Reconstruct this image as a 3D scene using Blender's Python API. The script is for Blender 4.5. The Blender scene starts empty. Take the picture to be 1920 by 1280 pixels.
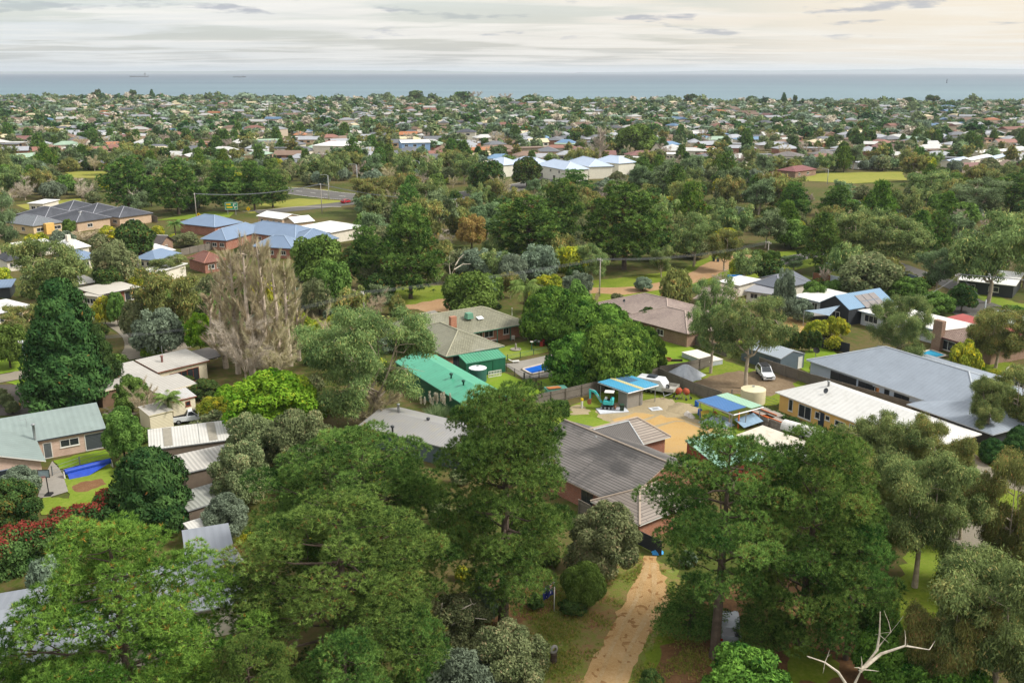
import bpy, math, random
import numpy as np
from mathutils import Vector, Matrix
from math import radians, sin, cos, tan, pi, atan2, hypot

# ------------------------------------------------------------------ camera, sky, sun, exposure
sc = bpy.context.scene
COL = sc.collection
CAM_H, FPX, PITCH = 46.0, 1800.0, math.atan((640 - 134.0) / 1800.0)
cd = bpy.data.cameras.new("camera")
cd.sensor_width = 36.0
cd.lens = 36.0 * FPX / 1920.0
cd.clip_start, cd.clip_end = 1.0, 200000.0
cam = bpy.data.objects.new("camera", cd)
COL.objects.link(cam)
cam.location = (0, 0, CAM_H)
cam.rotation_euler = (pi / 2 - PITCH, 0, 0)
sc.camera = cam

SUN_EL, SUN_AZ = 46.0, 98.0          # azimuth measured clockwise from the viewing direction (+Y)
w = bpy.data.worlds.new("World")
sc.world = w
w.use_nodes = True
nt = w.node_tree
nt.nodes.clear()

def N(t, nt_, **kw):
	n = nt_.nodes.new(t)
	for k, v in kw.items():
		if k.startswith("i_"):
			n.inputs[k[2:].replace("_", " ")].default_value = v
		else:
			setattr(n, k, v)
	return n

def L(nt_, a, b):
	nt_.links.new(a, b)

def ramp(nt_, fac, stops, interp="LINEAR"):
	r = nt_.nodes.new("ShaderNodeValToRGB")
	r.color_ramp.interpolation = interp
	e = r.color_ramp.elements
	while len(e) < len(stops):
		e.new(0.5)
	for k, (p, c) in zip(e, stops):
		k.position = p
		k.color = (*c, 1) if len(c) == 3 else c
	L(nt_, fac, r.inputs[0])
	return r.outputs[0]

def mth(nt_, op, a, b=None, c=None):
	n = nt_.nodes.new("ShaderNodeMath")
	n.operation = op
	for i, x in enumerate((a, b, c)):
		if x is None:
			continue
		if isinstance(x, (int, float)):
			n.inputs[i].default_value = x
		else:
			L(nt_, x, n.inputs[i])
	return n.outputs[0]

def mixc(nt_, fac, a, b, blend="MIX"):
	n = nt_.nodes.new("ShaderNodeMix")
	n.data_type = "RGBA"
	n.blend_type = blend
	for s, x in ((n.inputs[0], fac), (n.inputs[6], a), (n.inputs[7], b)):
		if isinstance(x, (int, float)):
			s.default_value = x
		elif isinstance(x, (tuple, list)):
			s.default_value = (*x[:3], 1)
		else:
			L(nt_, x, s)
	return n.outputs[2]

def noise(nt_, vec, scale, detail=4, rough=0.5, dist=0.0):
	n = nt_.nodes.new("ShaderNodeTexNoise")
	n.inputs["Scale"].default_value = scale
	n.inputs["Detail"].default_value = detail
	n.inputs["Roughness"].default_value = rough
	n.inputs["Distortion"].default_value = dist
	if vec is not None:
		L(nt_, vec, n.inputs["Vector"])
	return n.outputs[0]

def build_sky():
	out = N("ShaderNodeOutputWorld", nt)
	sky = N("ShaderNodeTexSky", nt, sky_type="NISHITA", sun_disc=False, sun_elevation=radians(SUN_EL),
			sun_rotation=radians(SUN_AZ), air_density=1.0, dust_density=2.0, ozone_density=1.0)
	bg = N("ShaderNodeBackground", nt)
	bg.inputs[1].default_value = 0.15
	L(nt, sky.outputs[0], bg.inputs[0])
	geo = N("ShaderNodeTexCoord", nt)
	sep = N("ShaderNodeSeparateXYZ", nt)
	L(nt, geo.outputs["Generated"], sep.inputs[0])
	x, y, z = sep.outputs
	zz = mth(nt, "MAXIMUM", z, 0.0)
	zp = mth(nt, "ADD", zz, 0.035)
	# a cloud deck seen in perspective: direction projected on a plane overhead
	cx = mth(nt, "DIVIDE", x, zp)
	cy = mth(nt, "DIVIDE", y, zp)
	comb = N("ShaderNodeCombineXYZ", nt)
	L(nt, mth(nt, "MULTIPLY", cx, 0.42), comb.inputs[0])
	L(nt, mth(nt, "MULTIPLY", cy, 0.62), comb.inputs[1])
	warp = noise(nt, comb.outputs[0], 0.35, 3, 0.5)
	comb2 = N("ShaderNodeCombineXYZ", nt)
	L(nt, mth(nt, "MULTIPLY_ADD", warp, 1.6, mth(nt, "MULTIPLY", cx, 0.30)), comb2.inputs[0])
	L(nt, mth(nt, "MULTIPLY_ADD", warp, 2.2, mth(nt, "MULTIPLY", cy, 0.62)), comb2.inputs[1])
	veil = noise(nt, comb2.outputs[0], 0.9, 7, 0.6)
	veil2 = noise(nt, comb2.outputs[0], 0.35, 4, 0.55)
	# warm towards the right, cooler towards the left, whiter low down
	side = ramp(nt, mth(nt, "MULTIPLY_ADD", x, 0.9, 0.5), [(0.0, (0.68, 0.73, 0.75)), (0.45, (0.80, 0.765, 0.70)), (1.0, (0.91, 0.77, 0.58))])
	side = mixc(nt, ramp(nt, zz, [(0.1, (0, 0, 0)), (0.45, (1, 1, 1))]), side, (0.74, 0.75, 0.76))
	low = ramp(nt, zz, [(0.0, (1.0, 1.0, 1.0)), (0.03, (0.97, 0.985, 1.0)), (0.10, (0.99, 1.0, 1.01)), (1.0, (1.0, 1.0, 1.0))])
	base = mixc(nt, 1.0, side, low, "MULTIPLY")
	# light veil texture: bright and grey bands
	base = mixc(nt, ramp(nt, veil, [(0.42, (0, 0, 0)), (0.64, (.7, .7, .7))]), base, (0.93, 0.90, 0.84))
	grey = ramp(nt, veil2, [(0.52, (0, 0, 0)), (0.72, (0.2, 0.2, 0.2))])
	base = mixc(nt, grey, base, (0.60, 0.62, 0.68))
	# small ragged grey cumulus drifting under the veil: only in a thin low band
	comb3 = N("ShaderNodeCombineXYZ", nt)
	L(nt, mth(nt, "MULTIPLY", x, 11.0), comb3.inputs[0])
	L(nt, mth(nt, "MULTIPLY", z, 62.0), comb3.inputs[1])
	L(nt, mth(nt, "MULTIPLY", y, 2.0), comb3.inputs[2])
	puff = noise(nt, comb3.outputs[0], 1.0, 6, 0.58)
	band = ramp(nt, zz, [(0.0, (0, 0, 0)), (0.024, (0, 0, 0)), (0.036, (1, 1, 1)), (0.062, (1, 1, 1)), (0.085, (0.0, 0.0, 0.0))])
	pf = mth(nt, "MULTIPLY", ramp(nt, puff, [(0.575, (0, 0, 0)), (0.64, (1, 1, 1))]), band)
	base = mixc(nt, mth(nt, "MULTIPLY", pf, 0.75), base, (0.36, 0.38, 0.45))
	# a standard overcast deck is far brighter overhead than at the horizon
	up = ramp(nt, zz, [(0.0, (0.92,) * 3), (0.11, (1.0,) * 3), (0.3, (1.3,) * 3), (1.0, (1.6,) * 3)])
	base = mixc(nt, 1.0, base, up, "MULTIPLY")
	cl = N("ShaderNodeBackground", nt)
	L(nt, base, cl.inputs[0])
	cl.inputs[1].default_value = 1.0
	# gaps of pale blue in long streaks
	gap = ramp(nt, noise(nt, comb.outputs[0], 0.8, 5, 0.55, 0.4), [(0.42, (0.45,) * 3), (0.52, (0.9,) * 3), (0.58, (1, 1, 1))])
	gapl = mth(nt, "MAXIMUM", gap, ramp(nt, x, [(0.0, (0,) * 3), (0.12, (.3,) * 3), (0.28, (0.9,) * 3), (1.0, (1,) * 3)]))
	mix = N("ShaderNodeMixShader", nt)
	L(nt, gapl, mix.inputs[0])
	L(nt, bg.outputs[0], mix.inputs[1])
	L(nt, cl.outputs[0], mix.inputs[2])
	L(nt, mix.outputs[0], out.inputs[0])

build_sky()
sl = bpy.data.lights.new("sun", "SUN")
sl.energy, sl.angle, sl.color = 4.0, radians(13), (1.0, 0.965, 0.91)
sun = bpy.data.objects.new("sun", sl)
COL.objects.link(sun)
az, el = radians(SUN_AZ), radians(SUN_EL)
sdir = Vector((sin(az) * cos(el), cos(az) * cos(el), sin(el)))
sun.rotation_euler = (-sdir).to_track_quat("-Z", "Y").to_euler()
sun.location = sdir * 300
vs = sc.view_settings
vs.view_transform, vs.look, vs.exposure, vs.gamma = "Standard", "None", 0.22, 1.0
sc.cycles.max_bounces = 6
sc.cycles.diffuse_bounces = 3
sc.cycles.glossy_bounces = 2
sc.cycles.transmission_bounces = 3
sc.cycles.volume_bounces = 0
sc.cycles.transparent_max_bounces = 8
sc.cycles.caustics_reflective = sc.cycles.caustics_refractive = False

# ------------------------------------------------------------------ pixel (1920 x 1280 photo) -> point at a height
_F = Vector((0, cos(PITCH), -sin(PITCH)))
_U = Vector((0, sin(PITCH), cos(PITCH)))

def at(px, py, z=0.0):
	d = _F + Vector((1, 0, 0)) * ((px - 960) / FPX) + _U * ((640 - py) / FPX)
	return Vector((0, 0, CAM_H)) + d * ((z - CAM_H) / d.z)

def pix(p):
	d = Vector(p) - Vector((0, 0, CAM_H))
	k = d.dot(_F)
	return 960 + FPX * d.x / k, 640 - FPX * d.dot(_U) / k

def height_at(base, py):
	"""height of the point above ground point base that shows at photo row py"""
	k = (640 - py) / FPX
	# ray in the plane x=const: y = t*(cos+ k sin), z = 46 + t*(-sin + k cos)
	t = base.y / (cos(PITCH) + k * sin(PITCH))
	return CAM_H + t * (-sin(PITCH) + k * cos(PITCH))

def depth(p):
	return (Vector(p) - Vector((0, 0, CAM_H))).dot(_F)

# ------------------------------------------------------------------ mesh helpers
class MB:
	"""collects faces, then links them as ONE mesh object"""

	def __init__(s):
		s.v, s.f, s.m = [], [], []

	def quad(s, pts, m=0):
		i = len(s.v)
		s.v += [tuple(p) for p in pts]
		s.f.append(tuple(range(i, i + len(pts))))
		s.m.append(m)

	def box(s, c, d, rz=0.0, m=0, top=1.0, ry=0.0, rx=0.0):
		"""box of size d centred at c; top scales the upper face"""
		M = Matrix.Rotation(rz, 3, "Z") @ Matrix.Rotation(ry, 3, "Y") @ Matrix.Rotation(rx, 3, "X")
		i = len(s.v)
		for z in (-.5, .5):
			k = top if z > 0 else 1
			for x, y in ((-.5, -.5), (.5, -.5), (.5, .5), (-.5, .5)):
				s.v.append(tuple(Vector(c) + M @ Vector((x * d[0] * k, y * d[1] * k, z * d[2]))))
		for f in ((3, 2, 1, 0), (4, 5, 6, 7), (0, 1, 5, 4), (1, 2, 6, 5), (2, 3, 7, 6), (3, 0, 4, 7)):
			s.f.append(tuple(i + k for k in f))
			s.m.append(m)
		return s

	def tube(s, path, rad, n=6, m=0, cap=True):
		path = [Vector(p) for p in path]
		if not isinstance(rad, (list, tuple)):
			rad = [rad] * len(path)
		i0 = len(s.v)
		for k, p in enumerate(path):
			t = (path[min(k + 1, len(path) - 1)] - path[max(k - 1, 0)])
			t = t.normalized() if t.length > 1e-9 else Vector((0, 0, 1))
			a = t.cross(Vector((0, 0, 1)) if abs(t.z) < 0.9 else Vector((1, 0, 0))).normalized()
			b = t.cross(a)
			for j in range(n):
				q = 2 * pi * j / n
				s.v.append(tuple(p + (a * cos(q) + b * sin(q)) * rad[k]))
		for k in range(len(path) - 1):
			for j in range(n):
				a0, a1 = i0 + k * n + j, i0 + k * n + (j + 1) % n
				s.f.append((a0, a0 + n, a1 + n, a1))
				s.m.append(m)
		if cap:
			s.f.append(tuple(i0 + j for j in range(n)))
			s.f.append(tuple(i0 + (len(path) - 1) * n + j for j in reversed(range(n))))
			s.m += [m, m]
		return s

	def lathe(s, prof, c=(0, 0, 0), n=20, m=0):
		i0 = len(s.v)
		for r, z in prof:
			for j in range(n):
				q = 2 * pi * j / n
				s.v.append((c[0] + r * cos(q), c[1] + r * sin(q), c[2] + z))
		for k in range(len(prof) - 1):
			for j in range(n):
				a0, a1 = i0 + k * n + j, i0 + k * n + (j + 1) % n
				s.f.append((a0, a1, a1 + n, a0 + n))
				s.m.append(m)
		return s

	def prism(s, poly, z0, z1, m=0):
		n = len(poly)
		i = len(s.v)
		s.v += [(p[0], p[1], z0) for p in poly] + [(p[0], p[1], z1) for p in poly]
		s.f.append(tuple(i + n + k for k in range(n)))
		s.f.append(tuple(i + k for k in reversed(range(n))))
		s.m += [m, m]
		for k in range(n):
			s.f.append((i + k, i + (k + 1) % n, i + n + (k + 1) % n, i + n + k))
			s.m.append(m)
		return s

	def ext(s, prof, y0, y1, m=0):
		"""profile in x,z extruded along y"""
		n = len(prof)
		i = len(s.v)
		s.v += [(p[0], y0, p[1]) for p in prof] + [(p[0], y1, p[1]) for p in prof]
		s.f.append(tuple(i + k for k in range(n)))
		s.f.append(tuple(i + n + k for k in reversed(range(n))))
		s.m += [m, m]
		for k in range(n):
			s.f.append((i + (k + 1) % n, i + k, i + n + k, i + n + (k + 1) % n))
			s.m.append(m)
		return s

	def mesh(s, name, mats, smooth=False):
		me = bpy.data.meshes.new(name)
		me.from_pydata(s.v, [], s.f)
		for m in (mats if isinstance(mats, (list, tuple)) else [mats]):
			me.materials.append(m)
		me.polygons.foreach_set("material_index", s.m)
		s.uv(me)
		if smooth:
			me.polygons.foreach_set("use_smooth", [True] * len(s.f))
		me.update()
		return me

	def uv(s, me):
		"""planar UVs in metres: u level along the face, v up its slope"""
		lay = me.uv_layers.new(name="UVMap")
		out = np.empty((len(me.loops), 2), np.float32)
		for p in me.polygons:
			n = p.normal
			if abs(n.z) > 0.995:
				t, b = Vector((1, 0, 0)), Vector((0, 1, 0))
			else:
				t = Vector((-n.y, n.x, 0)).normalized()
				b = n.cross(t)
			for li in p.loop_indices:
				c = me.vertices[me.loops[li].vertex_index].co
				out[li] = (c.dot(t), c.dot(b))
		lay.data.foreach_set("uv", out.ravel())

	def build(s, name, mats, parent=None, smooth=False, bevel=0.0):
		o = bpy.data.objects.new(name, s.mesh(name, mats, smooth))
		COL.objects.link(o)
		if parent is not None:
			o.parent = parent
		if bevel:
			b = o.modifiers.new("bevel", "BEVEL")
			b.width, b.segments, b.limit_method = bevel, 2, "ANGLE"
		return o

def tag(o, label, cat, group=None):
	o["label"], o["category"] = label, cat
	if group:
		o["group"] = group
	return o

def thing(name, label, cat, loc=(0, 0, 0), rz=0.0, group=None):
	o = bpy.data.objects.new(name, None)
	COL.objects.link(o)
	o.location, o.rotation_euler = loc, (0, 0, rz)
	return tag(o, label, cat, group)

def structure(o):
	o["kind"] = "structure"
	return o

KIDS = {}

def kids(o):
	return [c for c in KIDS.get(o.name, ())]

def dup(root, loc, rz=0.0, scale=None, label=None, group=None):
	"""copy of a thing with copies of its parts and sub-parts"""
	r = root.copy()
	COL.objects.link(r)
	r.location, r.rotation_euler = loc, (0, 0, rz)
	if scale is not None:
		r.scale = scale if isinstance(scale, (tuple, list)) else (scale,) * 3
	if label:
		r["label"] = label
	if group:
		r["group"] = group
	for ch in root.children:
		c = ch.copy()
		COL.objects.link(c)
		c.parent = r
		for g in ch.children:
			d = g.copy()
			COL.objects.link(d)
			d.parent = c
	return r

# ------------------------------------------------------------------ materials
def srgb(h):
	h = h.lstrip("#")
	c = [int(h[i:i + 2], 16) / 255 for i in (0, 2, 4)]
	return tuple(x / 12.92 if x <= 0.04045 else ((x + 0.055) / 1.055) ** 2.4 for x in c)

_mats = {}

def newmat(name):
	m = bpy.data.materials.new(name)
	m.use_nodes = True
	t = m.node_tree
	t.nodes.clear()
	out = t.nodes.new("ShaderNodeOutputMaterial")
	return m, t, out

def mat(name, col, rough=0.7, var=0.12, scale=2.0, metal=0.0, spec=0.3, bump=0.0, bscale=20.0, dirt=None):
	"""plain weathered surface: base colour broken up by two scales of noise"""
	if name in _mats:
		return _mats[name]
	c = srgb(col) if isinstance(col, str) else col
	m, t, out = newmat(name)
	b = N("ShaderNodeBsdfPrincipled", t)
	tc = N("ShaderNodeTexCoord", t).outputs["Object"]
	n1 = noise(t, tc, scale, 5, 0.6)
	lo, hi = tuple(x * (1 - var) for x in c), tuple(min(1, x * (1 + var)) for x in c)
	colr = ramp(t, n1, [(0.3, lo), (0.7, hi)])
	if dirt:
		n2 = noise(t, tc, scale * 0.35, 6, 0.65)
		colr = mixc(t, ramp(t, n2, [(0.5, (0, 0, 0)), (0.72, (dirt[1],) * 3)]), colr, srgb(dirt[0]))
	L(t, colr, b.inputs["Base Color"])
	b.inputs["Roughness"].default_value = rough
	b.inputs["Metallic"].default_value = metal
	b.inputs["Specular IOR Level"].default_value = spec
	if bump:
		bp = N("ShaderNodeBump", t)
		bp.inputs["Strength"].default_value = bump
		bp.inputs["Distance"].default_value = 0.03
		L(t, noise(t, tc, bscale, 3, 0.6), bp.inputs["Height"])
		L(t, bp.outputs[0], b.inputs["Normal"])
	L(t, b.outputs[0], out.inputs[0])
	_mats[name] = m
	return m

def ribbed(name, col, pitch=0.2, axis=0, rough=0.45, var=0.1, depth_=0.35, dirt=None, spec=0.4, coords="UV"):
	"""corrugated / boarded / tiled sheet: the ribs run along the surface's v axis (UV in metres)"""
	if name in _mats:
		return _mats[name]
	c = srgb(col) if isinstance(col, str) else col
	m, t, out = newmat(name)
	b = N("ShaderNodeBsdfPrincipled", t)
	tcn = N("ShaderNodeTexCoord", t)
	sep = N("ShaderNodeSeparateXYZ", t)
	L(t, tcn.outputs["UV"], sep.inputs[0])
	s = mth(t, "SINE", mth(t, "MULTIPLY", sep.outputs[axis], 2 * pi / pitch))
	n1 = noise(t, tcn.outputs["Object"], 0.35, 6, 0.65)
	lo, hi = tuple(x * (1 - var) for x in c), tuple(min(1, x * (1 + var)) for x in c)
	colr = ramp(t, n1, [(0.3, lo), (0.7, hi)])
	colr = mixc(t, ramp(t, s, [(0.0, (depth_ * 0.5,) * 3), (0.25, (0, 0, 0))]), colr, tuple(x * 0.45 for x in c))
	if dirt:
		n2 = noise(t, tcn.outputs["Object"], 0.8, 7, 0.7)
		colr = mixc(t, ramp(t, n2, [(0.52, (0, 0, 0)), (0.7, (dirt[1],) * 3)]), colr, srgb(dirt[0]))
	L(t, colr, b.inputs["Base Color"])
	b.inputs["Roughness"].default_value = rough
	b.inputs["Specular IOR Level"].default_value = spec
	bp = N("ShaderNodeBump", t)
	bp.inputs["Strength"].default_value = depth_
	bp.inputs["Distance"].default_value = 0.04
	L(t, s, bp.inputs["Height"])
	L(t, bp.outputs[0], b.inputs["Normal"])
	L(t, b.outputs[0], out.inputs[0])
	_mats[name] = m
	return m

def tiled(name, col, col2, course=0.34, wid=0.3, rough=0.75, stain=None, gap=0.45):
	"""roof tiles: courses across the slope (UV v = metres up the slope)"""
	if name in _mats:
		return _mats[name]
	m, t, out = newmat(name)
	b = N("ShaderNodeBsdfPrincipled", t)
	tcn = N("ShaderNodeTexCoord", t)
	br = N("ShaderNodeTexBrick", t)
	br.offset, br.squash = 0.5, 1.0
	L(t, tcn.outputs["UV"], br.inputs["Vector"])
	br.inputs["Scale"].default_value = 1.0
	br.inputs["Mortar Size"].default_value = course * 0.13
	br.inputs["Mortar Smooth"].default_value = 0.6
	br.inputs["Brick Width"].default_value = wid
	br.inputs["Row Height"].default_value = course
	c1, c2 = srgb(col), srgb(col2)
	br.inputs["Color1"].default_value = (*c1, 1)
	br.inputs["Color2"].default_value = (*c2, 1)
	br.inputs["Mortar"].default_value = (*[x * gap for x in c2], 1)
	n1 = noise(t, tcn.outputs["Object"], 0.5, 6, 0.6)
	colr = mixc(t, ramp(t, n1, [(0.35, (0, 0, 0)), (0.7, (0.45,) * 3)]), br.outputs[0], tuple(x * 0.75 for x in c2))
	if stain:
		n2 = noise(t, tcn.outputs["Object"], 0.16, 5, 0.62, 0.4)
		colr = mixc(t, ramp(t, n2, [(0.44, (0, 0, 0)), (0.60, (stain[1],) * 3)]), colr, srgb(stain[0]))
	L(t, colr, b.inputs["Base Color"])
	b.inputs["Roughness"].default_value = rough
	bp = N("ShaderNodeBump", t)
	bp.inputs["Strength"].default_value = 0.6
	bp.inputs["Distance"].default_value = 0.05
	L(t, br.outputs[1], bp.inputs["Height"])
	bp.invert = True
	L(t, bp.outputs[0], b.inputs["Normal"])
	L(t, b.outputs[0], out.inputs[0])
	_mats[name] = m
	return m

def painted(name="object_colour_paint", rough=0.6, var=0.12):
	"""colour comes from the object's own colour setting"""
	if name in _mats:
		return _mats[name]
	m, t, out = newmat(name)
	b = N("ShaderNodeBsdfPrincipled", t)
	oi = N("ShaderNodeObjectInfo", t)
	tc = N("ShaderNodeTexCoord", t).outputs["Object"]
	n1 = noise(t, tc, 0.7, 5, 0.65)
	g = ramp(t, n1, [(0.3, (1 - var,) * 3), (0.7, (1 + var,) * 3)])
	L(t, mixc(t, 1.0, oi.outputs["Color"], g, "MULTIPLY"), b.inputs["Base Color"])
	b.inputs["Roughness"].default_value = rough
	L(t, b.outputs[0], out.inputs[0])
	_mats[name] = m
	return m

def glass_mat():
	if "window_glass" in _mats:
		return _mats["window_glass"]
	m, t, out = newmat("window_glass")
	b = N("ShaderNodeBsdfPrincipled", t)
	b.inputs["Base Color"].default_value = (0.025, 0.03, 0.035, 1)
	b.inputs["Roughness"].default_value = 0.06
	b.inputs["Specular IOR Level"].default_value = 0.6
	L(t, b.outputs[0], out.inputs[0])
	_mats["window_glass"] = m
	return m

GK = 0.56      # photo-picked colours to reflectance
FK = 1.06

def ground_mat(name, stops, scale=0.25, scale2=3.0, rough=0.95, mixf=0.5, bump=0.5, spots=None):
	"""soil / grass / sand: broad patches from stops, fine grain on top, world coordinates in metres"""
	if name in _mats:
		return _mats[name]
	m, t, out = newmat(name)
	b = N("ShaderNodeBsdfPrincipled", t)
	tc = N("ShaderNodeTexCoord", t).outputs["Object"]
	n1 = noise(t, tc, scale, 7, 0.62, 0.3)
	n2 = noise(t, tc, scale2, 5, 0.65)
	f = mth(t, "MULTIPLY_ADD", n2, mixf, mth(t, "MULTIPLY", n1, 1 - mixf))
	colr = ramp(t, f, [(p, tuple(GK * q for q in srgb(c))) for p, c in stops])
	if spots:
		n3 = noise(t, tc, spots[1], 3, 0.5, 0.6)
		colr = mixc(t, ramp(t, n3, [(spots[2], (0, 0, 0)), (spots[2] + 0.035, (spots[3],) * 3)]), colr, srgb(spots[0]))
	L(t, colr, b.inputs["Base Color"])
	b.inputs["Roughness"].default_value = rough
	b.inputs["Specular IOR Level"].default_value = 0.1
	if bump:
		bp = N("ShaderNodeBump", t)
		bp.inputs["Strength"].default_value = bump
		bp.inputs["Distance"].default_value = 0.08
		L(t, noise(t, tc, scale2 * 2, 4, 0.7), bp.inputs["Height"])
		L(t, bp.outputs[0], b.inputs["Normal"])
	L(t, b.outputs[0], out.inputs[0])
	_mats[name] = m
	return m

def foliage(name, ca, cb, cc=None, ccp=0.93, trans=0.3, objvar=0.18):
	"""leaves: tint attribute picks between two greens (and a rare third), the object shifts the lot a little"""
	if name in _mats:
		return _mats[name]
	m, t, out = newmat(name)
	a = N("ShaderNodeAttribute", t, attribute_name="tint")
	A, B = (tuple(min(.6, x * FK * k) for x, k in zip(srgb(c), (.92, 1.03, 1.0))) for c in (ca, cb))
	stops = [(0.0, A), (ccp - 0.06, B)]
	if cc:
		stops += [(ccp, srgb(cc)), (1.0, srgb(cc))]
	col = ramp(t, a.outputs["Fac"], stops)
	oi = N("ShaderNodeObjectInfo", t)
	v = mth(t, "MULTIPLY_ADD", oi.outputs["Random"], objvar * 2, 1 - objvar)
	hv = N("ShaderNodeHueSaturation", t)
	L(t, mth(t, "MULTIPLY_ADD", oi.outputs["Random"], 0.035, 0.4825), hv.inputs["Hue"])
	L(t, v, hv.inputs["Value"])
	L(t, col, hv.inputs["Color"])
	d = N("ShaderNodeBsdfDiffuse", t)
	tr = N("ShaderNodeBsdfTranslucent", t)
	L(t, hv.outputs[0], d.inputs[0])
	L(t, hv.outputs[0], tr.inputs[0])
	mx = N("ShaderNodeMixShader", t)
	mx.inputs[0].default_value = trans
	L(t, d.outputs[0], mx.inputs[1])
	L(t, tr.outputs[0], mx.inputs[2])
	L(t, mx.outputs[0], out.inputs[0])
	_mats[name] = m
	return m
# ------------------------------------------------------------------ trees: limbs + many small leaf faces
def unit(a):
	return a / np.maximum(np.linalg.norm(a, axis=-1, keepdims=True), 1e-9)

def leafmesh(name, material, quads, tint):
	"""quads: (n, k, 3) separate k-sided faces"""
	n, k, _ = quads.shape
	me = bpy.data.meshes.new(name)
	me.vertices.add(n * k)
	me.vertices.foreach_set("co", np.ascontiguousarray(quads, dtype=np.float32).ravel())
	me.loops.add(n * k)
	me.loops.foreach_set("vertex_index", np.arange(n * k, dtype=np.int32))
	me.polygons.add(n)
	me.polygons.foreach_set("loop_start", np.arange(0, n * k, k, dtype=np.int32))
	at_ = me.attributes.new("tint", "FLOAT", "FACE")
	at_.data.foreach_set("value", np.clip(tint, 0, 1).astype(np.float32))
	me.materials.append(material)
	me.update(calc_edges=True)
	return me

def needles(P, A, ln, wd, k, rng, spread=0.55):
	m = len(P)
	d = unit(A[:, None, :] + spread * rng.normal(size=(m, k, 3)))
	s = unit(np.cross(d, rng.normal(size=(m, k, 3)))) * wd * 0.5
	b = np.repeat(P[:, None, :], k, 1) + d * (0.05 * ln)
	tip = b + d * (ln * rng.uniform(0.7, 1.15, (m, k, 1)))
	return np.stack([b - s, b + s, tip], 2).reshape(-1, 3, 3)

def diamonds(P, Nr, size, asp, rng, jit=0.6, axis=None, ajit=0.4):
	m = len(P)
	n = unit(Nr + jit * rng.normal(size=(m, 3)))
	if axis is None:
		t = rng.normal(size=(m, 3))
	else:
		t = axis + ajit * rng.normal(size=(m, 3))
	t = unit(t - n * (t * n).sum(1, keepdims=True))
	b = np.cross(n, t)
	s = size * rng.uniform(0.65, 1.25, (m, 1))
	return np.stack([P - t * s, P + b * s * asp, P + t * s, P - b * s * asp], 1)

def padpts(c, r, m, rng, up=0.35, shell=0.78):
	u = rng.normal(size=(m, 3))
	u[:, 2] += up
	u = unit(u)
	k = np.where(rng.random((m, 1)) < shell, rng.uniform(0.82, 1.06, (m, 1)), rng.uniform(0.3, 0.85, (m, 1)))
	r = np.asarray(r)
	return np.asarray(c) + u * r * k, unit(u / r)

def bend(a, b, sag, n=4, rng=None, wob=0.0):
	a, b = np.asarray(a, float), np.asarray(b, float)
	out = []
	for i in range(n + 1):
		t = i / n
		p = a + (b - a) * t
		p[2] += sag * 4 * t * (1 - t)
		if rng is not None and 0 < i < n:
			p += rng.normal(size=3) * wob
		out.append(tuple(p))
	return out

class Proto:
	def __init__(s, kind, trunk, crown, H, R):
		s.kind, s.trunk, s.crown, s.H, s.R = kind, trunk, crown, H, R
		if kind != "dead":       # true size of what was grown
			a = np.empty(len(crown.vertices) * 3, np.float32)
			crown.vertices.foreach_get("co", a)
			a = a.reshape(-1, 3)
			s.R, s.H = float(np.percentile(np.hypot(a[:, 0], a[:, 1]), 97)), float(np.percentile(a[:, 2], 99.7))

def bark(name, c, dark):
	return mat(name, c, 0.9, 0.35, 1.5, bump=0.8, bscale=6, dirt=(dark, 0.8), spec=0.1)

BARK = {}

def barks():
	BARK["pine"] = bark("pine_bark", "#5c5046", "#2b241f")
	BARK["gum"] = bark("gum_bark", "#a89a88", "#6b5a49")
	BARK["dark"] = bark("dark_bark", "#4d4238", "#241d18")
	BARK["dead"] = bark("bleached_wood", "#c9beac", "#8d8171")
	BARK["twig"] = bark("bare_twigs_bark", "#b3a493", "#7d7064")

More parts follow.
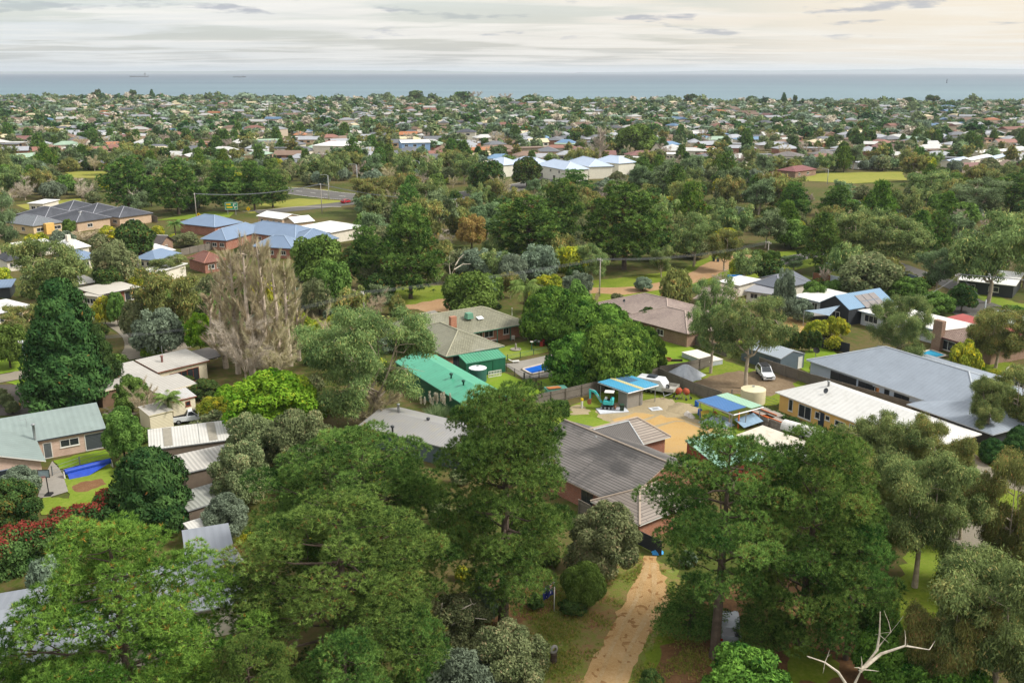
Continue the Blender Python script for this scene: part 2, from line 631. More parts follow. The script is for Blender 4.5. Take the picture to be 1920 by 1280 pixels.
barks()
LEAF = dict(
	pine=foliage("pine_needles", "#38521f", "#8da348", "#a06a34", 0.985, 0.1, 0.08),
	darkpine=foliage("dark_pine_needles", "#2d4822", "#839c4e", "#7a5a34", 0.985, 0.1, 0.1),
	cypress=foliage("cypress_sprays", "#22381f", "#506636", "#8a6238", 0.985, 0.1, 0.12),
	hedge=foliage("hedge_cypress_sprays", "#2a4a1e", "#74903c", None, 0.95, 0.12, 0.08),
	gum=foliage("gum_leaves", "#4a5a35", "#98a164", "#b3a96a", 0.95, 0.3, 0.14),
	olivegum=foliage("olive_gum_leaves", "#545a35", "#9c9858", "#b08d58", 0.94, 0.3, 0.14),
	greygum=foliage("grey_gum_leaves", "#4c5a3c", "#8f9b70", None, 0.95, 0.3, 0.12),
	green=foliage("broad_leaves", "#3d5424", "#80944a", None, 0.95, 0.3, 0.18),
	lime=foliage("lime_leaves", "#4f7a20", "#94b03a", "#a9b83c", 0.94, 0.35, 0.1),
	tea=foliage("tea_tree_leaves", "#545c3c", "#95956a", "#a89a74", 0.93, 0.28, 0.15),
	grey=foliage("grey_leaves", "#586050", "#909880", None, 0.95, 0.28, 0.12),
	wattle=foliage("wattle_leaves", "#667828", "#b3ab40", "#d9c930", 0.9, 0.3, 0.1),
	russet=foliage("russet_leaves", "#7d5a34", "#b08a5a", "#8a8a44", 0.93, 0.3, 0.1),
	photinia=foliage("photinia_leaves", "#34502a", "#687c44", "#c8402f", 0.97, 0.25, 0.05),
	flush=foliage("red_flush_leaves", "#6b3529", "#9c4a3b", None, 0.97, 0.3, 0.05),
	twig=foliage("bare_twigs", "#a08a70", "#d2b99a", "#9aa06a", 0.95, 0.05, 0.06),
	pinktwig=foliage("pinkish_bare_twigs", "#a08c80", "#c9b3a6", None, 0.97, 0.05, 0.12),
	magnolia=foliage("magnolia_leaves", "#2d4022", "#5c6e3a", "#76602f", 0.9, 0.2, 0.08),
	palm=foliage("palm_fronds", "#49622c", "#8da05a", "#b5a060", 0.95, 0.3, 0.1),
	flax=foliage("strap_leaves", "#6f8a5a", "#a9b585", None, 0.97, 0.25, 0.1),
	cream=foliage("cream_plumes", "#cbb78c", "#efe2c0", None, 0.97, 0.3, 0.05),
)
# crowns seen in the far distance merge into one mass
NPROTO = [0]

def mk_pine(seed, H=20.0, R=6.5, base=0.30, dens=1.0, leaf="pine", needle=(0.34, 0.055, 9), pad=1.25, gap=0.0, lean=0.0, flat=0.62, peak=0.62, tufts=20, step=.05):
	rng = np.random.default_rng(seed)
	tr = MB()
	lx, ly = rng.normal(size=2) * 0.02 * H + np.array([lean, 0])
	tp = [(0, 0, -0.3), (0.05, 0, 0.6), (lx * .3, ly * .3, H * .3), (lx * .7, ly * .7, H * .65), (lx, ly, H * .95)]
	r0 = 0.022 * H
	tr.tube(tp, [r0 * 1.35, r0, r0 * .82, r0 * .45, 0.05], 9)
	faces, tint = [], []
	z = base * H
	ang = rng.uniform(0, 6.28)
	pads = []
	while z < H * 0.95:
		t = (z - base * H) / (H * (1 - base))
		prof = min(1.0, 0.62 + 1.5 * t) * (1 - t) ** peak * 1.12 + 0.05
		nl = int(rng.integers(3, 6))
		for i in range(nl):
			ang += 2.399 + rng.normal() * 0.25
			ln = R * prof * rng.uniform(0.55, 1.1) * (1 + .12 * sin(ang * 2 + seed) + .1 * sin(ang * 3 + t * 6))
			if rng.random() < gap:
				continue
			f = min(1.0, z / (H * .95))
			o = np.array([lx * f, ly * f, z])
			e = o + np.array([cos(ang) * ln, sin(ang) * ln, ln * rng.uniform(0.05, 0.38)])
			rr = max(0.03, r0 * 0.35 * (ln / R))
			tr.tube(bend(o, e, -0.05 * ln, 4, rng, 0.06 * ln * .5), [rr, rr * .8, rr * .6, rr * .4, 0.02], 5, cap=False)
			pr = pad * rng.uniform(0.75, 1.25) * (0.75 + 0.35 * prof)
			pads.append((e, pr))
			if ln > 2.6:
				s = rng.uniform(.55, .72)
				q = o + (e - o) * s + rng.normal(size=3) * np.array([.5, .5, .25]) * pad * .7
				pads.append((q + [0, 0, .3], pr * .92))
			if ln > 4.4:
				# side shoots
				for sg in (-1, 1):
					dd = np.array([-sin(ang), cos(ang), 0]) * sg * ln * rng.uniform(.18, .34)
					q = o + (e - o) * rng.uniform(.7, .9) + dd + [0, 0, rng.uniform(0, .5)]
					tr.tube(bend(o + (e - o) * .5, q, 0, 2), [rr * .4, rr * .3, .015], 4, cap=False)
					pads.append((q, pr * .85))
		z += H * step * rng.uniform(0.7, 1.35)
	for i in range(4):
		pads.append((np.array([lx + rng.normal() * .4, ly + rng.normal() * .4, H * rng.uniform(.92, .985)]), pad * .62))
	for c, pr in pads:
		m = max(4, int(tufts * dens * (pr / 1.2) ** 2))
		P, n = padpts(c, (pr, pr, pr * flat), m, rng, 0.5, .9)
		A = unit(n * 0.75 + np.array([0, 0, .7]))
		faces.append(needles(P, A, needle[0] * (0.8 + .3 * rng.random()), needle[1], needle[2], rng, .8))
		tb = np.clip(rng.normal(0.4, 0.2) + rng.normal(0, .22, m), 0, .92)
		tb = np.where(rng.random(m) < 0.012, 1.0, tb)
		tint.append(np.repeat(tb, needle[2]) + rng.normal(0, .07, m * needle[2]))
	F = np.concatenate(faces)
	T = np.concatenate(tint)
	return Proto("pine", tr.mesh("pine_trunk", BARK["pine"]), leafmesh("pine_crown", LEAF[leaf], F, np.minimum(T, 1)), H, R)

def crown_pads(rng, n, R, H0, H1, rp, inner=0.25, lobes=0.18, flatb=0.5):
	"""pad centres on a lumpy shell; flatb trims the underside"""
	out = []
	cz = H0 + (H1 - H0) * 0.48
	hz = (H1 - H0) * 0.52
	ph = rng.uniform(0, 6.28, 3)
	for i in range(n):
		zt = 1 - 2 * (i + .5) / n
		if zt < -flatb:
			zt = -flatb + rng.uniform(0, .3)
		a = i * 2.39996 + rng.normal() * .2
		rr = math.sqrt(max(0, 1 - zt * zt))
		lump = 1 + lobes * (sin(2 * a + ph[0]) * .6 + sin(3 * a + ph[1] + zt * 3) * .5) + rng.normal() * .07
		k = rng.uniform(.35, .7) if rng.random() < inner else 1.0
		p = np.array([cos(a) * rr * R * lump * k, sin(a) * rr * R * lump * k, cz + zt * hz * (1 + rng.normal() * .06) * (k if zt > 0 else 1)])
		out.append((p, rp * rng.uniform(.65, 1.4)))
	return out

def mk_dense(seed, H=9.0, R=4.0, leaf="green", npads=60, rp=1.15, ls=0.26, asp=0.5, cover=1.5, z0=0.12, lobes=0.18, flat=0.75, bk="dark", up=0.4, kind="dense",
             droop=0.0, limbs=6, inner=0.25, gapx=0.0, jit=0.65):
	rng = np.random.default_rng(seed)
	tr = MB()
	r0 = 0.028 * H
	tr.tube([(0, 0, -.2), (0.03 * H * rng.normal() * .4, 0, H * .3), (0, 0.02 * H, H * .62)], [r0 * 1.25, r0 * .85, r0 * .4], 8)
	pads = crown_pads(rng, npads, R - rp * .7, H * z0 + rp * .5, H - rp * .6, rp, inner, lobes)
	for i in range(limbs):
		p, _ = pads[int(rng.integers(len(pads)))]
		tr.tube(bend((0, 0, H * rng.uniform(.22, .45)), p, -.04 * H, 4, rng, .02 * H), [r0 * .5, r0 * .42, r0 * .33, r0 * .2, .02], 5, cap=False)
	faces, tint = [], []
	for c, pr in pads:
		if rng.random() < gapx:
			continue
		area = 4 * pi * pr * pr * flat
		m = max(6, int(cover * area / (2 * ls * ls * asp)))
		P, n = padpts(c, (pr, pr, pr * flat), m, rng, up)
		ax = None
		if droop:
			ax = np.tile([0, 0, -1.0], (m, 1))
		faces.append(diamonds(P, n + np.array([0, 0, .35]), ls, asp, rng, jit, ax, .45 if droop else .4))
		tb = np.clip(rng.normal(.45, .18) + rng.normal(0, .17, m), 0, .92)
		tint.append(np.where(rng.random(m) < .03, 1.0, tb))
	return Proto(kind, tr.mesh("tree_trunk", BARK[bk]), leafmesh("tree_crown", LEAF[leaf], np.concatenate(faces), np.concatenate(tint)), H, R)

def mk_gum(seed, H=15.0, R=6.5, leaf="gum", ls=0.3, asp=0.28, cover=0.85, nmain=5, sub=5, rp=1.5, split=0.22, bk="gum", flat=0.62, low=0.35, dead=0.0, lean=0.0):
	"""open eucalypt: a few pale ascending limbs, leaf clumps only at their ends"""
	rng = np.random.default_rng(seed)
	tr = MB()
	r0 = 0.024 * H
	fork = np.array([lean * .5 + rng.normal() * .03 * H, rng.normal() * .03 * H, H * split])
	tr.tube([(0, 0, -.2), tuple(fork * .5 + rng.normal(size=3) * .05), tuple(fork)], [r0 * 1.3, r0, r0 * .9], 9)
	pads = []
	for i in range(nmain):
		a = i * 2 * pi / nmain + rng.normal() * .3
		out = R * rng.uniform(.35, .72)
		top = H * rng.uniform(.58, .86)
		if i == 0:
			out, top = R * .12, H * .9
		e = np.array([cos(a) * out + lean, sin(a) * out, top])
		path = bend(fork, e, -.06 * H, 5, rng, .03 * H)
		rr = r0 * rng.uniform(.45, .62)
		tr.tube(path, [rr, rr * .85, rr * .7, rr * .55, rr * .42, rr * .25], 6, cap=False)
		pads.append((e, rp * rng.uniform(.8, 1.2)))
		for j in range(sub):
			k = int(rng.integers(2, 6))
			s = np.array(path[k])
			a2 = a + rng.normal() * .95
			l2 = R * rng.uniform(.25, .55)
			e2 = s + np.array([cos(a2) * l2, sin(a2) * l2, rng.uniform(-low * .25, .42) * l2 * 1.3])
			e2[2] = min(e2[2], H * .97 - rp * .5)
			p2 = bend(s, e2, .02 * H, 3, rng, .02 * H)
			tr.tube(p2, [rr * .45, rr * .35, rr * .25, .02], 5, cap=False)
			if rng.random() < dead:
				for _ in range(3):
					tr.tube(bend(p2[2], np.array(p2[2]) + rng.normal(size=3) * l2 * .35, 0, 2), [rr * .2, rr * .15, .012], 4, cap=False)
				continue
			pads.append((e2, rp * rng.uniform(.7, 1.2)))
			for q in range(2):
				e3 = e2 + rng.normal(size=3) * np.array([.8, .8, .5]) * rp
				tr.tube([tuple(p2[2]), tuple(e3)], [rr * .18, .015], 4, cap=False)
				pads.append((e3, rp * rng.uniform(.55, .9)))
	faces, tint = [], []
	for c, pr in pads:
		area = 4 * pi * pr * pr * flat
		m = max(6, int(cover * area / (2 * ls * ls * asp)))
		P, n = padpts(c, (pr, pr, pr * flat), m, rng, .35, .45)
		P = P + rng.normal(size=P.shape) * pr * np.array([.24, .24, .2])
		ax = np.tile([0, 0, -1.0], (m, 1)) + n * .45
		faces.append(diamonds(P, n + np.array([0, 0, .25]), ls, asp, rng, .7, ax, .5))
		tb = np.clip(rng.normal(.45, .2) + rng.normal(0, .18, m), 0, .92)
		tint.append(np.where(rng.random(m) < .04, 1.0, tb))
	return Proto("gum", tr.mesh("gum_trunk", BARK[bk]), leafmesh("gum_crown", LEAF[leaf], np.concatenate(faces), np.concatenate(tint)), H, R)

def mk_cypress(seed, H=14.0, R=4.5, leaf="cypress", n=130, ls=0.42, cover=1.2, shape="cone", rp=1.0, z0=0.02, ang=0.9, asp=.34):
	"""dense conifer: many upswept sprays all over a cone or dome"""
	rng = np.random.default_rng(seed)
	tr = MB()
	r0 = 0.03 * H
	tr.tube([(0, 0, -.2), (0, 0, H * .5), (0, 0, H * .9)], [r0 * 1.2, r0 * .7, .05], 8)
	faces, tint = [], []
	for i in range(n):
		t = (i + .5) / n
		t = t ** 0.85
		if shape == "cone":
			pr = min(1, .75 + 1.2 * t) * (1 - t) ** .45
		else:
			pr = min(1, .8 + .7 * t) * math.sqrt(max(0, 1 - t ** 2.2))
		a = i * 2.39996
		k = pr * R * rng.uniform(.62, 1.12) * (1 + .13 * sin(a * 2 + 1) + .1 * sin(a * 3 + z0 * 9 + t * 7))
		z = H * (z0 + (1 - z0) * t)
		o = np.array([0, 0, z - .15 * H * .3])
		c = np.array([cos(a) * max(0, k - rp * .6), sin(a) * max(0, k - rp * .6), min(z, H - rp * .5)])
		if i % 3 == 0:
			tr.tube([tuple(o), tuple(c)], [r0 * .22, .02], 4, cap=False)
		r_ = rp * rng.uniform(.8, 1.3) * (.6 + .5 * pr)
		m = max(8, int(cover * 4 * pi * r_ * r_ * .8 / (2 * ls * ls * asp)))
		P, nn = padpts(c, (r_, r_, r_ * .85), m, rng, .2, .75)
		out = np.array([cos(a), sin(a), 0])
		ax = np.tile(out * .8 + np.array([0, 0, ang]), (m, 1)) + nn * .5
		faces.append(diamonds(P, nn + out * .6 + np.array([0, 0, .2]), ls, asp, rng, .55, ax, .3))
		tb = np.clip(rng.normal(.42, .18) + rng.normal(0, .16, m), 0, .92)
		tint.append(np.where(rng.random(m) < .0025, 1.0, tb))
	return Proto("cypress", tr.mesh("conifer_trunk", BARK["dark"]), leafmesh("conifer_crown", LEAF[leaf], np.concatenate(faces), np.concatenate(tint)), H, R)

def mk_bare(seed, H=8.0, R=3.5, leaf="twig", bk="twig", upright=False, twl=0.9, tww=0.03, ntw=2600, nl=9, split=.12):
	"""leafless tree: limbs, branches and a haze of fine twigs"""
	rng = np.random.default_rng(seed)
	tr = MB()
	r0 = .02 * H
	ends = []
	if upright:
		tr.tube([(0, 0, -.2), (0.02 * H * rng.normal(), 0, H * .5), (0.01 * H, 0.01 * H, H * .97)], [r0 * 1.2, r0 * .7, .03], 7)
		for i in range(nl * 5):
			z = H * rng.uniform(.08, .86)
			a = i * 2.4 + rng.normal() * .3
			ln = H * rng.uniform(.1, .22) * (1.05 - .5 * z / H)
			off = R * rng.uniform(.4, .95) * (1 - .35 * (z / H) ** 3)
			e = np.array([cos(a) * off, sin(a) * off, z + ln])
			p = bend((0, 0, z), e, -.03 * H, 3, rng, .01 * H)
			tr.tube(p, [r0 * .28, r0 * .2, r0 * .13, .015], 4, cap=False)
			ends.append((np.array(p), ln))
	else:
		tr.tube([(0, 0, -.2), (0, 0, H * split)], [r0 * 1.2, r0], 7)
		for i in range(nl):
			a = i * 2.4 + rng.normal() * .3
			out = R * rng.uniform(.3, .85)
			e = np.array([cos(a) * out, sin(a) * out, H * rng.uniform(.6, .95) - out * .25])
			p = bend((0, 0, H * split), e, -.05 * H, 4, rng, .025 * H)
			tr.tube(p, [r0 * .6, r0 * .45, r0 * .32, r0 * .2, .02], 5, cap=False)
			ends.append((np.array(p), H * .3))
			for j in range(5):
				k = int(rng.integers(1, 5))
				d = unit(np.array([cos(a + rng.normal() * .9), sin(a + rng.normal() * .9), rng.uniform(.2, 1.1)]))
				q = bend(p[k], np.array(p[k]) + d * R * rng.uniform(.25, .55), 0, 3, rng, .02 * H)
				tr.tube(q, [r0 * .25, r0 * .18, r0 * .1, .012], 4, cap=False)
				ends.append((np.array(q), H * .2))
	P, A = [], []
	per = max(3, ntw // len(ends))
	for p, ln in ends:
		m = len(p) - 1
		s = rng.uniform(.25, 1.0, per) * m
		i = np.minimum(s.astype(int), m - 1)
		q = p[i] + (p[i + 1] - p[i]) * (s - i)[:, None]
		d = unit(p[-1] - p[0])
		P.append(q)
		A.append(np.tile(d, (per, 1)) * 1.0 + np.array([0, 0, .5 if upright else .25]))
	P, A = np.concatenate(P), np.concatenate(A)
	F = needles(P, unit(A), twl, tww, 2, rng, .2 if upright else .5)
	T = np.clip(rng.normal(.45, .22, len(F)), 0, 1)
	return Proto("bare", tr.mesh("bare_trunk", BARK[bk]), leafmesh("bare_twigs", LEAF[leaf], F, T), H, R)

def mk_palm(seed, H=5.0, R=2.6, nf=22, leaf="palm", trunk_r=.16):
	rng = np.random.default_rng(seed)
	tr = MB()
	tr.tube([(0, 0, -.2), (.08, 0, H * .35), (.02, .05, H * .72)], [trunk_r * 1.3, trunk_r, trunk_r * .9], 8)
	F, T = [], []
	top = np.array([.02, .05, H * .72])
	for i in range(nf):
		a = i * 2.4 + rng.normal() * .1
		el_ = rng.uniform(-.1, 1.2)
		d = np.array([cos(a), sin(a), 0])
		pts = []
		for s in np.linspace(0, 1, 9):
			r = R * s * (cos(el_ * .6))
			pts.append(top + d * r + np.array([0, 0, H * .28 * (math.sin(el_) * s * 1.5 - s * s * (1.15 - .1 * el_))]))
		side = np.array([-sin(a), cos(a), 0])
		for j in range(1, 9):
			for k in range(3):
				f = k / 3
				p = pts[j - 1] * (1 - f) + pts[j] * f
				ln = R * .3 * math.sin(pi * min(1, (j + f) / 9 * .9 + .12))
				for sg in (-1, 1):
					tip = p + side * sg * ln * .8 + d * ln * .45 + np.array([0, 0, -ln * .45])
					wv = d * .06
					F.append([p - wv, p + wv, tip])
					T.append(rng.random() * .8)
	return Proto("palm", tr.mesh("palm_trunk", BARK["dark"]), leafmesh("palm_fronds", LEAF[leaf], np.array(F), np.array(T)), H, R)

def mk_dead(seed, H, limbs, r0=.22, bk="dead", twigs=14):
	"""bleached dead tree: limbs given as polylines in metres"""
	rng = np.random.default_rng(seed)
	tr = MB()
	for p, r in limbs:
		n = len(p)
		tr.tube(p, [r * (1 - .8 * i / (n - 1)) for i in range(n)], 7)
	tw = MB()
	for i in range(twigs):
		p, r = limbs[int(rng.integers(len(limbs)))]
		k = int(rng.integers(len(p) // 2, len(p)))
		a = np.array(p[k])
		b = a + rng.normal(size=3) * H * .05 + np.array([0, 0, H * .03])
		tw.tube([tuple(a), tuple((a + b) / 2 + rng.normal(size=3) * .05), tuple(b)], [r * .25, r * .16, .01], 4, cap=False)
	return Proto("dead", tr.mesh("dead_trunk", BARK[bk]), tw.mesh("dead_twigs", BARK[bk]), H, H * .3)

NAMES = dict(pine=("pine_tree", "pine", "crown"), gum=("gum_tree", "gum tree", "crown"), dense=("broadleaf_tree", "tree", "crown"), cypress=("cypress_tree", "cypress", "crown"),
             bare=("bare_tree", "bare tree", "branches"), palm=("palm_tree", "palm", "fronds"), dead=("dead_tree", "dead tree", "branches"), shrub=("shrub", "shrub", "foliage"),
             hedge=("hedge", "hedge", "foliage"))

def plant(proto, p, h, wdt, label, group=None, rz=None, kind=None, parts=True, far=False):
	"""one tree: an Empty at its foot with trunk and crown under it (a single mesh when tiny)"""
	nm, cat, crown = NAMES[kind or proto.kind]
	sx = wdt / (2 * proto.R)
	rz = random.uniform(0, 6.28) if rz is None else rz
	if not parts:
		t = bpy.data.objects.new(nm, proto.crown)
		COL.objects.link(t)
		t.location, t.rotation_euler = p, (0, 0, rz)
		t.scale = (sx, sx, h / proto.H)
		return tag(t, label, cat, group)
	t = thing(nm, label, cat, p, rz, group)
	t.scale = (sx, sx, h / proto.H)
	a = bpy.data.objects.new("trunk" if (kind or proto.kind) not in ("shrub", "hedge") else "stem", proto.trunk)
	b = bpy.data.objects.new(crown, proto.crown)
	for q in (a, b):
		COL.objects.link(q)
		q.parent = t
	return t

TREE_PX = []      # (point, radius) of everything hand-planted, so the scatter keeps off

def tree(proto, x, yb, yt, wpx, label, group=None, kind=None, rz=None):
	"""plant a tree whose foot shows at photo pixel (x, yb), top at row yt, spread wpx pixels"""
	p = at(x, yb)
	# the top leans with perspective only, so row yt fixes the height
	h = height_at(p, yt)
	dmid = depth(p + Vector((0, 0, h * .6)))
	wd = wpx / FPX * dmid
	TREE_PX.append((p.x, p.y, wd * .5))
	return plant(proto, p, h, wd, label, group, rz, kind)
# ------------------------------------------------------------------ the setting: land, sea, hills, roads, lawns
random.seed(7)
HAZE = 0.000055

def sheet(name, pts, m, z):
	mb = MB()
	mb.quad([(p[0], p[1], z) for p in pts], 0)
	o = mb.build(name, m)
	me = o.data
	return structure(o)

def shore(x):
	return 1480 - 0.235 * x + 18 * sin(x * .011) + 9 * sin(x * .031 + 1)

G = {}
G["scrub"] = ground_mat("scrub_ground", [(0.28, "#3f4524"), (0.45, "#5d6a2c"), (0.56, "#7a6a45"), (0.68, "#6f8136")], .045, .9, mixf=.45)
G["grass"] = ground_mat("rough_grass", [(0.3, "#647d26"), (0.5, "#86992f"), (0.66, "#a3a848")], .12, 2.2, mixf=.5)
G["lawn"] = ground_mat("lawn_grass", [(0.3, "#738f2c"), (0.5, "#8ea538"), (0.68, "#aab052")], .16, 2.5, mixf=.45)
G["brightlawn"] = ground_mat("bright_lawn_grass", [(0.3, "#6f9226"), (0.5, "#8cab30"), (0.68, "#a5b448")], .2, 3, mixf=.45)
G["verge"] = ground_mat("pine_litter_verge", [(0.30, "#8a6342"), (0.39, "#a9805a"), (0.45, "#a3905a"), (0.50, "#8f9148"), (0.57, "#8a9c44"), (0.64, "#b5a670"), (0.72, "#d8c4a4")], .2, 1.8, mixf=.36, bump=.8)
G["litter"] = ground_mat("pine_needle_litter", [(0.3, "#604a33"), (0.48, "#876546"), (0.6, "#a07850"), (0.72, "#84803f")], .3, 2.5, mixf=.5)
G["sand"] = ground_mat("driveway_sand", [(0.3, "#c99c62"), (0.5, "#dfb67e"), (0.7, "#eecb9a")], .3, 3.5, mixf=.45, bump=.9, spots=("#86603a", 1.1, .575, .8))
G["rut"] = ground_mat("wheel_rut_sand", [(0.3, "#c59c66"), (0.5, "#dcb884"), (0.7, "#eccfa2")], .6, 3, mixf=.5, bump=.8)
G["yard"] = ground_mat("gravel_yard", [(0.3, "#a89877"), (0.5, "#c2b08c"), (0.7, "#d3c2a0")], .2, 3.0, mixf=.5)
G["orange"] = ground_mat("orange_sand", [(0.3, "#cda263"), (0.5, "#dfb878"), (0.7, "#cfb288")], .16, 3.0, mixf=.45)
G["dirt"] = ground_mat("bare_dirt", [(0.3, "#7a6650"), (0.5, "#9a8468"), (0.66, "#b39d80"), (0.78, "#8b8a4a")], .2, 2.0, mixf=.5)
G["track"] = ground_mat("dirt_track", [(0.3, "#b48d62"), (0.5, "#c9a279"), (0.7, "#d5b48e")], .12, 1.5, mixf=.5)
G["asphalt"] = ground_mat("asphalt", [(0.3, "#6d6a66"), (0.5, "#7b7873"), (0.7, "#8a8680")], .1, 4, mixf=.5, bump=.3)
G["darkasphalt"] = ground_mat("old_asphalt", [(0.3, "#55504c"), (0.5, "#67605a"), (0.7, "#7c7166")], .25, 4, mixf=.4, bump=.3)
G["paleroad"] = ground_mat("gravel_road", [(0.3, "#99917f"), (0.5, "#aaa08d"), (0.7, "#b8ac99")], .2, 4, mixf=.5, bump=.3)
G["concrete"] = ground_mat("concrete_paving", [(0.3, "#a39c90"), (0.5, "#b3aca0"), (0.7, "#c2bbb0")], .3, 5, mixf=.5, bump=.2)
G["mulch"] = ground_mat("bark_mulch", [(0.3, "#7b573b"), (0.5, "#98704d"), (0.7, "#b08a66")], .8, 6, mixf=.6)
G["field"] = ground_mat("dry_field", [(0.3, "#8f9a3c"), (0.5, "#a9a94c"), (0.7, "#c0b565")], .03, .4, mixf=.5)
G["tar"] = mat("suburb_street", "#7d7a76", .9)

# land: one sheet from behind the camera to the shore
mb = MB()
xs = [-4500, -3000, -2200] + list(range(-1600, 1601, 100)) + [2200, 3000, 4500]
row0 = [(x, -400.0, 0.0) for x in xs]
row1 = [(x, 700.0, 0.0) for x in xs]
row2 = [(x, shore(x) - 14, 0.0) for x in xs]
row3 = [(x, shore(x) + 22, -3.2) for x in xs]
for a, b, mm in ((row0, row1, 0), (row1, row2, 0), (row2, row3, 1)):
	for i in range(len(xs) - 1):
		mb.quad([a[i], a[i + 1], b[i + 1], b[i]], mm)
structure(mb.build("ground", [G["scrub"], mat("beach_sand", "#d8c9a6", .95)]))

def sea_mat():
	m, t, out = newmat("sea_water")
	tc = N("ShaderNodeTexCoord", t).outputs["Object"]
	mp = N("ShaderNodeMapping", t)
	mp.inputs["Scale"].default_value = (0.25, 1.0, 1.0)
	L(t, tc, mp.inputs[0])
	sep = N("ShaderNodeSeparateXYZ", t)
	L(t, tc, sep.inputs[0])
	big = noise(t, mp.outputs[0], .0016, 5, .6)
	dist = mth(t, "MULTIPLY", sep.outputs[1], 1 / 14000)
	f = mth(t, "ADD", dist, mth(t, "MULTIPLY_ADD", big, .5, -.25))
	# shallow turquoise sandbanks inshore, deeper slate blue out in the bay
	col = ramp(t, f, [(0.02, srgb("#7f9290")), (0.14, srgb("#61757c")), (0.36, srgb("#4c5d69")), (0.7, srgb("#33404f"))])
	d = N("ShaderNodeBsdfDiffuse", t)
	L(t, col, d.inputs[0])
	g = N("ShaderNodeBsdfGlossy", t)
	g.inputs["Roughness"].default_value = .38
	g.inputs[0].default_value = (.75, .85, .9, 1)
	wv = noise(t, mp.outputs[0], .05, 6, .65)
	bp = N("ShaderNodeBump", t)
	bp.inputs["Strength"].default_value = .9
	bp.inputs["Distance"].default_value = 3.0
	L(t, wv, bp.inputs["Height"])
	L(t, bp.outputs[0], g.inputs["Normal"])
	L(t, bp.outputs[0], d.inputs["Normal"])
	mx = N("ShaderNodeMixShader", t)
	mx.inputs[0].default_value = .16
	L(t, d.outputs[0], mx.inputs[1])
	L(t, g.outputs[0], mx.inputs[2])
	L(t, mx.outputs[0], out.inputs[0])
	return m

mb = MB()
mb.quad([(-70000, 900, -2.4), (70000, 900, -2.4), (70000, 60000, -2.4), (-70000, 60000, -2.4)])
structure(mb.build("sea", sea_mat()))

def ridge(name, D, pts, col, depth_=2500):
	"""far coast: a long ridge with real depth, crest rows given as photo pixels"""
	mb = MB()
	P = []
	x0, x1 = pts[0][0], pts[-1][0]
	xs_ = np.arange(x0, x1 + 1, 8)
	ys_ = np.interp(xs_, [p[0] for p in pts], [p[1] for p in pts])
	rs = np.random.default_rng(5)
	ys_ = ys_ + rs.normal(0, .12, len(ys_))
	cr = []
	for x, y in zip(xs_, ys_):
		cr.append(((x - 960) / FPX * D, D, max(-2.3, CAM_H + D * tan(math.atan((640 - y) / FPX) - PITCH))))
	for i in range(len(cr) - 1):
		a, b = cr[i], cr[i + 1]
		f0, f1 = (a[0], D - depth_, -2.6), (b[0], D - depth_, -2.6)
		g0, g1 = (a[0], D + depth_, -2.6), (b[0], D + depth_, -2.6)
		mb.quad([f0, f1, b, a])
		mb.quad([a, b, g1, g0])
	return structure(mb.build(name, mat(name + "_cover", col, .95)))

ridge("hills", 26000, [(-500, 135.2), (0, 134.3), (240, 134.2), (300, 133.4), (420, 133.6), (500, 132.0), (600, 131.8), (700, 132.6), (760, 133.3), (783, 130.6), (795, 132.6), (812, 132.0), (850, 133.8), (900, 134.6), (1000, 136.0), (1070, 137.3)], "#4a5a50")
ridge("mountains", 24500, [(1080, 136.0), (1240, 134.6), (1330, 132.2), (1420, 132.8), (1520, 131.8), (1600, 130.2), (1660, 130.8), (1690, 128.6), (1720, 127.6), (1780, 128.2), (1850, 129.5), (1960, 130.0), (2300, 132.0), (2600, 134)], "#56646a", 1500)

hz = MB().box((0, 30200, 83), (142000, 61400, 176)).build("haze", bpy.data.materials.new("haze_air"))
hz["kind"], hz["label"] = "stuff", "thin pale air over the suburb and the bay"
hm = hz.data.materials[0]
hm.use_nodes = True
hm.node_tree.nodes.clear()
hv_ = N("ShaderNodeVolumePrincipled", hm.node_tree)
hv_.inputs["Density"].default_value = HAZE
hv_.inputs["Color"].default_value = (.86, .93, 1.0, 1)
hv_.inputs["Anisotropy"].default_value = .2
L(hm.node_tree, hv_.outputs[0], N("ShaderNodeOutputMaterial", hm.node_tree).inputs["Volume"])
# ---- patches
KEEP = []      # photo boxes (x0, y0, x1, y1, depth) of things that stay in view
CLEAR = []     # world polygons kept free of scattered trees

def ring(pxs, step=None, jit=0.0, seed=0, z=0.0):
	W = [at(x, y) for x, y in pxs]
	rs = random.Random(seed)
	out = []
	n = len(W)
	for i in range(n):
		a, b = W[i], W[(i + 1) % n]
		ln = (b - a).length
		k = max(1, int(ln / (step or 1e9)))
		nrm = Vector((-(b - a).y, (b - a).x, 0)).normalized()
		for j in range(k):
			p = a + (b - a) * (j / k)
			if jit and (j or step):
				p = p + nrm * rs.gauss(0, jit) * (1 if j else .5)
			out.append((p.x, p.y))
	return out

_lvl = [0]

def patch(name, pxs, m, step=1.2, jit=0.16, clear=True, lift=None, keep=True):
	_lvl[0] += 1
	z = lift if lift is not None else 0.004 + 0.0016 * _lvl[0]
	poly = ring(pxs, step, jit, len(name) + _lvl[0])
	if clear:
		CLEAR.append([(p.x, p.y) for p in (at(*q) for q in pxs)])
		if keep:
			KEEP.append((min(q[0] for q in pxs), min(q[1] for q in pxs), max(q[0] for q in pxs), max(q[1] for q in pxs), depth(at(*pxs[0]))))
	return sheet(name, poly, G[m] if isinstance(m, str) else m, z)

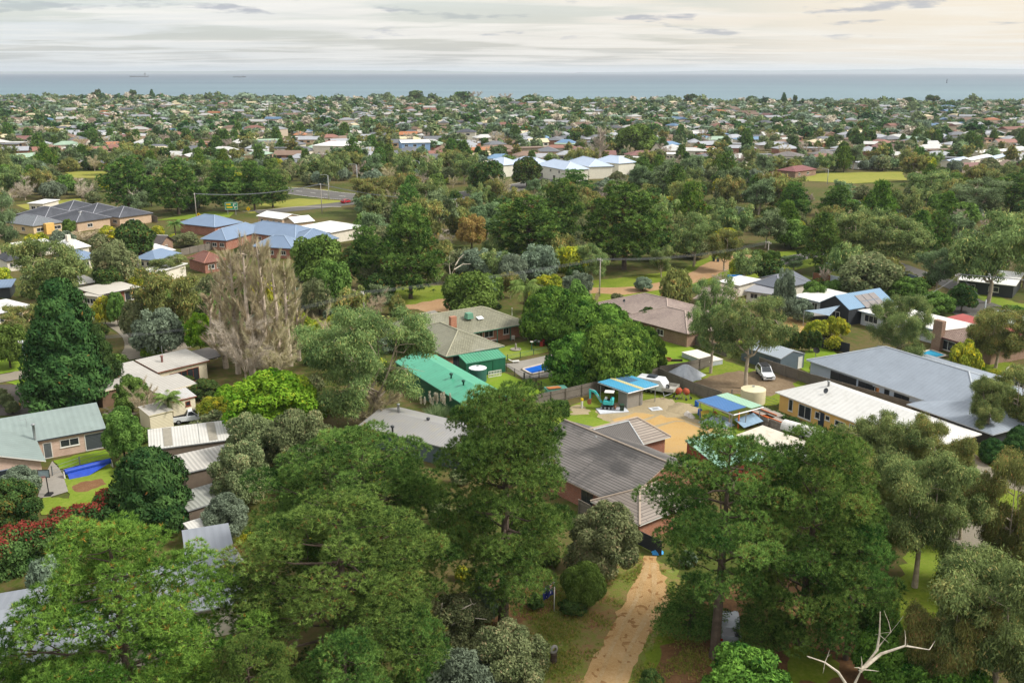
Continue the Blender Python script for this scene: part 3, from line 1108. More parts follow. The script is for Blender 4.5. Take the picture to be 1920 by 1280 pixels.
def band(name, pxs, wid, m, clear=True, step=2.0, jit=0.05, clr=2.0):
	"""a road along photo pixels, width in metres"""
	W = [at(x, y) for x, y in pxs]
	# resample with a smooth curve
	P = []
	for i in range(len(W) - 1):
		p0, p1, p2, p3 = W[max(i - 1, 0)], W[i], W[i + 1], W[min(i + 2, len(W) - 1)]
		k = max(2, int((p2 - p1).length / 4))
		for j in range(k):
			t = j / k
			P.append(0.5 * ((2 * p1) + (p2 - p0) * t + (2 * p0 - 5 * p1 + 4 * p2 - p3) * t * t + (3 * p1 - p0 - 3 * p2 + p3) * t ** 3))
	P.append(W[-1])
	_lvl[0] += 1
	z = 0.004 + 0.0016 * _lvl[0]
	rs = random.Random(_lvl[0])
	Lp, Rp = [], []
	for i, p in enumerate(P):
		t = (P[min(i + 1, len(P) - 1)] - P[max(i - 1, 0)])
		n = Vector((-t.y, t.x, 0)).normalized()
		Lp.append(p + n * (wid / 2 + rs.gauss(0, jit)))
		Rp.append(p - n * (wid / 2 + rs.gauss(0, jit)))
	mb = MB()
	for i in range(len(P) - 1):
		mb.quad([(*q.xy, z) for q in (Rp[i], Rp[i + 1], Lp[i + 1], Lp[i])])
		if clear:
			c = [P[i] + (q - P[i]) * (1 + clr / wid * 2) for q in (Rp[i],)] + [P[i + 1] + (q - P[i + 1]) * (1 + clr / wid * 2) for q in (Rp[i + 1], Lp[i + 1])] + [P[i] + (Lp[i] - P[i]) * (1 + clr / wid * 2)]
			CLEAR.append([(q.x, q.y) for q in c])
	structure(mb.build(name, G[m] if isinstance(m, str) else m))
	return P, z

# foreground block
patch("verge", [(830, 1330), (880, 1190), (905, 1130), (960, 1085), (1060, 1075), (1130, 1050), (1200, 1040), (1260, 1060), (1300, 1110), (1330, 1180), (1340, 1330)], "verge", 1.0, .25)
patch("ground_litter", [(880, 1130), (920, 1085), (1020, 1080), (1045, 1110), (1040, 1140), (985, 1165), (940, 1190), (900, 1175)], "litter", 1.0, .3)
patch("driveway", [(1078, 1300), (1100, 1255), (1122, 1218), (1146, 1180), (1164, 1140), (1183, 1100), (1202, 1072), (1208, 1040), (1232, 1042), (1240, 1075), (1252, 1105), (1256, 1128), (1240, 1155), (1216, 1190), (1198, 1228), (1182, 1260), (1172, 1300)], "sand", .7, .14)
patch("grass_strip", [(1255, 1140), (1280, 1150), (1290, 1190), (1270, 1225), (1225, 1270), (1195, 1275), (1210, 1235), (1232, 1195)], "grass", .7, .3)
patch("pine_floor", [(1265, 1190), (1300, 1120), (1430, 1080), (1560, 1100), (1640, 1180), (1650, 1330), (1180, 1330), (1200, 1290)], "litter", 1, .4)
patch("mossy_grass", [(1470, 1215), (1500, 1205), (1560, 1225), (1580, 1270), (1500, 1290), (1475, 1250)], "grass", .6, .3)
patch("paddock", [(1680, 1130), (1690, 1060), (1720, 1010), (1790, 985), (1830, 1010), (1810, 1060), (1770, 1110), (1720, 1150)], "lawn", .8, .3)
patch("grass_slope", [(1640, 1110), (1700, 1090), (1760, 1120), (1740, 1210), (1680, 1240), (1640, 1190)], "grass", .8, .3)
patch("gravel_path", [(1755, 1010), (1790, 960), (1800, 900), (1830, 890), (1830, 960), (1860, 1000), (1900, 1040), (1880, 1075), (1830, 1040)], "paleroad", .8, .3)
for i, pth in enumerate((((1112, 1300), (1150, 1210), (1192, 1125), (1214, 1055)), ((1152, 1300), (1182, 1210), (1224, 1130), (1226, 1055)))):
	band("wheel_rut", pth, .42, "rut", False, jit=.06)
# right hand driveway of the neighbours
patch("nature_strip", [(1760, 880), (1790, 800), (1830, 815), (1960, 880), (1960, 960), (1860, 950)], "grass", 1, .2)
patch("gravel_drive", [(1790, 880), (1785, 845), (1795, 822), (1815, 825), (1835, 860), (1865, 880), (1930, 905), (1930, 925), (1850, 905)], "paleroad", .8, .15)
patch("garden_bed", [(1835, 855), (1860, 845), (1905, 850), (1900, 868), (1875, 875), (1848, 870)], "mulch", .8, .1)
patch("mulch_strip", [(1805, 808), (1830, 818), (1850, 838), (1838, 842), (1810, 820)], "mulch", .8, .1)
# sheds yard
patch("yard_grass", [(1000, 775), (1060, 765), (1130, 735), (1240, 722), (1300, 740), (1340, 765), (1400, 800), (1390, 840), (1300, 860), (1200, 850), (1100, 830), (1020, 815)], "grass", 1, .2)
patch("yard", [(1116, 772), (1140, 757), (1190, 752), (1245, 745), (1262, 752), (1270, 765), (1300, 785), (1345, 795), (1375, 812), (1350, 845), (1270, 855), (1200, 840), (1140, 800)], "yard", 1, .2)
patch("sandy_yard", [(1148, 787), (1190, 774), (1240, 778), (1290, 790), (1350, 812), (1358, 830), (1300, 852), (1230, 846), (1190, 810)], "orange", 1, .3)
patch("back_lawn", [(1005, 772), (1050, 775), (1110, 782), (1148, 793), (1140, 806), (1095, 818), (1030, 802)], "lawn", .8, .15)
patch("sand_patch", [(1066, 762), (1090, 759), (1107, 771), (1094, 777), (1072, 778)], "yard", .5, .2)
for pth in (((1165, 800), (1215, 785), (1262, 765), (1258, 748)), ((1185, 815), (1245, 795), (1285, 790), (1340, 815))):
	band("wheel_rut", pth, .5, "yard", False, jit=.1)
# pool house garden
patch("courtyard_lawn", [(928, 655), (960, 646), (996, 637), (1024, 648), (1028, 660), (985, 668), (950, 675)], "lawn", .8, .06)
patch("pool_deck", [(945, 683), (985, 675), (1046, 662), (1075, 690), (1040, 705), (983, 711)], "concrete", 99, 0)
patch("side_lawn", [(905, 716), (911, 704), (946, 699), (985, 716), (1019, 737), (994, 743), (960, 746), (930, 738)], "brightlawn", .8, .08)
patch("corner_lawn", [(1006, 714), (1032, 708), (1065, 722), (1028, 734)], "brightlawn", .8, .05)
# vacant block with the ute
patch("block_grass", [(1190, 716), (1225, 697), (1300, 705), (1345, 672), (1400, 690), (1520, 710), (1505, 730), (1455, 760), (1400, 762), (1330, 745), (1270, 728)], "grass", 1, .2)
patch("block_dirt", [(1290, 722), (1330, 705), (1375, 697), (1440, 695), (1495, 712), (1490, 728), (1445, 742), (1400, 742), (1340, 735)], "dirt", 1, .35)
patch("chook_lawn", [(1215, 640), (1232, 630), (1262, 640), (1345, 668), (1300, 698), (1236, 692)], "brightlawn", .8, .15)
patch("yellow_lawn", [(1290, 630), (1330, 614), (1405, 622), (1420, 640), (1400, 655), (1350, 652)], "lawn", .8, .15)
patch("sandpit", [(1462, 612), (1478, 594), (1508, 604), (1545, 628), (1500, 632)], "orange", .8, .15)
patch("shed_lawn", [(1500, 690), (1510, 658), (1548, 650), (1570, 664), (1520, 680), (1516, 700)], "brightlawn", .8, .1)
patch("garden_lawn", [(1700, 690), (1790, 672), (1900, 680), (1920, 700), (1850, 720), (1760, 712)], "grass", 1, .2)
# dirt track and streets behind
patch("track_verge", [(1060, 560), (1100, 528), (1180, 520), (1280, 505), (1330, 480), (1420, 478), (1480, 470), (1560, 462), (1600, 480), (1520, 500), (1440, 520), (1340, 530), (1240, 555), (1120, 572)], "grass", 2, .3, keep=False)
band("dirt_track", [(1085, 545), (1160, 545), (1240, 537), (1300, 522), (1340, 503), (1366, 488), (1400, 478)], 6.5, "track", jit=.4)
band("street", [(1390, 492), (1440, 496), (1490, 484), (1545, 477), (1640, 486), (1720, 512), (1800, 540), (1860, 575)], 6, "asphalt")
patch("street_corner", [(1770, 575), (1815, 562), (1868, 578), (1930, 600), (1930, 628), (1850, 597), (1790, 590)], "asphalt", 2, .05)
patch("corner_grass", [(1815, 555), (1850, 545), (1880, 560), (1935, 575), (1935, 598), (1870, 572)], "lawn", 1, .2)
patch("reserve_grass", [(740, 560), (800, 540), (880, 560), (900, 590), (820, 585), (760, 580)], "track", 2, .5, keep=False)
patch("reserve_green", [(690, 560), (760, 535), (880, 540), (840, 560), (760, 572)], "grass", 2, .5, keep=False)
patch("driveway_slab", [(785, 588), (815, 582), (830, 592), (800, 600), (785, 597)], "concrete", 99, 0)
# left streets
band("side_street", [(-40, 716), (30, 705), (75, 692), (140, 683), (240, 668), (300, 658), (370, 640)], 4.6, "paleroad")
patch("left_grass", [(-40, 700), (0, 640), (60, 620), (72, 640), (70, 690), (0, 702)], "brightlawn", 1, .2)
patch("left_strip", [(10, 718), (60, 706), (80, 720), (60, 726)], "brightlawn", 1, .15)
patch("dark_drive", [(-40, 722), (30, 722), (60, 726), (75, 745), (108, 765), (40, 780), (-40, 780)], "darkasphalt", 2, .1)
band("gravel_lane", [(258, 660), (262, 640), (245, 618), (215, 602)], 5.0, "paleroad")
patch("lane_grass", [(225, 598), (262, 588), (275, 600), (255, 625)], "brightlawn", 1, .2)
patch("house_lawn", [(100, 864), (150, 852), (198, 843), (210, 858), (150, 872), (112, 880)], "brightlawn", .6, .1)
patch("pool_lawn", [(75, 962), (80, 930), (130, 935), (118, 880), (205, 868), (240, 905), (245, 960), (120, 975)], "lawn", .6, .15)
patch("paved_court", [(70, 935), (82, 895), (98, 865), (112, 880), (118, 890), (128, 922), (95, 932)], "concrete", 99, 0)
patch("rock_bed", [(135, 915), (150, 905), (190, 898), (200, 908), (165, 922), (140, 922)], "mulch", .5, .1)
# highway and open fields further back
HW, HWZ = band("highway", [(420, 352), (540, 357), (620, 366), (700, 372), (800, 372), (900, 362), (980, 350), (1035, 338), (1060, 325)], 17, "asphalt", clr=5)
band("connector", [(480, 398), (540, 394), (620, 385), (700, 376), (760, 372)], 9, "asphalt", clr=4)
band("footpath", [(455, 397), (520, 392), (560, 388), (640, 388)], 2.0, "concrete", clr=1)
patch("highway_verge", [(430, 392), (560, 372), (640, 376), (650, 384), (560, 388), (470, 400)], "field", 4, .5, lift=.007)
patch("median", [(540, 350), (620, 356), (600, 362), (545, 358)], "field", 4, .5, lift=.006)
patch("left_verge", [(290, 414), (400, 396), (440, 398), (430, 408), (330, 412)], "lawn", 4, .5)
patch("far_field", [(120, 322), (210, 322), (200, 334), (140, 334)], "field", 6, .5)
patch("open_field", [(1490, 338), (1540, 325), (1690, 322), (1700, 338), (1600, 345)], "field", 6, .5)
patch("left_field", [(30, 385), (150, 372), (160, 384), (60, 396)], "field", 5, .5)

# tufts of grass and weeds over the foreground clearing
rng = np.random.default_rng(61)
Pg_ = []
poly = [at(*q) for q in ((890, 1185), (960, 1085), (1060, 1072), (1200, 1040), (1300, 1100), (1345, 1180), (1340, 1330), (850, 1330))]
drv = [at(*q) for q in ((1075, 1320), (1146, 1180), (1202, 1072), (1208, 1040), (1232, 1042), (1256, 1128), (1216, 1190), (1165, 1320))]

def within(x, y, poly_):
	c = False
	for i in range(len(poly_)):
		a, b = poly_[i], poly_[i - 1]
		if (a.y > y) != (b.y > y) and x < (b.x - a.x) * (y - a.y) / (b.y - a.y) + a.x:
			c = not c
	return c

x0, x1, y0, y1 = min(p.x for p in poly), max(p.x for p in poly), min(p.y for p in poly), max(p.y for p in poly)
while len(Pg_) < 9000:
	x, y = rng.uniform(x0, x1), rng.uniform(y0, y1)
	if within(x, y, poly) and not within(x, y, drv) and sin(x * .9 + 2 * sin(y * .5)) * sin(y * .7 + x * .3) + rng.normal() * .35 > .1:
		Pg_.append((x, y, 0.03))
Pg_ = np.array(Pg_)
me = leafmesh("grass_tufts", foliage("tuft_grass", "#66752f", "#a8a552", "#b99f66", .8, .3, 0), needles(Pg_, np.tile([0, 0, 1.0], (len(Pg_), 1)), .26, .035, 6, rng, .55), np.repeat(rng.random(len(Pg_)), 6))
o = bpy.data.objects.new("grass_tufts", me)
COL.objects.link(o)
o["kind"], o["label"] = "stuff", "rough grass tufts over the clearing beside the driveway"

# road markings on the highway
mb = MB()
wm = mat("road_paint", "#e2e0d8", .8)
for off in (-8, 0, 8):
	for i in range(0, len(HW) - 1, 1 if off else 2):
		a, b = HW[i], HW[i + 1]
		t = (b - a).normalized()
		n = Vector((-t.y, t.x, 0))
		p, q = a + n * off, (b if off else a + (b - a) * .8) + n * off
		mb.quad([(*(p - n * .12).xy, HWZ + .006), (*(q - n * .12).xy, HWZ + .006), (*(q + n * .12).xy, HWZ + .006), (*(p + n * .12).xy, HWZ + .006)])
structure(mb.build("road_marking", wm))
# ------------------------------------------------------------------ hand-planted trees
random.seed(11)
PR = {}

def proto(key, f, *a, **k):
	if key not in PR:
		PR[key] = f(*a, **k)
	return PR[key]

# near pines, each its own crown
pA = mk_pine(1, 18, 7.4, .22, 6.4, "pine", (.30, .042, 14), 1.1, peak=.85)
pB = mk_pine(2, 19, 7.2, .24, 6.0, "darkpine", (.30, .042, 14), 1.15)
pC = mk_pine(3, 17, 9.0, .20, 6.0, "darkpine", (.30, .042, 14), 1.15)
pD = mk_pine(4, 21, 6.0, .18, 6.2, "darkpine", (.30, .042, 14), 1.2, flat=.6, peak=.42, step=.045)
pE = mk_pine(5, 20, 7.4, .40, 5.8, "darkpine", (.30, .042, 14), 1.15, peak=.55)
pF = mk_pine(6, 19, 7.2, .12, 5.8, "darkpine", (.30, .042, 14), 1.15)
G1 = "pines around the sandy driveway"
tree(pA, 262, 1400, 972, 455, "big yellow green pine over the grey metal roof in the lower left corner", G1)
tree(pB, 655, 1300, 935, 430, "bushy pine left of the flag, nearest of the pair between cottage roofs and driveway", G1)
tree(pC, 690, 1120, 800, 430, "broad spreading pine standing just behind the bushy pine left of the flag", G1)
tree(pD, 945, 1172, 720, 268, "tall dark pine with layered boughs and thick trunk beside the flagpole", G1)
tree(pE, 1340, 1232, 812, 350, "tall dark pine with bare lower trunk on the right bank of the sandy driveway", G1)
tree(pF, 1500, 1205, 798, 330, "dense dark pine right behind the bare trunked driveway pine", G1)
pS = mk_pine(8, 12, 5.0, .1, 4.0, "darkpine", (.30, .042, 14), 1.15)
tree(pS, 1585, 1235, 975, 190, "low dark pine at the foot of the two driveway pines, beside the paddock", G1)
tree(pS, 1292, 1195, 1085, 130, "low dark pine boughs at the left of the bare driveway trunk", G1)
tree(pS, 1425, 1225, 1110, 110, "small dark pine between the two driveway pine trunks", G1)
tree(pS, 15, 1400, 1225, 190, "small dark pine cut off by the lower left corner", G1)
tree(pB, 480, 1450, 1195, 190, "sparse pine at the bottom edge between the corner pine and the bushy pine", G1)
tree(pS, 650, 1420, 1185, 230, "shaggy low pine at the bottom edge below the bushy pine", G1)
tree(pS, 790, 1330, 1130, 130, "low pine bough mass below the bleached snag near the boundary corner", G1)

gw1 = mk_gum(21, 15, 7.5, "gum", .20, .22, 1.05, 8, 7, 1.3, .16, flat=.8, dead=.26, low=1.5)
gw2 = mk_gum(22, 14, 6.5, "gum", .20, .24, 1.6, 6, 8, 1.3, .24, flat=.7)
gw5 = mk_gum(25, 14, 6.5, "gum", .22, .26, 1.25, 5, 6, 1.2, .34, flat=.6)
gw3 = mk_gum(23, 12, 5.5, "olivegum", .20, .24, 1.6, 6, 8, 1.25, .2, flat=.7, dead=.1)
gw4 = mk_gum(24, 16, 6.5, "gum", .22, .26, 1.6, 6, 8, 1.4, .26, flat=.7, dead=.08)
tree(gw1, 697, 800, 572, 240, "large weeping grey green gum with white bare boughs beside the green shed")
tree(gw5, 1398, 728, 545, 150, "leaning dark trunked gum in the dirt block beside the white ute")
tree(gw5, 1332, 700, 518, 110, "slender gum with bent trunk at the fence corner by the dirt block")
tree(gw1, 1683, 690, 552, 115, "weeping feathery gum behind the long grey roof and pool")
tree(gw3, 1866, 690, 578, 125, "round brownish topped gum near the turquoise pool and brick chimney")
Gg = "gums by the gravel drive"
tree(gw2, 1655, 935, 785, 160, "gum in front of the white roof of the yellow house", Gg)
tree(gw3, 1745, 945, 792, 120, "pale limbed gum over the parked trailers at the end of the white roof", Gg)
tree(gw4, 1715, 1100, 850, 190, "sprawling gum with leaning grey limb at the head of the paddock", Gg)
tree(gw2, 1800, 1010, 880, 120, "thin gum at the turn of the gravel drive", Gg)
tree(gw3, 1880, 1110, 868, 160, "broad gum hanging over the gravel path at the right edge", Gg)
tree(gw4, 1850, 1345, 1045, 270, "big olive gum filling the lower right corner", Gg)
tree(gw3, 1765, 1335, 1115, 160, "olive gum with pale dead boughs between the white dead tree and the corner", Gg)
tree(gw2, 1625, 1080, 930, 120, "light green gum squeezed between dark pine and paddock", Gg)
tree(gw3, 1590, 1010, 850, 120, "yellow green gum crown pressed against the right driveway pine", Gg)
tree(gw2, 1690, 1015, 868, 150, "green gum behind the leaning grey limb", Gg)
tree(gw2, 1800, 1200, 1085, 140, "grey green gum between the paddock and the corner gum", Gg)
tree(gw4, 1843, 832, 708, 80, "upright pale trunked gum at the fence end of the long grey house", Gg)
tree(gw3, 1902, 815, 698, 120, "yellowish gum at the right edge behind the bark bed", Gg)

cyp = mk_cypress(31, 14, 4.6, "cypress", 230, .26, 1.4, "cone", 1.0, asp=.4)
cyd = mk_cypress(32, 9, 4.2, "cypress", 170, .30, 1.35, "dome", .95)
hcy = mk_cypress(33, 7.5, 4.0, "hedge", 210, .26, 1.6, "dome", .8, ang=1.2, asp=.36)
tree(cyp, 135, 762, 526, 150, "tall dark cypress cone beside the dark driveway")
tree(cyp, 188, 745, 610, 75, "lower dark cypress tight against the tall cypress cone by the cottage")
tree(cyd, 287, 992, 842, 155, "dark bushy conifer beyond the red topped hedge")
Hc = "clipped bright green cypress row"
for x, yb, yt, wd, lb in ((1035, 640, 540, 100, "farthest cypress of the back row by the palm"), (1085, 650, 556, 100, "middle cypress of the back row behind the brick house"),
                          (1138, 655, 574, 85, "end cypress of the back row nearest the brown tiled house"), (1087, 716, 628, 104, "front row cypress overhanging the blue swimming pool"),
                          (1132, 720, 612, 112, "tallest cypress of the front row above the blue carport"), (1182, 706, 608, 95, "front row cypress at the paling fence by the chicken lawn"),
                          (1212, 690, 616, 60, "smallest cypress closing the front row by the bright lawn")):
	tree(hcy, x, yb, yt - 2, wd * 1.12, lb, Hc)

lime = mk_dense(41, 9, 5.2, "lime", 95, 1.15, .24, .55, 1.5, .1, .15)
dns = mk_dense(42, 9, 4.5, "green", 75, 1.15, .24, .5, 1.5, .1, .2)
drk = mk_dense(43, 8, 4.2, "magnolia", 70, 1.1, .24, .5, 1.5, .06, .15)
tea = mk_dense(44, 6, 4.0, "tea", 80, .95, .17, .45, 1.35, .03, .25, flat=.7, jit=.9)
gry = mk_dense(45, 6, 3.6, "grey", 70, .95, .2, .4, 1.35, .03, .2, jit=.9)
wat = mk_dense(46, 5, 3.4, "wattle", 60, .95, .2, .5, 1.4, .03, .2, flat=.6)
tree(lime, 518, 822, 698, 176, "rounded lime green tree between the cottage and the weeping gum")
tree(tea, 478, 890, 778, 115, "olive tea tree bush below the lime green tree by the white shed")
tree(tea, 568, 895, 772, 118, "olive tea tree bush between the lime green tree and the broad pine")
tree(tea, 455, 950, 835, 120, "olive tea tree bush over the corrugated shed roof")
tree(gry, 425, 1010, 930, 90, "grey bush under the ribbed shed roof beside the small white lean-to", kind="shrub")
tree(drk, 28, 992, 900, 105, "bronze tipped magnolia by the paved court at the left edge")
tree(gry, 38, 940, 878, 85, "silvery olive bush below the brick gable window", kind="shrub")
tree(dns, 235, 868, 766, 76, "yellow green bush at the garage corner of the green roofed brick house")
tree(mk_dense(47, 7, 4, "tea", 85, .95, .18, .45, 1.4, .05, .2, gapx=.1), 1130, 1085, 948, 136, "olive tree between the tall dark pine and the tiled brick house")
tree(mk_dense(48, 4.5, 2.9, "green", 70, .8, .16, .3, 1.6, .05, .2, droop=1), 1094, 1132, 1055, 84, "feathery bright green pepper tree beside the flagpole")
Bs = "grey shrubs at the foot of the frame"
tree(tea, 955, 1300, 1180, 160, "grey green bush beside the old tyre near the boundary corner", Bs, "shrub")
tree(gry, 872, 1340, 1225, 150, "silvery bush at the bottom edge left of the driveway", Bs, "shrub")
tree(tea, 850, 1220, 1120, 130, "dull bush behind the bleached snag under the bushy pine", Bs, "shrub")
tree(gry, 905, 1160, 1098, 70, "small dull bush left of the tall dark pine trunk", Bs, "shrub")
tree(drk, 1075, 1150, 1125, 50, "low dark shrub at the base of the flagpole", None, "shrub")
tree(drk, 1004, 1140, 1114, 34, "tiny dark shrub left of the flagpole", None, "shrub")
Ls = "lime green shrubs at the bottom edge"
limeg = mk_dense(50, 5, 3.6, "hedge", 80, .9, .18, .5, 1.6, .03, .2, flat=.6)
limeb = mk_dense(49, 5, 3.6, "lime", 80, .9, .22, .5, 1.5, .03, .2, flat=.6)
tree(limeg, 1395, 1340, 1232, 180, "lime green bush at the bottom edge below the driveway pines", Ls, "shrub")
tree(limeg, 1665, 1292, 1180, 130, "lime green bush just behind the white dead tree", Ls, "shrub")
tree(limeg, 1760, 1350, 1240, 170, "lime green bush at the bottom edge right of the dead tree", Ls, "shrub")
tree(drk, 1852, 1105, 1055, 130, "glossy dark green bush at the far end of the paddock", None, "shrub")
tree(wat, 1780, 1105, 1075, 60, "bright yellow green bush beside the glossy dark bush", None, "shrub")
tree(drk, 1217, 1310, 1255, 45, "little blue green shrub at the driveway's right edge, bottom of the frame", None, "shrub")
tree(cyd, 1858, 865, 822, 50, "rounded dark bush in the bark mulch bed", None, "shrub")
tree(cyd, 1905, 862, 800, 60, "taller dark bush behind the mulch bed at the right edge", None, "shrub")
tree(cyd, 1820, 815, 775, 46, "dark bush against the paling fence end by the pale trunked gum", None, "shrub")

# left middle ground
pop = mk_bare(51, 16, 1.9, "twig", "twig", True, 1.0, .04, 3400, 10)
pop2 = mk_bare(52, 15, 1.8, "twig", "twig", True, 1.0, .04, 3200, 9)
Pg = "row of leafless poplars"
for i, (x, yb, yt, wd, lb) in enumerate(((404, 672, 545, 44, "leftmost leafless poplar, short and thin"), (424, 690, 500, 52, "second leafless poplar from the left end of the row"),
                                         (447, 700, 466, 56, "third leafless poplar of the row, forked top"), (474, 704, 436, 62, "tallest leafless poplar in the middle of the row"),
                                         (500, 700, 446, 60, "leafless poplar just right of the tallest one"), (524, 694, 470, 54, "leafless poplar third from the right end"),
                                         (545, 686, 486, 52, "leafless poplar second from the right end"), (561, 676, 512, 42, "rightmost leafless poplar beside the yellow wattle"))):
	tree(pop if i % 2 else pop2, x, yb, yt, wd * .98, lb, Pg)
bar = mk_bare(53, 7, 4.2, "pinktwig", "twig", False, .8, .028, 4200)
bar2 = mk_bare(54, 6, 3.8, "twig", "twig", False, .8, .028, 3800)
tree(bar, 462, 716, 590, 130, "pinkish leafless shrub thicket at the foot of the poplars")
tree(bar2, 525, 712, 620, 110, "leafless brown thicket between the poplars and the lime tree")
tree(bar2, 690, 806, 712, 120, "grey leafless tree under the weeping gum by the grey shed roof")
tree(bar2, 632, 690, 580, 90, "grey leafless tree left of the weeping gum")
tree(bar2, 695, 600, 545, 70, "pale leafless tree behind the weeping gum by the wires")
tree(bar, 222, 790, 768, 70, "dry brown creeper heap at the cottage garden bank", None, "shrub")
tree(bar2, 330, 850, 815, 70, "leafless purple shrub between the two white shed roofs", None, "shrub")
tree(wat, 562, 650, 586, 52, "yellow flowering wattle at the right end of the poplars")
tree(wat, 598, 655, 600, 56, "yellow flowering wattle between poplars and weeping gum")
tree(wat, 405, 790, 745, 62, "yellow tinged bush beside the white ute and outbuilding", None, "shrub")
tree(dns, 250, 780, 705, 60, "leafy garden bush in front of the cottage wing")
tree(bar2, 275, 790, 715, 66, "half bare shrub in front of the cottage verandah")
tree(limeb, 424, 753, 722, 42, "clipped round green bush in the cottage garden", None, "shrub")
tree(drk, 385, 745, 712, 60, "dark hedge bush by the cottage glass door", None, "shrub")
tree(drk, 352, 725, 704, 26, "small spiky bush below the cottage window", None, "shrub")
tree(mk_palm(55, 4.5, 2.2), 318, 794, 735, 62, "small palm in front of the cottage outbuilding")
Rb = "round clipped bushes along the dark driveway"
for x, yb, yt, wd, lb in ((70, 738, 702, 30, "large round clipped bush at the head of the dark driveway"), (89, 750, 730, 20, "middle round clipped bush by the dark driveway"),
                          (102, 760, 742, 17, "smaller round clipped bush by the dark driveway"), (112, 766, 752, 14, "smallest round clipped bush at the garage corner")):
	tree(limeb, x, yb, yt, wd, lb, Rb, "shrub")
Tg = "straw coloured tussocks by the dark driveway"
for x, yb, yt, lb in ((2, 745, 728, "straw tussock at the left edge by the dark driveway"), (12, 760, 738, "straw tussock between the other two by the driveway"), (24, 775, 752, "straw tussock nearest the green roof")):
	tree(tea, x, yb, yt, 26, lb, Tg, "shrub")
tree(limeb, 288, 672, 636, 44, "pale lime bush behind the cottage roof")
tree(lime, 378, 668, 588, 54, "dense yellow green tree left of the poplar feet")
gm1 = mk_gum(61, 13, 6.0, "gum", .3, .3, 1.15, 5, 5, 1.5, .25)
gm2 = mk_gum(62, 12, 6.0, "olivegum", .3, .32, 1.2, 5, 5, 1.5, .22, flat=.55)
gm3 = mk_gum(63, 15, 6.0, "greygum", .3, .3, 1.15, 5, 5, 1.5, .3)
dm1 = mk_dense(64, 9, 5.0, "green", 60, 1.4, .36, .5, 1.35, .05, .22)
dm2 = mk_dense(65, 8, 5.0, "tea", 60, 1.4, .34, .45, 1.3, .03, .22, jit=.9)
dm3 = mk_dense(66, 9, 4.6, "magnolia", 55, 1.4, .36, .5, 1.35, .05, .18)
dm4 = mk_dense(67, 8, 5.0, "grey", 55, 1.3, .34, .45, 1.3, .04, .2, jit=.9)
dm5 = mk_dense(68, 5, 4.5, "wattle", 50, 1.2, .34, .5, 1.35, .03, .22, flat=.6)
pm1 = mk_pine(69, 20, 7.0, .15, .55, "darkpine", (.75, .18, 12), 1.5)
pm2 = mk_pine(70, 18, 6.0, .12, .55, "darkpine", (.75, .18, 12), 1.5, peak=.5)
bm1 = mk_bare(71, 8, 4.5, "twig", "twig", False, 1.0, .05, 2200)
bm2 = mk_bare(72, 8, 4.2, "pinktwig", "twig", False, 1.0, .05, 2200)
cm1 = mk_cypress(73, 12, 4.0, "cypress", 90, .55, 1.2, "cone", 1.3)
tree(gm1, 97, 575, 445, 150, "wide gum with white forked trunk above the left flat roofed houses")
tree(gm3, 8, 500, 362, 80, "tall gum at the left edge in front of the dark roofed row")
tree(dm3, 258, 492, 416, 72, "dense dark tree beside the chimneyed white cottage")
tree(dm2, 220, 545, 455, 78, "bronze olive tree in front of the slate roofs")
tree(dm3, 207, 552, 498, 56, "low dark tree behind the flat roofed brick house")
tree(gm2, 322, 640, 505, 120, "broad olive gum with thick dark fork left of the poplars")
tree(dm4, 300, 668, 580, 100, "grey green bush mass below the broad olive gum by the gravel lane")
tree(dm2, 262, 640, 565, 60, "dull bush at the bend of the gravel lane")
tree(dm5, 198, 610, 556, 44, "yellow green tree behind the cypress cone by the brick house")
tree(dm1, 222, 612, 548, 34, "small dark green tree at the brick house carport")
tree(dm1, 20, 690, 610, 70, "dark garden tree on the left lawn beside the side street")
tree(gm2, 45, 640, 575, 80, "olive gum behind the left lawn near the white roof")
tree(dm1, 600, 545, 442, 95, "dense green tree right of the poplars below the blue roofs")
tree(dm1, 625, 585, 490, 70, "light green tree by the wires right of the poplars")
tree(dm2, 600, 590, 520, 60, "dull olive bush right of the poplars")
tree(dm5, 262, 545, 505, 52, "yellow green bush above the flat roofed brick house")
tree(gm1, 320, 520, 478, 70, "light gum in front of the red brown tiled roof")
tree(bm1, 165, 452, 428, 90, "leafless thicket in front of the dark roofed row")
tree(dm5, 205, 450, 424, 46, "mustard coloured bush in front of the dark roofed row")
tree(dm5, 72, 468, 437, 44, "yellow bush at the corner of the grey roofed unit")
tree(dm1, 131, 440, 411, 24, "small round green tree at the corner of the dark roofed row")
tree(mk_palm(74, 6, 2.5), 330, 455, 412, 36, "palm beside the blue roofed nursing complex")
tree(dm2, 352, 462, 437, 50, "olive bush at the blue roof corner")

# middle: big dark pines and tea trees behind the houses
tree(pm2, 770, 560, 388, 125, "big green pine left of the reserve behind the power lines")
tree(pm1, 990, 500, 368, 150, "massive dark pine behind the tea trees, left of the two largest")
tree(pm1, 1170, 505, 345, 155, "massive dark pine beside the dirt track, right of the two largest")
tree(pm2, 1055, 450, 335, 80, "dark pine wedged behind the two massive pines")
tree(pm2, 690, 545, 425, 80, "green pine beside the big green pine, on its left")
tree(dm4, 895, 530, 468, 85, "grey tea tree nearest the bleached snag")
tree(dm4, 960, 540, 478, 60, "small grey tea tree in front of the massive dark pine")
tree(dm4, 1010, 530, 460, 85, "large grey tea tree in front of the massive dark pine")
tree(dm2, 700, 545, 490, 60, "grey bush behind the wires above the weeping gum")
tree(dm1, 880, 600, 510, 96, "dense mid green tree behind the tiled brick house")
tree(gm1, 1110, 530, 455, 62, "pale gum beside the tall power pole")
tree(gm1, 1240, 520, 460, 46, "small crooked gum on the dirt track verge")
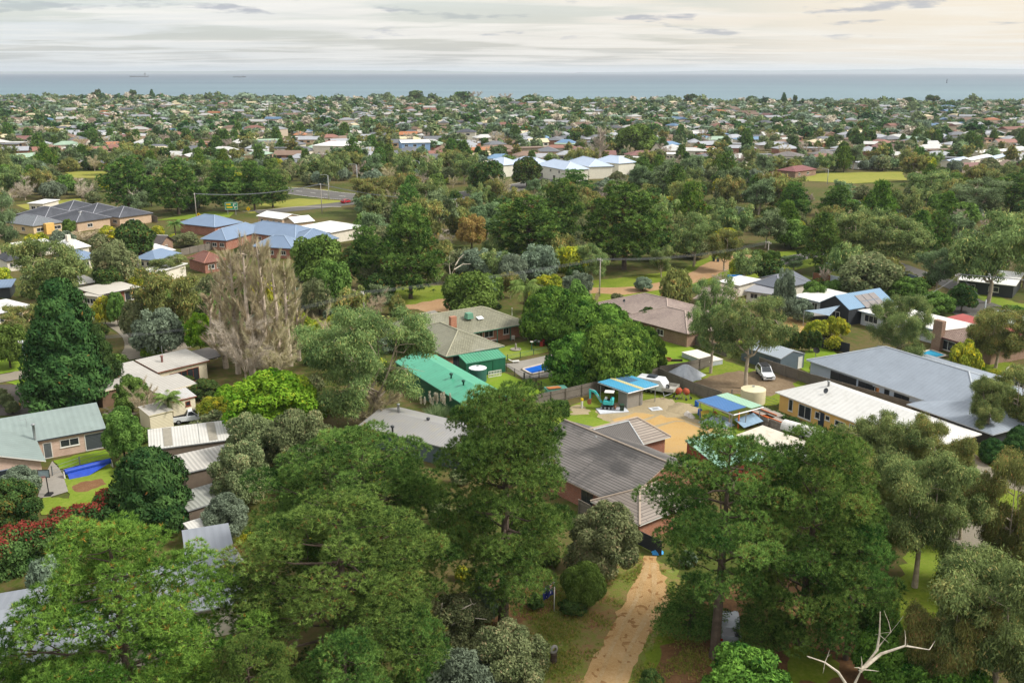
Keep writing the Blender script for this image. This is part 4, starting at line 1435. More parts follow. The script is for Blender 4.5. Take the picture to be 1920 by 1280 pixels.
tree(dm4, 1085, 555, 510, 60, "grey bush between the palm and the power pole")
tree(dm5, 1030, 545, 515, 50, "yellow green bush behind the palm")
tree(mk_palm(75, 5, 3.6, 30, "palm", .4), 985, 600, 526, 76, "large feather palm behind the clipped cypress row")
tree(dm4, 1205, 545, 520, 38, "small grey tree on the corner of the dirt track", None)
tree(mk_dense(76, 8, 4.6, "russet", 55, 1.3, .34, .45, 1.1, .08, .2, jit=.9), 885, 468, 404, 58, "russet autumn tree behind the massive pines")
tree(gm2, 705, 402, 334, 90, "flat topped gum beside the highway lamp")
tree(gm1, 803, 415, 343, 80, "pale green gum in front of the highway lamp")
tree(gm3, 893, 362, 308, 36, "white limbed gum across the highway")
tree(dm3, 912, 368, 302, 64, "dark round tree beside the white limbed gum")
tree(dm3, 988, 352, 296, 56, "dark round tree in front of the pale blue townhouses")
tree(pm2, 1078, 380, 318, 66, "dark pine at the highway bend by the pale blue townhouses")
tree(mk_bare(77, 16, 2.6, "pinktwig", "twig", True, 1.2, .08, 2200, 8), 1124, 312, 238, 30, "leafless poplar beside the pale blue townhouses")
tree(dm1, 1190, 292, 234, 80, "huge round tree right of the leafless poplar")
Pr = "dark pines beside the highway"
for x, yb, yt, wd, lb in ((243, 398, 294, 92, "bulky highway pine behind the white dead tree"), (335, 402, 299, 92, "highway pine second from the left, dome topped"),
                          (428, 398, 301, 80, "highway pine third from the left"), (478, 394, 303, 62, "highway pine fourth from the left, narrow"), (512, 390, 318, 60, "rightmost highway pine, lower than the others")):
	tree(pm1 if x % 2 else pm2, x, yb, yt, wd, lb, Pr)
# right middle ground
tree(gm1, 1300, 500, 402, 90, "tall gum with dark trunk at the green bins")
tree(gm2, 1357, 508, 432, 64, "thin trunked gum beside the orange track")
tree(dm5, 1384, 522, 480, 38, "bushy wattle at the end of the dirt track")
tree(dm1, 1422, 505, 468, 32, "small street tree left of the crossarm pole")
tree(dm1, 1446, 508, 470, 32, "small street tree right of the crossarm pole")
tree(gm3, 1487, 512, 478, 50, "pale bush behind the slate roofs by the street")
tree(dm3, 1542, 518, 496, 32, "dark round street tree by the brown fence")
tree(gm1, 1600, 500, 392, 120, "wide gum behind the curved white fence")
tree(gm1, 1680, 500, 402, 120, "wide gum behind the blue grey fence")
tree(gm2, 1560, 470, 410, 80, "gum at the street bend behind the curved fence")
tree(dm2, 1622, 560, 478, 120, "domed olive tree behind the black gabled house")
tree(gm3, 1755, 555, 465, 80, "grey leaved gum with white trunk left of the service pole")
tree(gm1, 1852, 568, 402, 160, "huge gum with thick dark trunk on the corner grass")
tree(gm1, 1920, 540, 390, 110, "huge gum cut by the right edge behind the corner grass")
tree(dm1, 1698, 568, 520, 76, "bushy tree right of the black gabled house")
tree(dm1, 1754, 592, 548, 66, "round garden tree left of the service pole")
tree(dm3, 1802, 585, 532, 50, "dark round tree right of the service pole")
tree(dm4, 1467, 600, 506, 48, "grey leaved tree in front of the slate roofs")
tree(dm4, 1496, 602, 560, 56, "silvery bush beside the sail shaded deck")
tree(dm1, 1525, 570, 528, 46, "green bushes behind the flat white roof", None)
tree(dm1, 1560, 560, 526, 44, "green bush by the weathered side fence", None)
tree(dm5, 1566, 632, 594, 46, "golden green bush in front of the black gable")
tree(dm5, 1532, 632, 600, 50, "bronze green bush in front of the sail shade")
tree(wat, 1545, 628, 606, 26, "orange tipped bush between the golden and bronze bushes", None, "shrub")
tree(dm3, 1216, 618, 578, 40, "dark tree behind the clipped cypress, by the brown tiled house")
Hd = "dark hedge plants behind the small shed"
for x in (1489, 1503, 1517, 1530):
	tree(drk, x, 660, 620, 20, {1489: "hedge plant nearest the small grey shed", 1503: "second hedge plant from the small grey shed", 1517: "third hedge plant from the small grey shed", 1530: "hedge plant nearest the black fence"}[x], Hd, "shrub")
tree(dm5, 1806, 708, 640, 60, "feathery yellow green tree beside the turquoise pool")
tree(wat, 1712, 668, 645, 34, "orange tinged bush at the turquoise pool's edge", None, "shrub")
tree(limeb, 1828, 700, 668, 30, "lime sapling beside the kennel", None)
tree(wat, 1865, 715, 694, 36, "yellow strap leaved bush by the far right shed", None, "shrub")
tree(pm2, 1487, 418, 342, 62, "dark pine in the scrub, left of a similar one")
tree(pm2, 1565, 425, 348, 64, "dark pine in the scrub, right of a similar one")
tree(pm2, 1300, 360, 330, 50, "dark pine rising from the yellow scrub")
tree(pm1, 1895, 400, 325, 90, "dark tree mass at the right edge of the scrub")
tree(gm3, 1830, 410, 335, 110, "tall white trunked gums in the scrub", None)
tree(gm1, 1740, 385, 318, 90, "spreading gum above the scrub", None)
tree(cm1, 1607, 283, 251, 26, "symmetrical Norfolk style pine among the far roofs")
tree(cm1, 295, 262, 237, 20, "conical pine among the far roofs on the left")
tree(cm1, 1455, 259, 234, 32, "dark conical tree among the far roofs left of the symmetrical pine")

# bleached dead trees
d1 = mk_dead(81, 12, [([(0, 0, -.2), (.2, 0, 4.2), (1.0, 0, 6.8)], .26), ([(.9, 0, 6.6), (2.2, .3, 8.4), (2.3, .4, 9.8), (2.1, .3, 12.0)], .16),
                      ([(1.0, 0, 6.8), (2.6, .4, 8.0), (4.4, .2, 8.9), (6.2, -.2, 8.8)], .18), ([(.4, 0, 4.6), (-.8, .2, 6.4), (-2.0, .1, 7.4), (-3.6, -.2, 8.2)], .15),
                      ([(2.2, .3, 8.6), (3.1, .2, 10.2), (2.9, .3, 11.0)], .08)], twigs=18)
p = at(1578, 1385)
plant(d1, p, height_at(p, 1150), 6.2, "bleached white dead tree with curved arms at the bottom edge", rz=0)
d2 = mk_dead(82, 6, [([(0, 0, -.2), (.2, 0, 2.2), (1.2, 0, 4.2)], .14), ([(.3, 0, 2.4), (.1, 0, 4.4), (.25, 0, 5.8)], .1), ([(1.2, 0, 4.2), (2.0, 0, 5.2), (2.8, .1, 5.6)], .1),
                     ([(1.0, 0, 3.6), (2.6, .1, 4.2), (4.0, 0, 4.1)], .09)], twigs=10)
p = at(826, 1235)
plant(d2, p, height_at(p, 1125), 3.4, "bleached snag with hooked boughs left of the tall dark pine", rz=0)
p = at(842, 552)
plant(d2, p, height_at(p, 476), 5, "bleached snag above the reserve behind the tiled brick house", rz=.6)
p = at(257, 402)
plant(d1, p, height_at(p, 336), 9, "white dead tree in front of the bulky highway pine", rz=2.6)
# ------------------------------------------------------------------ buildings
GLASS = glass_mat()
FRAME_W = mat("window_frame_white", "#cfccc4", .5, .05)
FRAME_D = mat("window_frame_dark", "#3a3d40", .5, .05)
FRAME_R = mat("window_frame_red_timber", "#7c3a26", .6, .1)
METAL_G = mat("galvanised_metal", "#9a9c9c", .45, .15, metal=.3)
BLACK = mat("black_rubber", "#1d1d1d", .8, .2)

def brick_mat(name, c1, c2, mortar="#a89c8c"):
	if name in _mats:
		return _mats[name]
	m, t, out = newmat(name)
	b = N("ShaderNodeBsdfPrincipled", t)
	tcn = N("ShaderNodeTexCoord", t)
	br = N("ShaderNodeTexBrick", t)
	L(t, tcn.outputs["UV"], br.inputs["Vector"])
	br.inputs["Scale"].default_value = 1.0
	br.inputs["Mortar Size"].default_value = .008
	br.inputs["Brick Width"].default_value = .24
	br.inputs["Row Height"].default_value = .086
	br.inputs["Color1"].default_value = (*srgb(c1), 1)
	br.inputs["Color2"].default_value = (*srgb(c2), 1)
	br.inputs["Mortar"].default_value = (*srgb(mortar), 1)
	n1 = noise(t, tcn.outputs["Object"], .6, 5, .6)
	L(t, mixc(t, ramp(t, n1, [(.4, (0, 0, 0)), (.75, (.4,) * 3)]), br.outputs[0], tuple(x * .6 for x in srgb(c2))), b.inputs["Base Color"])
	b.inputs["Roughness"].default_value = .85
	L(t, b.outputs[0], out.inputs[0])
	_mats[name] = m
	return m

class House:
	"""an Empty at the front left corner; local x runs along the front, y away from the viewer, z up"""

	def __init__(s, name, label, A, B, e, cat="house", group=None):
		a, b = at(*A, e), at(*B, e)
		s.o = Vector((a.x, a.y, 0))
		s.rz = atan2(b.y - a.y, b.x - a.x)
		s.len = hypot(b.x - a.x, b.y - a.y)
		s.root = thing(name, label, cat, s.o, s.rz, group)
		s.wings = []

	def loc(s, px, py, z=0.0):
		p = at(px, py, z) - s.o
		c, n = cos(-s.rz), sin(-s.rz)
		return (p.x * c - p.y * n, p.x * n + p.y * c)

	def rise(s, px, py, e, p=.38, y0=0):
		"""where a ridge of pitch p shows at a photo pixel: distance back from the eave, height"""
		z = e + 1.0
		for _ in range(30):
			z = .5 * z + .5 * (e + p * (s.loc(px, py, z)[1] - y0))
		return s.loc(px, py, z)[1], z

	def part(s, mb, name, m, smooth=False, parent=None, bevel=0):
		return mb.build(name, m, parent or s.root, smooth, bevel)

	def wing(s, x0, y0, x1, y1, e, r, kind, wall, roof, over=.45, trim=None, base=0.0, th=.14, caps=None, axis=None, walls=True, hipb=True):
		"""roof edges are the given rectangle; walls stand `over` inside it"""
		lx, ly = x1 - x0, y1 - y0
		ax = axis or ("u" if lx >= ly else "v")
		R = MB()
		lines = []
		xm, ym = (x0 + x1) / 2, (y0 + y1) / 2
		if kind == "gable":
			if ax == "u":
				R.quad([(x0, y0, e), (x1, y0, e), (x1, ym, r), (x0, ym, r)])
				R.quad([(x1, y1, e), (x0, y1, e), (x0, ym, r), (x1, ym, r)])
				lines.append(((x0, ym, r), (x1, ym, r)))
			else:
				R.quad([(x1, y0, e), (x1, y1, e), (xm, y1, r), (xm, y0, r)])
				R.quad([(x0, y1, e), (x0, y0, e), (xm, y0, r), (xm, y1, r)])
				lines.append(((xm, y0, r), (xm, y1, r)))
		elif kind == "hip":
			if ax == "u":
				h = min(ly / 2, lx / 2)
				p, q = (x0 + h, ym, r), (x1 - h, ym, r)
				R.quad([(x0, y0, e), (x1, y0, e), q, p])
				R.quad([(x1, y1, e), (x0, y1, e), p, q])
				R.quad([(x1, y0, e), (x1, y1, e), q])
				R.quad([(x0, y1, e), (x0, y0, e), p])
			else:
				h = min(lx / 2, ly / 2)
				p, q = (xm, y0 + h, r), (xm, y1 - h, r)
				R.quad([(x1, y0, e), (x1, y1, e), q, p])
				R.quad([(x0, y1, e), (x0, y0, e), p, q])
				R.quad([(x0, y0, e), (x1, y0, e), p])
				R.quad([(x1, y1, e), (x0, y1, e), q])
			lines += [(p, q)]
			if ax == "u":
				lines += [((x0, y0, e), p), ((x0, y1, e), p), ((x1, y0, e), q), ((x1, y1, e), q)]
			else:
				lines += [((x0, y0, e), p), ((x1, y0, e), p), ((x0, y1, e), q), ((x1, y1, e), q)]
		elif kind == "skillion":      # low at the front, high at the back (or the reverse when r < e)
			R.quad([(x0, y0, e), (x1, y0, e), (x1, y1, r), (x0, y1, r)])
		elif kind == "skillion_x":    # rises to the right
			R.quad([(x0, y0, e), (x1, y0, r), (x1, y1, r), (x0, y1, e)])
		# fascia all round, soffit under
		def ez(x, y):
			if kind == "skillion":
				return e + (r - e) * (y - y0) / ly
			if kind == "skillion_x":
				return e + (r - e) * (x - x0) / lx
			return e
		C = [(x0, y0), (x1, y0), (x1, y1), (x0, y1)]
		gab = kind == "gable"
		for i in range(4):
			a, b = C[i], C[(i + 1) % 4]
			if gab and ((ax == "u" and i in (1, 3)) or (ax == "v" and i in (0, 2))):
				m_ = ((a[0] + b[0]) / 2, (a[1] + b[1]) / 2)
				R.quad([(*a, e - th), (*m_, r - th), (*m_, r), (*a, e)], 1)
				R.quad([(*m_, r - th), (*b, e - th), (*b, e), (*m_, r)], 1)
			else:
				R.quad([(*a, ez(*a) - th), (*b, ez(*b) - th), (*b, ez(*b)), (*a, ez(*a))], 1)
		if kind.startswith("skillion"):
			R.quad([(*c, ez(*c) - th) for c in reversed(C)], 1)
		elif gab:
			if ax == "u":
				R.quad([(x0, ym, r - th), (x1, ym, r - th), (x1, y0, e - th), (x0, y0, e - th)], 1)
				R.quad([(x1, ym, r - th), (x0, ym, r - th), (x0, y1, e - th), (x1, y1, e - th)], 1)
			else:
				R.quad([(xm, y1, r - th), (xm, y0, r - th), (x0, y0, e - th), (x0, y1, e - th)], 1)
				R.quad([(xm, y0, r - th), (xm, y1, r - th), (x1, y1, e - th), (x1, y0, e - th)], 1)
		else:
			R.quad([(*c, e - th) for c in reversed(C)], 1)
		ro = s.part(R, "roof", [roof, trim or roof])
		if caps:
			cb = MB()
			for a, b in lines:
				cb.tube([Vector(a) + Vector((0, 0, .02)), Vector(b) + Vector((0, 0, .02))], .11, 6)
			s.part(cb, "ridge_cap", caps, parent=ro)
		# walls
		wx0, wy0, wx1, wy1 = x0 + over, y0 + over, x1 - over, y1 - over
		if walls:
			W = MB()
			def wz(x, y):
				z = ez(x, y)
				return z - th - .01
			P = [(wx0, wy0), (wx1, wy0), (wx1, wy1), (wx0, wy1)]
			for i in range(4):
				a, b = P[i], P[(i + 1) % 4]
				pts = [(*a, base), (*b, base), (*b, wz(*b)), (*a, wz(*a))]
				if gab and ((ax == "u" and i in (1, 3)) or (ax == "v" and i in (0, 2))):
					sl = (r - e) / ((ly if ax == "u" else lx) / 2)
					e2 = e + sl * over - th - .01
					m_ = ((a[0] + b[0]) / 2, (a[1] + b[1]) / 2)
					pts = [(*a, base), (*b, base), (*b, e2), (*m_, r - th - .01), (*a, e2)]
				W.quad(pts)
			s.part(W, "wall", wall)
		s.wings.append((wx0, wy0, wx1, wy1))
		c_, n_ = cos(s.rz), sin(s.rz)
		Wc = [(s.o.x + x * c_ - y * n_, s.o.y + x * n_ + y * c_) for x, y in ((x0 - 1, y0 - 1), (x1 + 1, y0 - 1), (x1 + 1, y1 + 1), (x0 - 1, y1 + 1))]
		CLEAR.append(Wc)
		pp = [pix((*q, z)) for q in Wc for z in (0.8, r)]
		KEEP.append((min(q[0] for q in pp) + 6, min(q[1] for q in pp) + 3, max(q[0] for q in pp) - 6, max(q[1] for q in pp) - 4, depth((*Wc[0], 0))))
		return ro

	def opening(s, wi, side, a, wdt, z0, z1, kind="window", frame=None, panes=2, panel=None):
		"""a window or door on one wall of wing wi; a = distance of its near edge from the wall's left end as seen from outside"""
		x0, y0, x1, y1 = s.wings[wi]
		O, u, n = {"f": ((x0, y0), (1, 0), (0, -1)), "r": ((x1, y0), (0, 1), (1, 0)), "b": ((x1, y1), (-1, 0), (0, 1)), "l": ((x0, y1), (0, -1), (-1, 0))}[side]
		O, u, n = Vector((*O, 0)), Vector((*u, 0)), Vector((*n, 0))
		fr, F = frame or FRAME_W, MB()
		def bar(s0, s1, za, zb, pr=.05):
			c = O + u * ((s0 + s1) / 2) + n * (pr / 2) + Vector((0, 0, (za + zb) / 2))
			d = (abs(s1 - s0), pr, zb - za)
			F.box(c, d, atan2(u.y, u.x))
		t = .09
		bar(a, a + t, z0, z1)
		bar(a + wdt - t, a + wdt, z0, z1)
		bar(a + t, a + wdt - t, z1 - t, z1)
		bar(a + t, a + wdt - t, z0, z0 + t)
		for k in range(1, panes):
			q = a + wdt * k / panes
			bar(q - t * .35, q + t * .35, z0 + t, z1 - t, .045)
		if kind == "window":
			bar(a - .08, a + wdt + .08, z0 - .07, z0 - .002, .1)
		f = s.part(F, kind, fr)
		g = MB()
		c = O + u * (a + wdt / 2) + n * .012 + Vector((0, 0, (z0 + z1) / 2))
		g.box(c, (wdt - 2 * t, .02, z1 - z0 - 2 * t), atan2(u.y, u.x))
		s.part(g, "panel" if panel else "pane", panel or GLASS, parent=f)
		return f

	def box(s, name, c, d, m, rz=0, parent=None, top=1.0):
		return s.part(MB().box(c, d, rz, 0, top), name, m, parent=parent)

	def tubes(s, name, paths, r, m, parent=None):
		mb = MB()
		for p in paths:
			mb.tube(p, r, 6)
		return s.part(mb, name, m, parent=parent)

	def posts(s, pts, h, w_=.1, m=None, z0=0):
		for p in pts:
			s.part(MB().box((p[0], p[1], (h + z0) / 2), (w_, w_, h - z0)), "post", m or METAL_G)

	def flue(s, x, y, z, h=.9, r=.1, m=None):
		return s.part(MB().lathe([(r, -.4), (r, h), (r * 1.5, h), (r * 1.5, h + .12), (.01, h + .14)], (x, y, z), 10), "flue", m or METAL_G, True)

	def dish(s, x, y, z, r=.38):
		mb = MB()
		mb.tube([(x, y, z - .2), (x, y, z + .7)], .03, 6)
		s.part(mb, "aerial_mast", METAL_G)
		d = MB()
		prof = [(r * k / 5, .12 * (k / 5) ** 2) for k in range(6)]
		d.lathe(prof, (0, 0, 0), 14)
		M = Matrix.Translation((x, y - .05, z + .75)) @ Matrix.Rotation(radians(65), 4, "X")
		d.v = [tuple(M @ Vector(v)) for v in d.v]
		s.part(d, "satellite_dish", mat("dish_grey", "#4a4d52", .5))

	def antenna(s, x, y, z, h=2.0):
		mb = MB().tube([(x, y, z - .2), (x, y, z + h)], .025, 5)
		mb.tube([(x - .9, y, z + h * .95), (x + .9, y, z + h * .95)], .018, 5)
		for k in range(7):
			q = x - .85 + k * .28
			mb.tube([(q, y - .45 + .03 * k, z + h * .95), (q, y + .45 - .03 * k, z + h * .95)], .012, 4)
		s.part(mb, "aerial", METAL_G)

def zprof(v):
	return v

RED_BRICK = brick_mat("red_brick", "#9a5438", "#82442e")
PINK_BRICK = brick_mat("pinkish_brick", "#c3a591", "#b39380", "#c4b8ac")
BROWN_BRICK = brick_mat("brown_brick", "#8c6850", "#775642")
ORANGE_BRICK = brick_mat("orange_brick", "#ae6a48", "#9a5a3c")

# 1. brick house with green grey tiles and the courtyard
GT = tiled("green_grey_tiles", "#8a8770", "#777560", .36, .33, stain=("#8f8d7c", .35))
GREEN_TRIM = mat("green_trim", "#2f6b58", .5)
GREY_GREEN_CAP = mat("tile_ridge_green_grey", "#98957f", .8)
h = House("brick_house", "orange brick house with green grey tiled roofs around a lawn courtyard", (836, 669), (946, 649), 2.6)
yB = h.loc(892, 623, 2.6)[1]
yR, zR = h.rise(934, 570, 2.6, .4, yB)
xr = h.loc(994, 605, 2.6)[0]
xg = h.loc(811, 590, 5.2)[0]
dB = (yR - yB) * 2
h.wing(0, 0, h.len, yB + dB * .55, 2.6, 2.6 + h.len * .21, "hip", ORANGE_BRICK, GT, .7, GREEN_TRIM, caps=GREY_GREEN_CAP, axis="v")
h.wing(min(-1.0, xg - dB * .35), yB, xr, yB + dB, 2.58, zR, "hip", ORANGE_BRICK, GT, 1.3, GREEN_TRIM, caps=GREY_GREEN_CAP, axis="u")
ww = h.wings[1]
for px, wd in ((912, 1.5), (938, 1.9), (985, 1.2)):
	a = h.loc(px, 640, 1.0)[0] - ww[0]
	h.opening(1, "f", a - wd / 2, wd, .9, 2.1)
h.opening(0, "f", 1.0, 1.6, .1, 2.2, "door", FRAME_D)
for px, py in ((941, 637), (969, 634)):
	q = h.loc(px, py + 9, 0)
	h.posts([(q[0], yB + .15)], 2.4, .12, GREEN_TRIM)
q = h.loc(849, 607, 4.6)
h.box("chimney", (q[0], q[1], 4.6), (1.1, .8, 2.6), ORANGE_BRICK)
q = h.loc(879, 590, 4.9)
h.box("evaporative_cooler", (q[0], q[1], 4.75), (1.25, 1.25, 1.0), mat("cooler_green", "#5f8c74", .6), top=.85)
for px, py in ((900, 597), (806, 609)):
	q = h.loc(px, py, 4.0)
	h.part(MB().box((q[0], q[1], 4.12), (1.1, .9, .12), rx=.3), "skylight", mat("skylight", "#dfe3e6", .3))
q = h.loc(960, 585, 4.2)
h.flue(q[0], q[1], 4.0, .8, .06, FRAME_W)

# 2. flat green shed and long green gabled shed
GRN = ribbed("green_sheet", "#1f5f45", .22, 0, .5, .1, .5)
GRN_ROOF = ribbed("green_roof_sheet", "#3f8a68", .5, 0, .4, .08, .6)
GRN_LIGHT = ribbed("pale_green_roof_sheet", "#4b9c7c", .75, 0, .4, .1, .1, dirt=("#3b7a62", .45))
h = House("green_shed", "dark green ribbed steel shed with a low sloping roof beside the tiled house", (874, 680.5), (949, 668.5), 2.5, "shed")
yd = h.loc(927, 655, 3.1)[1]
h.wing(0, 0, h.len, yd, 2.5, 3.1, "skillion", GRN, GRN_ROOF, .08, mat("green_flashing", "#5f9f86", .5))
h.opening(0, "f", 2.3, 2.4, .05, 2.2, "door", mat("green_door_frame", "#174a36", .5), 1, GRN)
h.antenna(3.2, yd - 1.2, 3.0, .9)
h = House("gabled_green_shed", "long pale green roofed shed with dark green walls and two roof vents", (854, 685), (936, 731), 3.0, "shed")
q = h.loc(857, 751, 3.0)
wdt = -h.loc(857, 751, 3.0)[1]
h.wing(-6.5, -abs(wdt), h.len + 3.2, 0, 3.0, 3.0 + abs(wdt) * .17, "gable", GRN, GRN_LIGHT, .12, mat("green_flashing", "#5f9f86", .5), axis="u")
for px, py in ((846, 706), (869, 719)):
	q = h.loc(px, py, 4.1)
	h.part(MB().lathe([(.12, -.5), (.12, .25), (.26, .3), (.26, .5), (.05, .58)], (q[0], q[1], 4.1), 12), "roof_vent", mat("vent_dark", "#21483c", .5), True)

# 3. dark tiled house in the foreground
DT = tiled("dark_weathered_tiles", "#77716c", "#68625d", .36, 40.0, stain=("#33312f", .8), gap=.12)
DT2 = tiled("brown_grey_tiles", "#9b8f83", "#84786d", .36, 40.0, stain=("#6a625a", .4), gap=.25)
CAP = mat("tile_ridge_tan", "#a39383", .85)
h = House("tiled_brick_house", "red brick house with a dark stained tiled roof behind the tall dark pine", (1067, 903), (1125, 931), 2.6)
rA, rB = h.loc(1094, 792, 5.6), h.loc(1240, 872, 5.6)
half = (rA[1] + rB[1]) / 2
fr_x = rB[0]
bk_x = rA[0]
h.wing(min(bk_x, -9), 0, fr_x, half * 2, 2.6, 5.6, "gable", RED_BRICK, DT, .5, CAP, axis="u", caps=CAP)
# lower front wing
q0, q1, q2 = h.loc(1110, 936, 2.5), h.loc(1212, 905, 3.6), h.loc(1270, 905, 2.5)
h.wing(h.len - .2, -1.2, h.len + 7.0, half + 1.5, 2.4, 4.1, "hip", ORANGE_BRICK, DT2, .5, FRAME_W, caps=CAP, axis="v")
h.opening(0, "f", max(.5, -min(bk_x, -9) + 1.0), 1.8, .6, 2.2, "window", FRAME_D)
h.opening(0, "f", max(.5, -min(bk_x, -9) + 3.8), .9, .05, 2.1, "door", FRAME_D, 1)
q = h.loc(1118, 830, 4.6)
h.flue(q[0], q[1], 4.4, .9, .13)
# rear wing with the dark verandah roof
h2 = House("tiled_rear_wing", "tiled hip roofed rear wing with a charcoal ribbed verandah slope", (1190, 836), (1258, 818), 2.5)
pk = h2.loc(1168, 791, 4.7)
dd = max(6.0, pk[1] * 2)
h2.wing(-9.0, 0, h2.len, dd, 2.5, 4.7, "hip", RED_BRICK, DT2, .5, FRAME_W, caps=CAP, axis="u")
DARKSHEET = ribbed("charcoal_sheet", "#55504c", .25, 0, .5, .1, .5)
sl = (4.7 - 2.5) / (dd / 2)
mb = MB()
x0, x1 = -4.2, 1.2
mb.quad([(x0, -.25, 2.5 - sl * .25 + .09), (x1, -.25, 2.5 - sl * .25 + .09), (x1, dd * .46, 2.5 + sl * dd * .46 + .09), (x0, dd * .46, 2.5 + sl * dd * .46 + .09)])
mb.quad([(x0, -.25, 2.35 - sl * .25 + .09), (x1, -.25, 2.35 - sl * .25 + .09), (x1, -.25, 2.5 - sl * .25 + .09), (x0, -.25, 2.5 - sl * .25 + .09)])
vr = h2.part(mb, "verandah_roof", DARKSHEET)
h2.tubes("flashing", [[(x0, -.25, 2.6 - sl * .25), (x0, dd * .46, 2.6 + sl * dd * .46)], [(x1, -.25, 2.6 - sl * .25), (x1, dd * .46, 2.6 + sl * dd * .46)], [(x0, dd * .46, 2.62 + sl * dd * .46), (x1, dd * .46, 2.62 + sl * dd * .46)]], .1, METAL_G, vr)
h2.opening(0, "f", 4.6, 4.0, .3, 2.2, "window", FRAME_W, 4)

# 4. yellow house with the long white roof
YEL = mat("yellow_render", "#d9ad63", .8, .06, .8, dirt=("#b98f55", .4))
WHT_ROOF = ribbed("white_roof_sheet", "#c4c2bc", .75, 0, .5, .04, .2, dirt=("#8f8a80", .35))
h = House("yellow_house", "long yellow rendered house with a white sheet roof and dark windows", (1453, 734.5), (1738, 843), 2.7)
rd = h.rise(1535, 712.5, 2.7, .33)
dp = rd[0] * 2
h.wing(0, 0, h.len, dp, 2.7, rd[1], "hip", YEL, WHT_ROOF, .5, FRAME_W, axis="u")
for px, wd, z0, z1, k in ((1484, .8, .6, 2.3, "window"), (1511, 2.3, .3, 2.2, "window"), (1535, .9, 1.0, 2.0, "window"), (1542.5, 1.0, .05, 2.15, "door"), (1554, .8, 1.3, 2.0, "window"), (1578, 1.8, 1.1, 1.9, "window"), (1604, 1.5, .9, 2.1, "window")):
	a = h.loc(px, 734 + (px - 1453) * .378 + 14, 1.4)[0] - .5
	h.opening(0, "f", a - wd / 2, wd, z0, z1, k, FRAME_W if k == "window" else FRAME_D, 1 if wd < 1.2 else 2, None if k == "window" else mat("navy_door", "#2c3440", .5))
q = h.loc(1553, 727, 4.0)
h.flue(q[0], q[1], 3.9, 1.0, .15)
q = h.loc(1549, 742, 3.4)
h.dish(q[0], q[1], 3.4)

# 5. long grey house
GREY_ROOF = ribbed("blue_grey_roof_sheet", "#868e97", .6, 0, .5, .09, .18, dirt=("#6f767c", .4))
GREY_CAP = mat("grey_roof_flashing", "#b3b8bc", .5)
WBOARD = ribbed("pale_blue_weatherboard", "#bcc6d2", .18, 1, .7, .05, .4)
h = House("long_grey_house", "long low house with a wide blue grey sheet roof and pale weatherboards", (1512, 674.5), (1812, 777), 2.7)
bk = h.loc(1860, 713, 2.7)
rg = h.loc(1630, 650, 5.0)
dp = max(bk[1], 10)
h.wing(0, 0, h.len + 2, dp, 2.7, 2.7 + dp * .19, "hip", WBOARD, GREY_ROOF, .5, GREY_CAP, axis="u", caps=GREY_CAP)
h.wing(7, dp - 6, 20, dp + 3, 2.75, 3.9, "hip", WBOARD, GREY_ROOF, .4, GREY_CAP, axis="u")
h.wing(h.len - 7, -3.0, h.len + 6, 7, 2.5, 3.7, "hip", FRAME_D, GREY_ROOF, .5, GREY_CAP, axis="u")
for px, wd, z0, z1, pn in ((1574, 5.0, .1, 2.2, 3), (1616, 2.6, 1.2, 2.1, 2), (1633, .8, 1.1, 2.0, 1), (1657, .9, .2, 2.2, 1), (1685, 2.6, .3, 2.2, 2)):
	a = h.loc(px, 674 + (px - 1512) * .34 + 18, 1.4)[0] - .5
	h.opening(0, "f", a - wd / 2, wd, z0, z1, "window", FRAME_D, pn)
a = h.loc(1650, 735, 1.2)[0] - .5
h.opening(0, "f", a - .45, .9, .05, 2.1, "door", FRAME_W, 1, mat("orange_timber_door", "#c07a3e", .5))

# 6. small grey shed
GSH = ribbed("slate_sheet", "#59656c", .25, 0, .5, .08, .4)
GSHR = ribbed("light_slate_roof", "#9aa3aa", .3, 0, .45, .05, .4)
h = House("small_grey_shed", "small slate grey gabled shed with a white door behind the paling fence", (1464, 672.5), (1510, 662.5), 2.4, "shed")
dp = h.loc(1417, 643, 2.4)[1]
dp = max(8.0, min(dp, 14))
h.wing(0, 0, h.len, dp, 2.4, 3.3, "gable", GSH, GSHR, .08, METAL_G, axis="v")
h.opening(0, "f", h.len * .72, 1.0, .05, 2.0, "door", FRAME_W, 1, FRAME_W)

# 7. black gabled house with the flat white wings
BLK = ribbed("black_weatherboard", "#272b2f", .2, 1, .7, .1, .4)
BLUE_ROOF = ribbed("steel_blue_roof", "#6f8da6", .5, 0, .4, .06, .4)
FLATW = ribbed("flat_white_roof", "#cfcdc4", .6, 0, .6, .04, .2, dirt=("#a9a698", .4))
PALEW = ribbed("pale_wall_boards", "#b9bcbe", .2, 1, .7, .06, .3)
h = House("black_gabled_house", "black gable fronted house with a steel blue roof and solar panels", (1537, 566), (1592, 580), 3.2)
pk = h.loc(1567, 552, 5.4)
bk = h.loc(1642, 557, 3.2)
dp = max(10, min(bk[1], 18))
h.wing(0, 0, h.len, dp, 3.2, 5.2, "gable", BLK, BLUE_ROOF, .1, mat("blue_trim", "#7f9db8", .5), axis="v")
h.wing(-8.5, 1.5, .2, dp - 1, 2.7, 2.95, "skillion", PALEW, FLATW, .5, mat("blue_trim", "#7f9db8", .5))
h.wing(h.len - .2, 2.5, h.len + 26, 11, 2.7, 3.0, "skillion", PALEW, FLATW, .6, mat("blue_trim", "#7f9db8", .5))
h.opening(0, "f", h.len * .42, 1.9, .1, 2.2, "door", FRAME_W, 2)
h.opening(1, "f", .8, 2.6, 1.2, 2.2, "window", FRAME_W, 3)
h.opening(1, "f", 4.4, 1.4, .4, 2.2, "window", FRAME_W, 2)
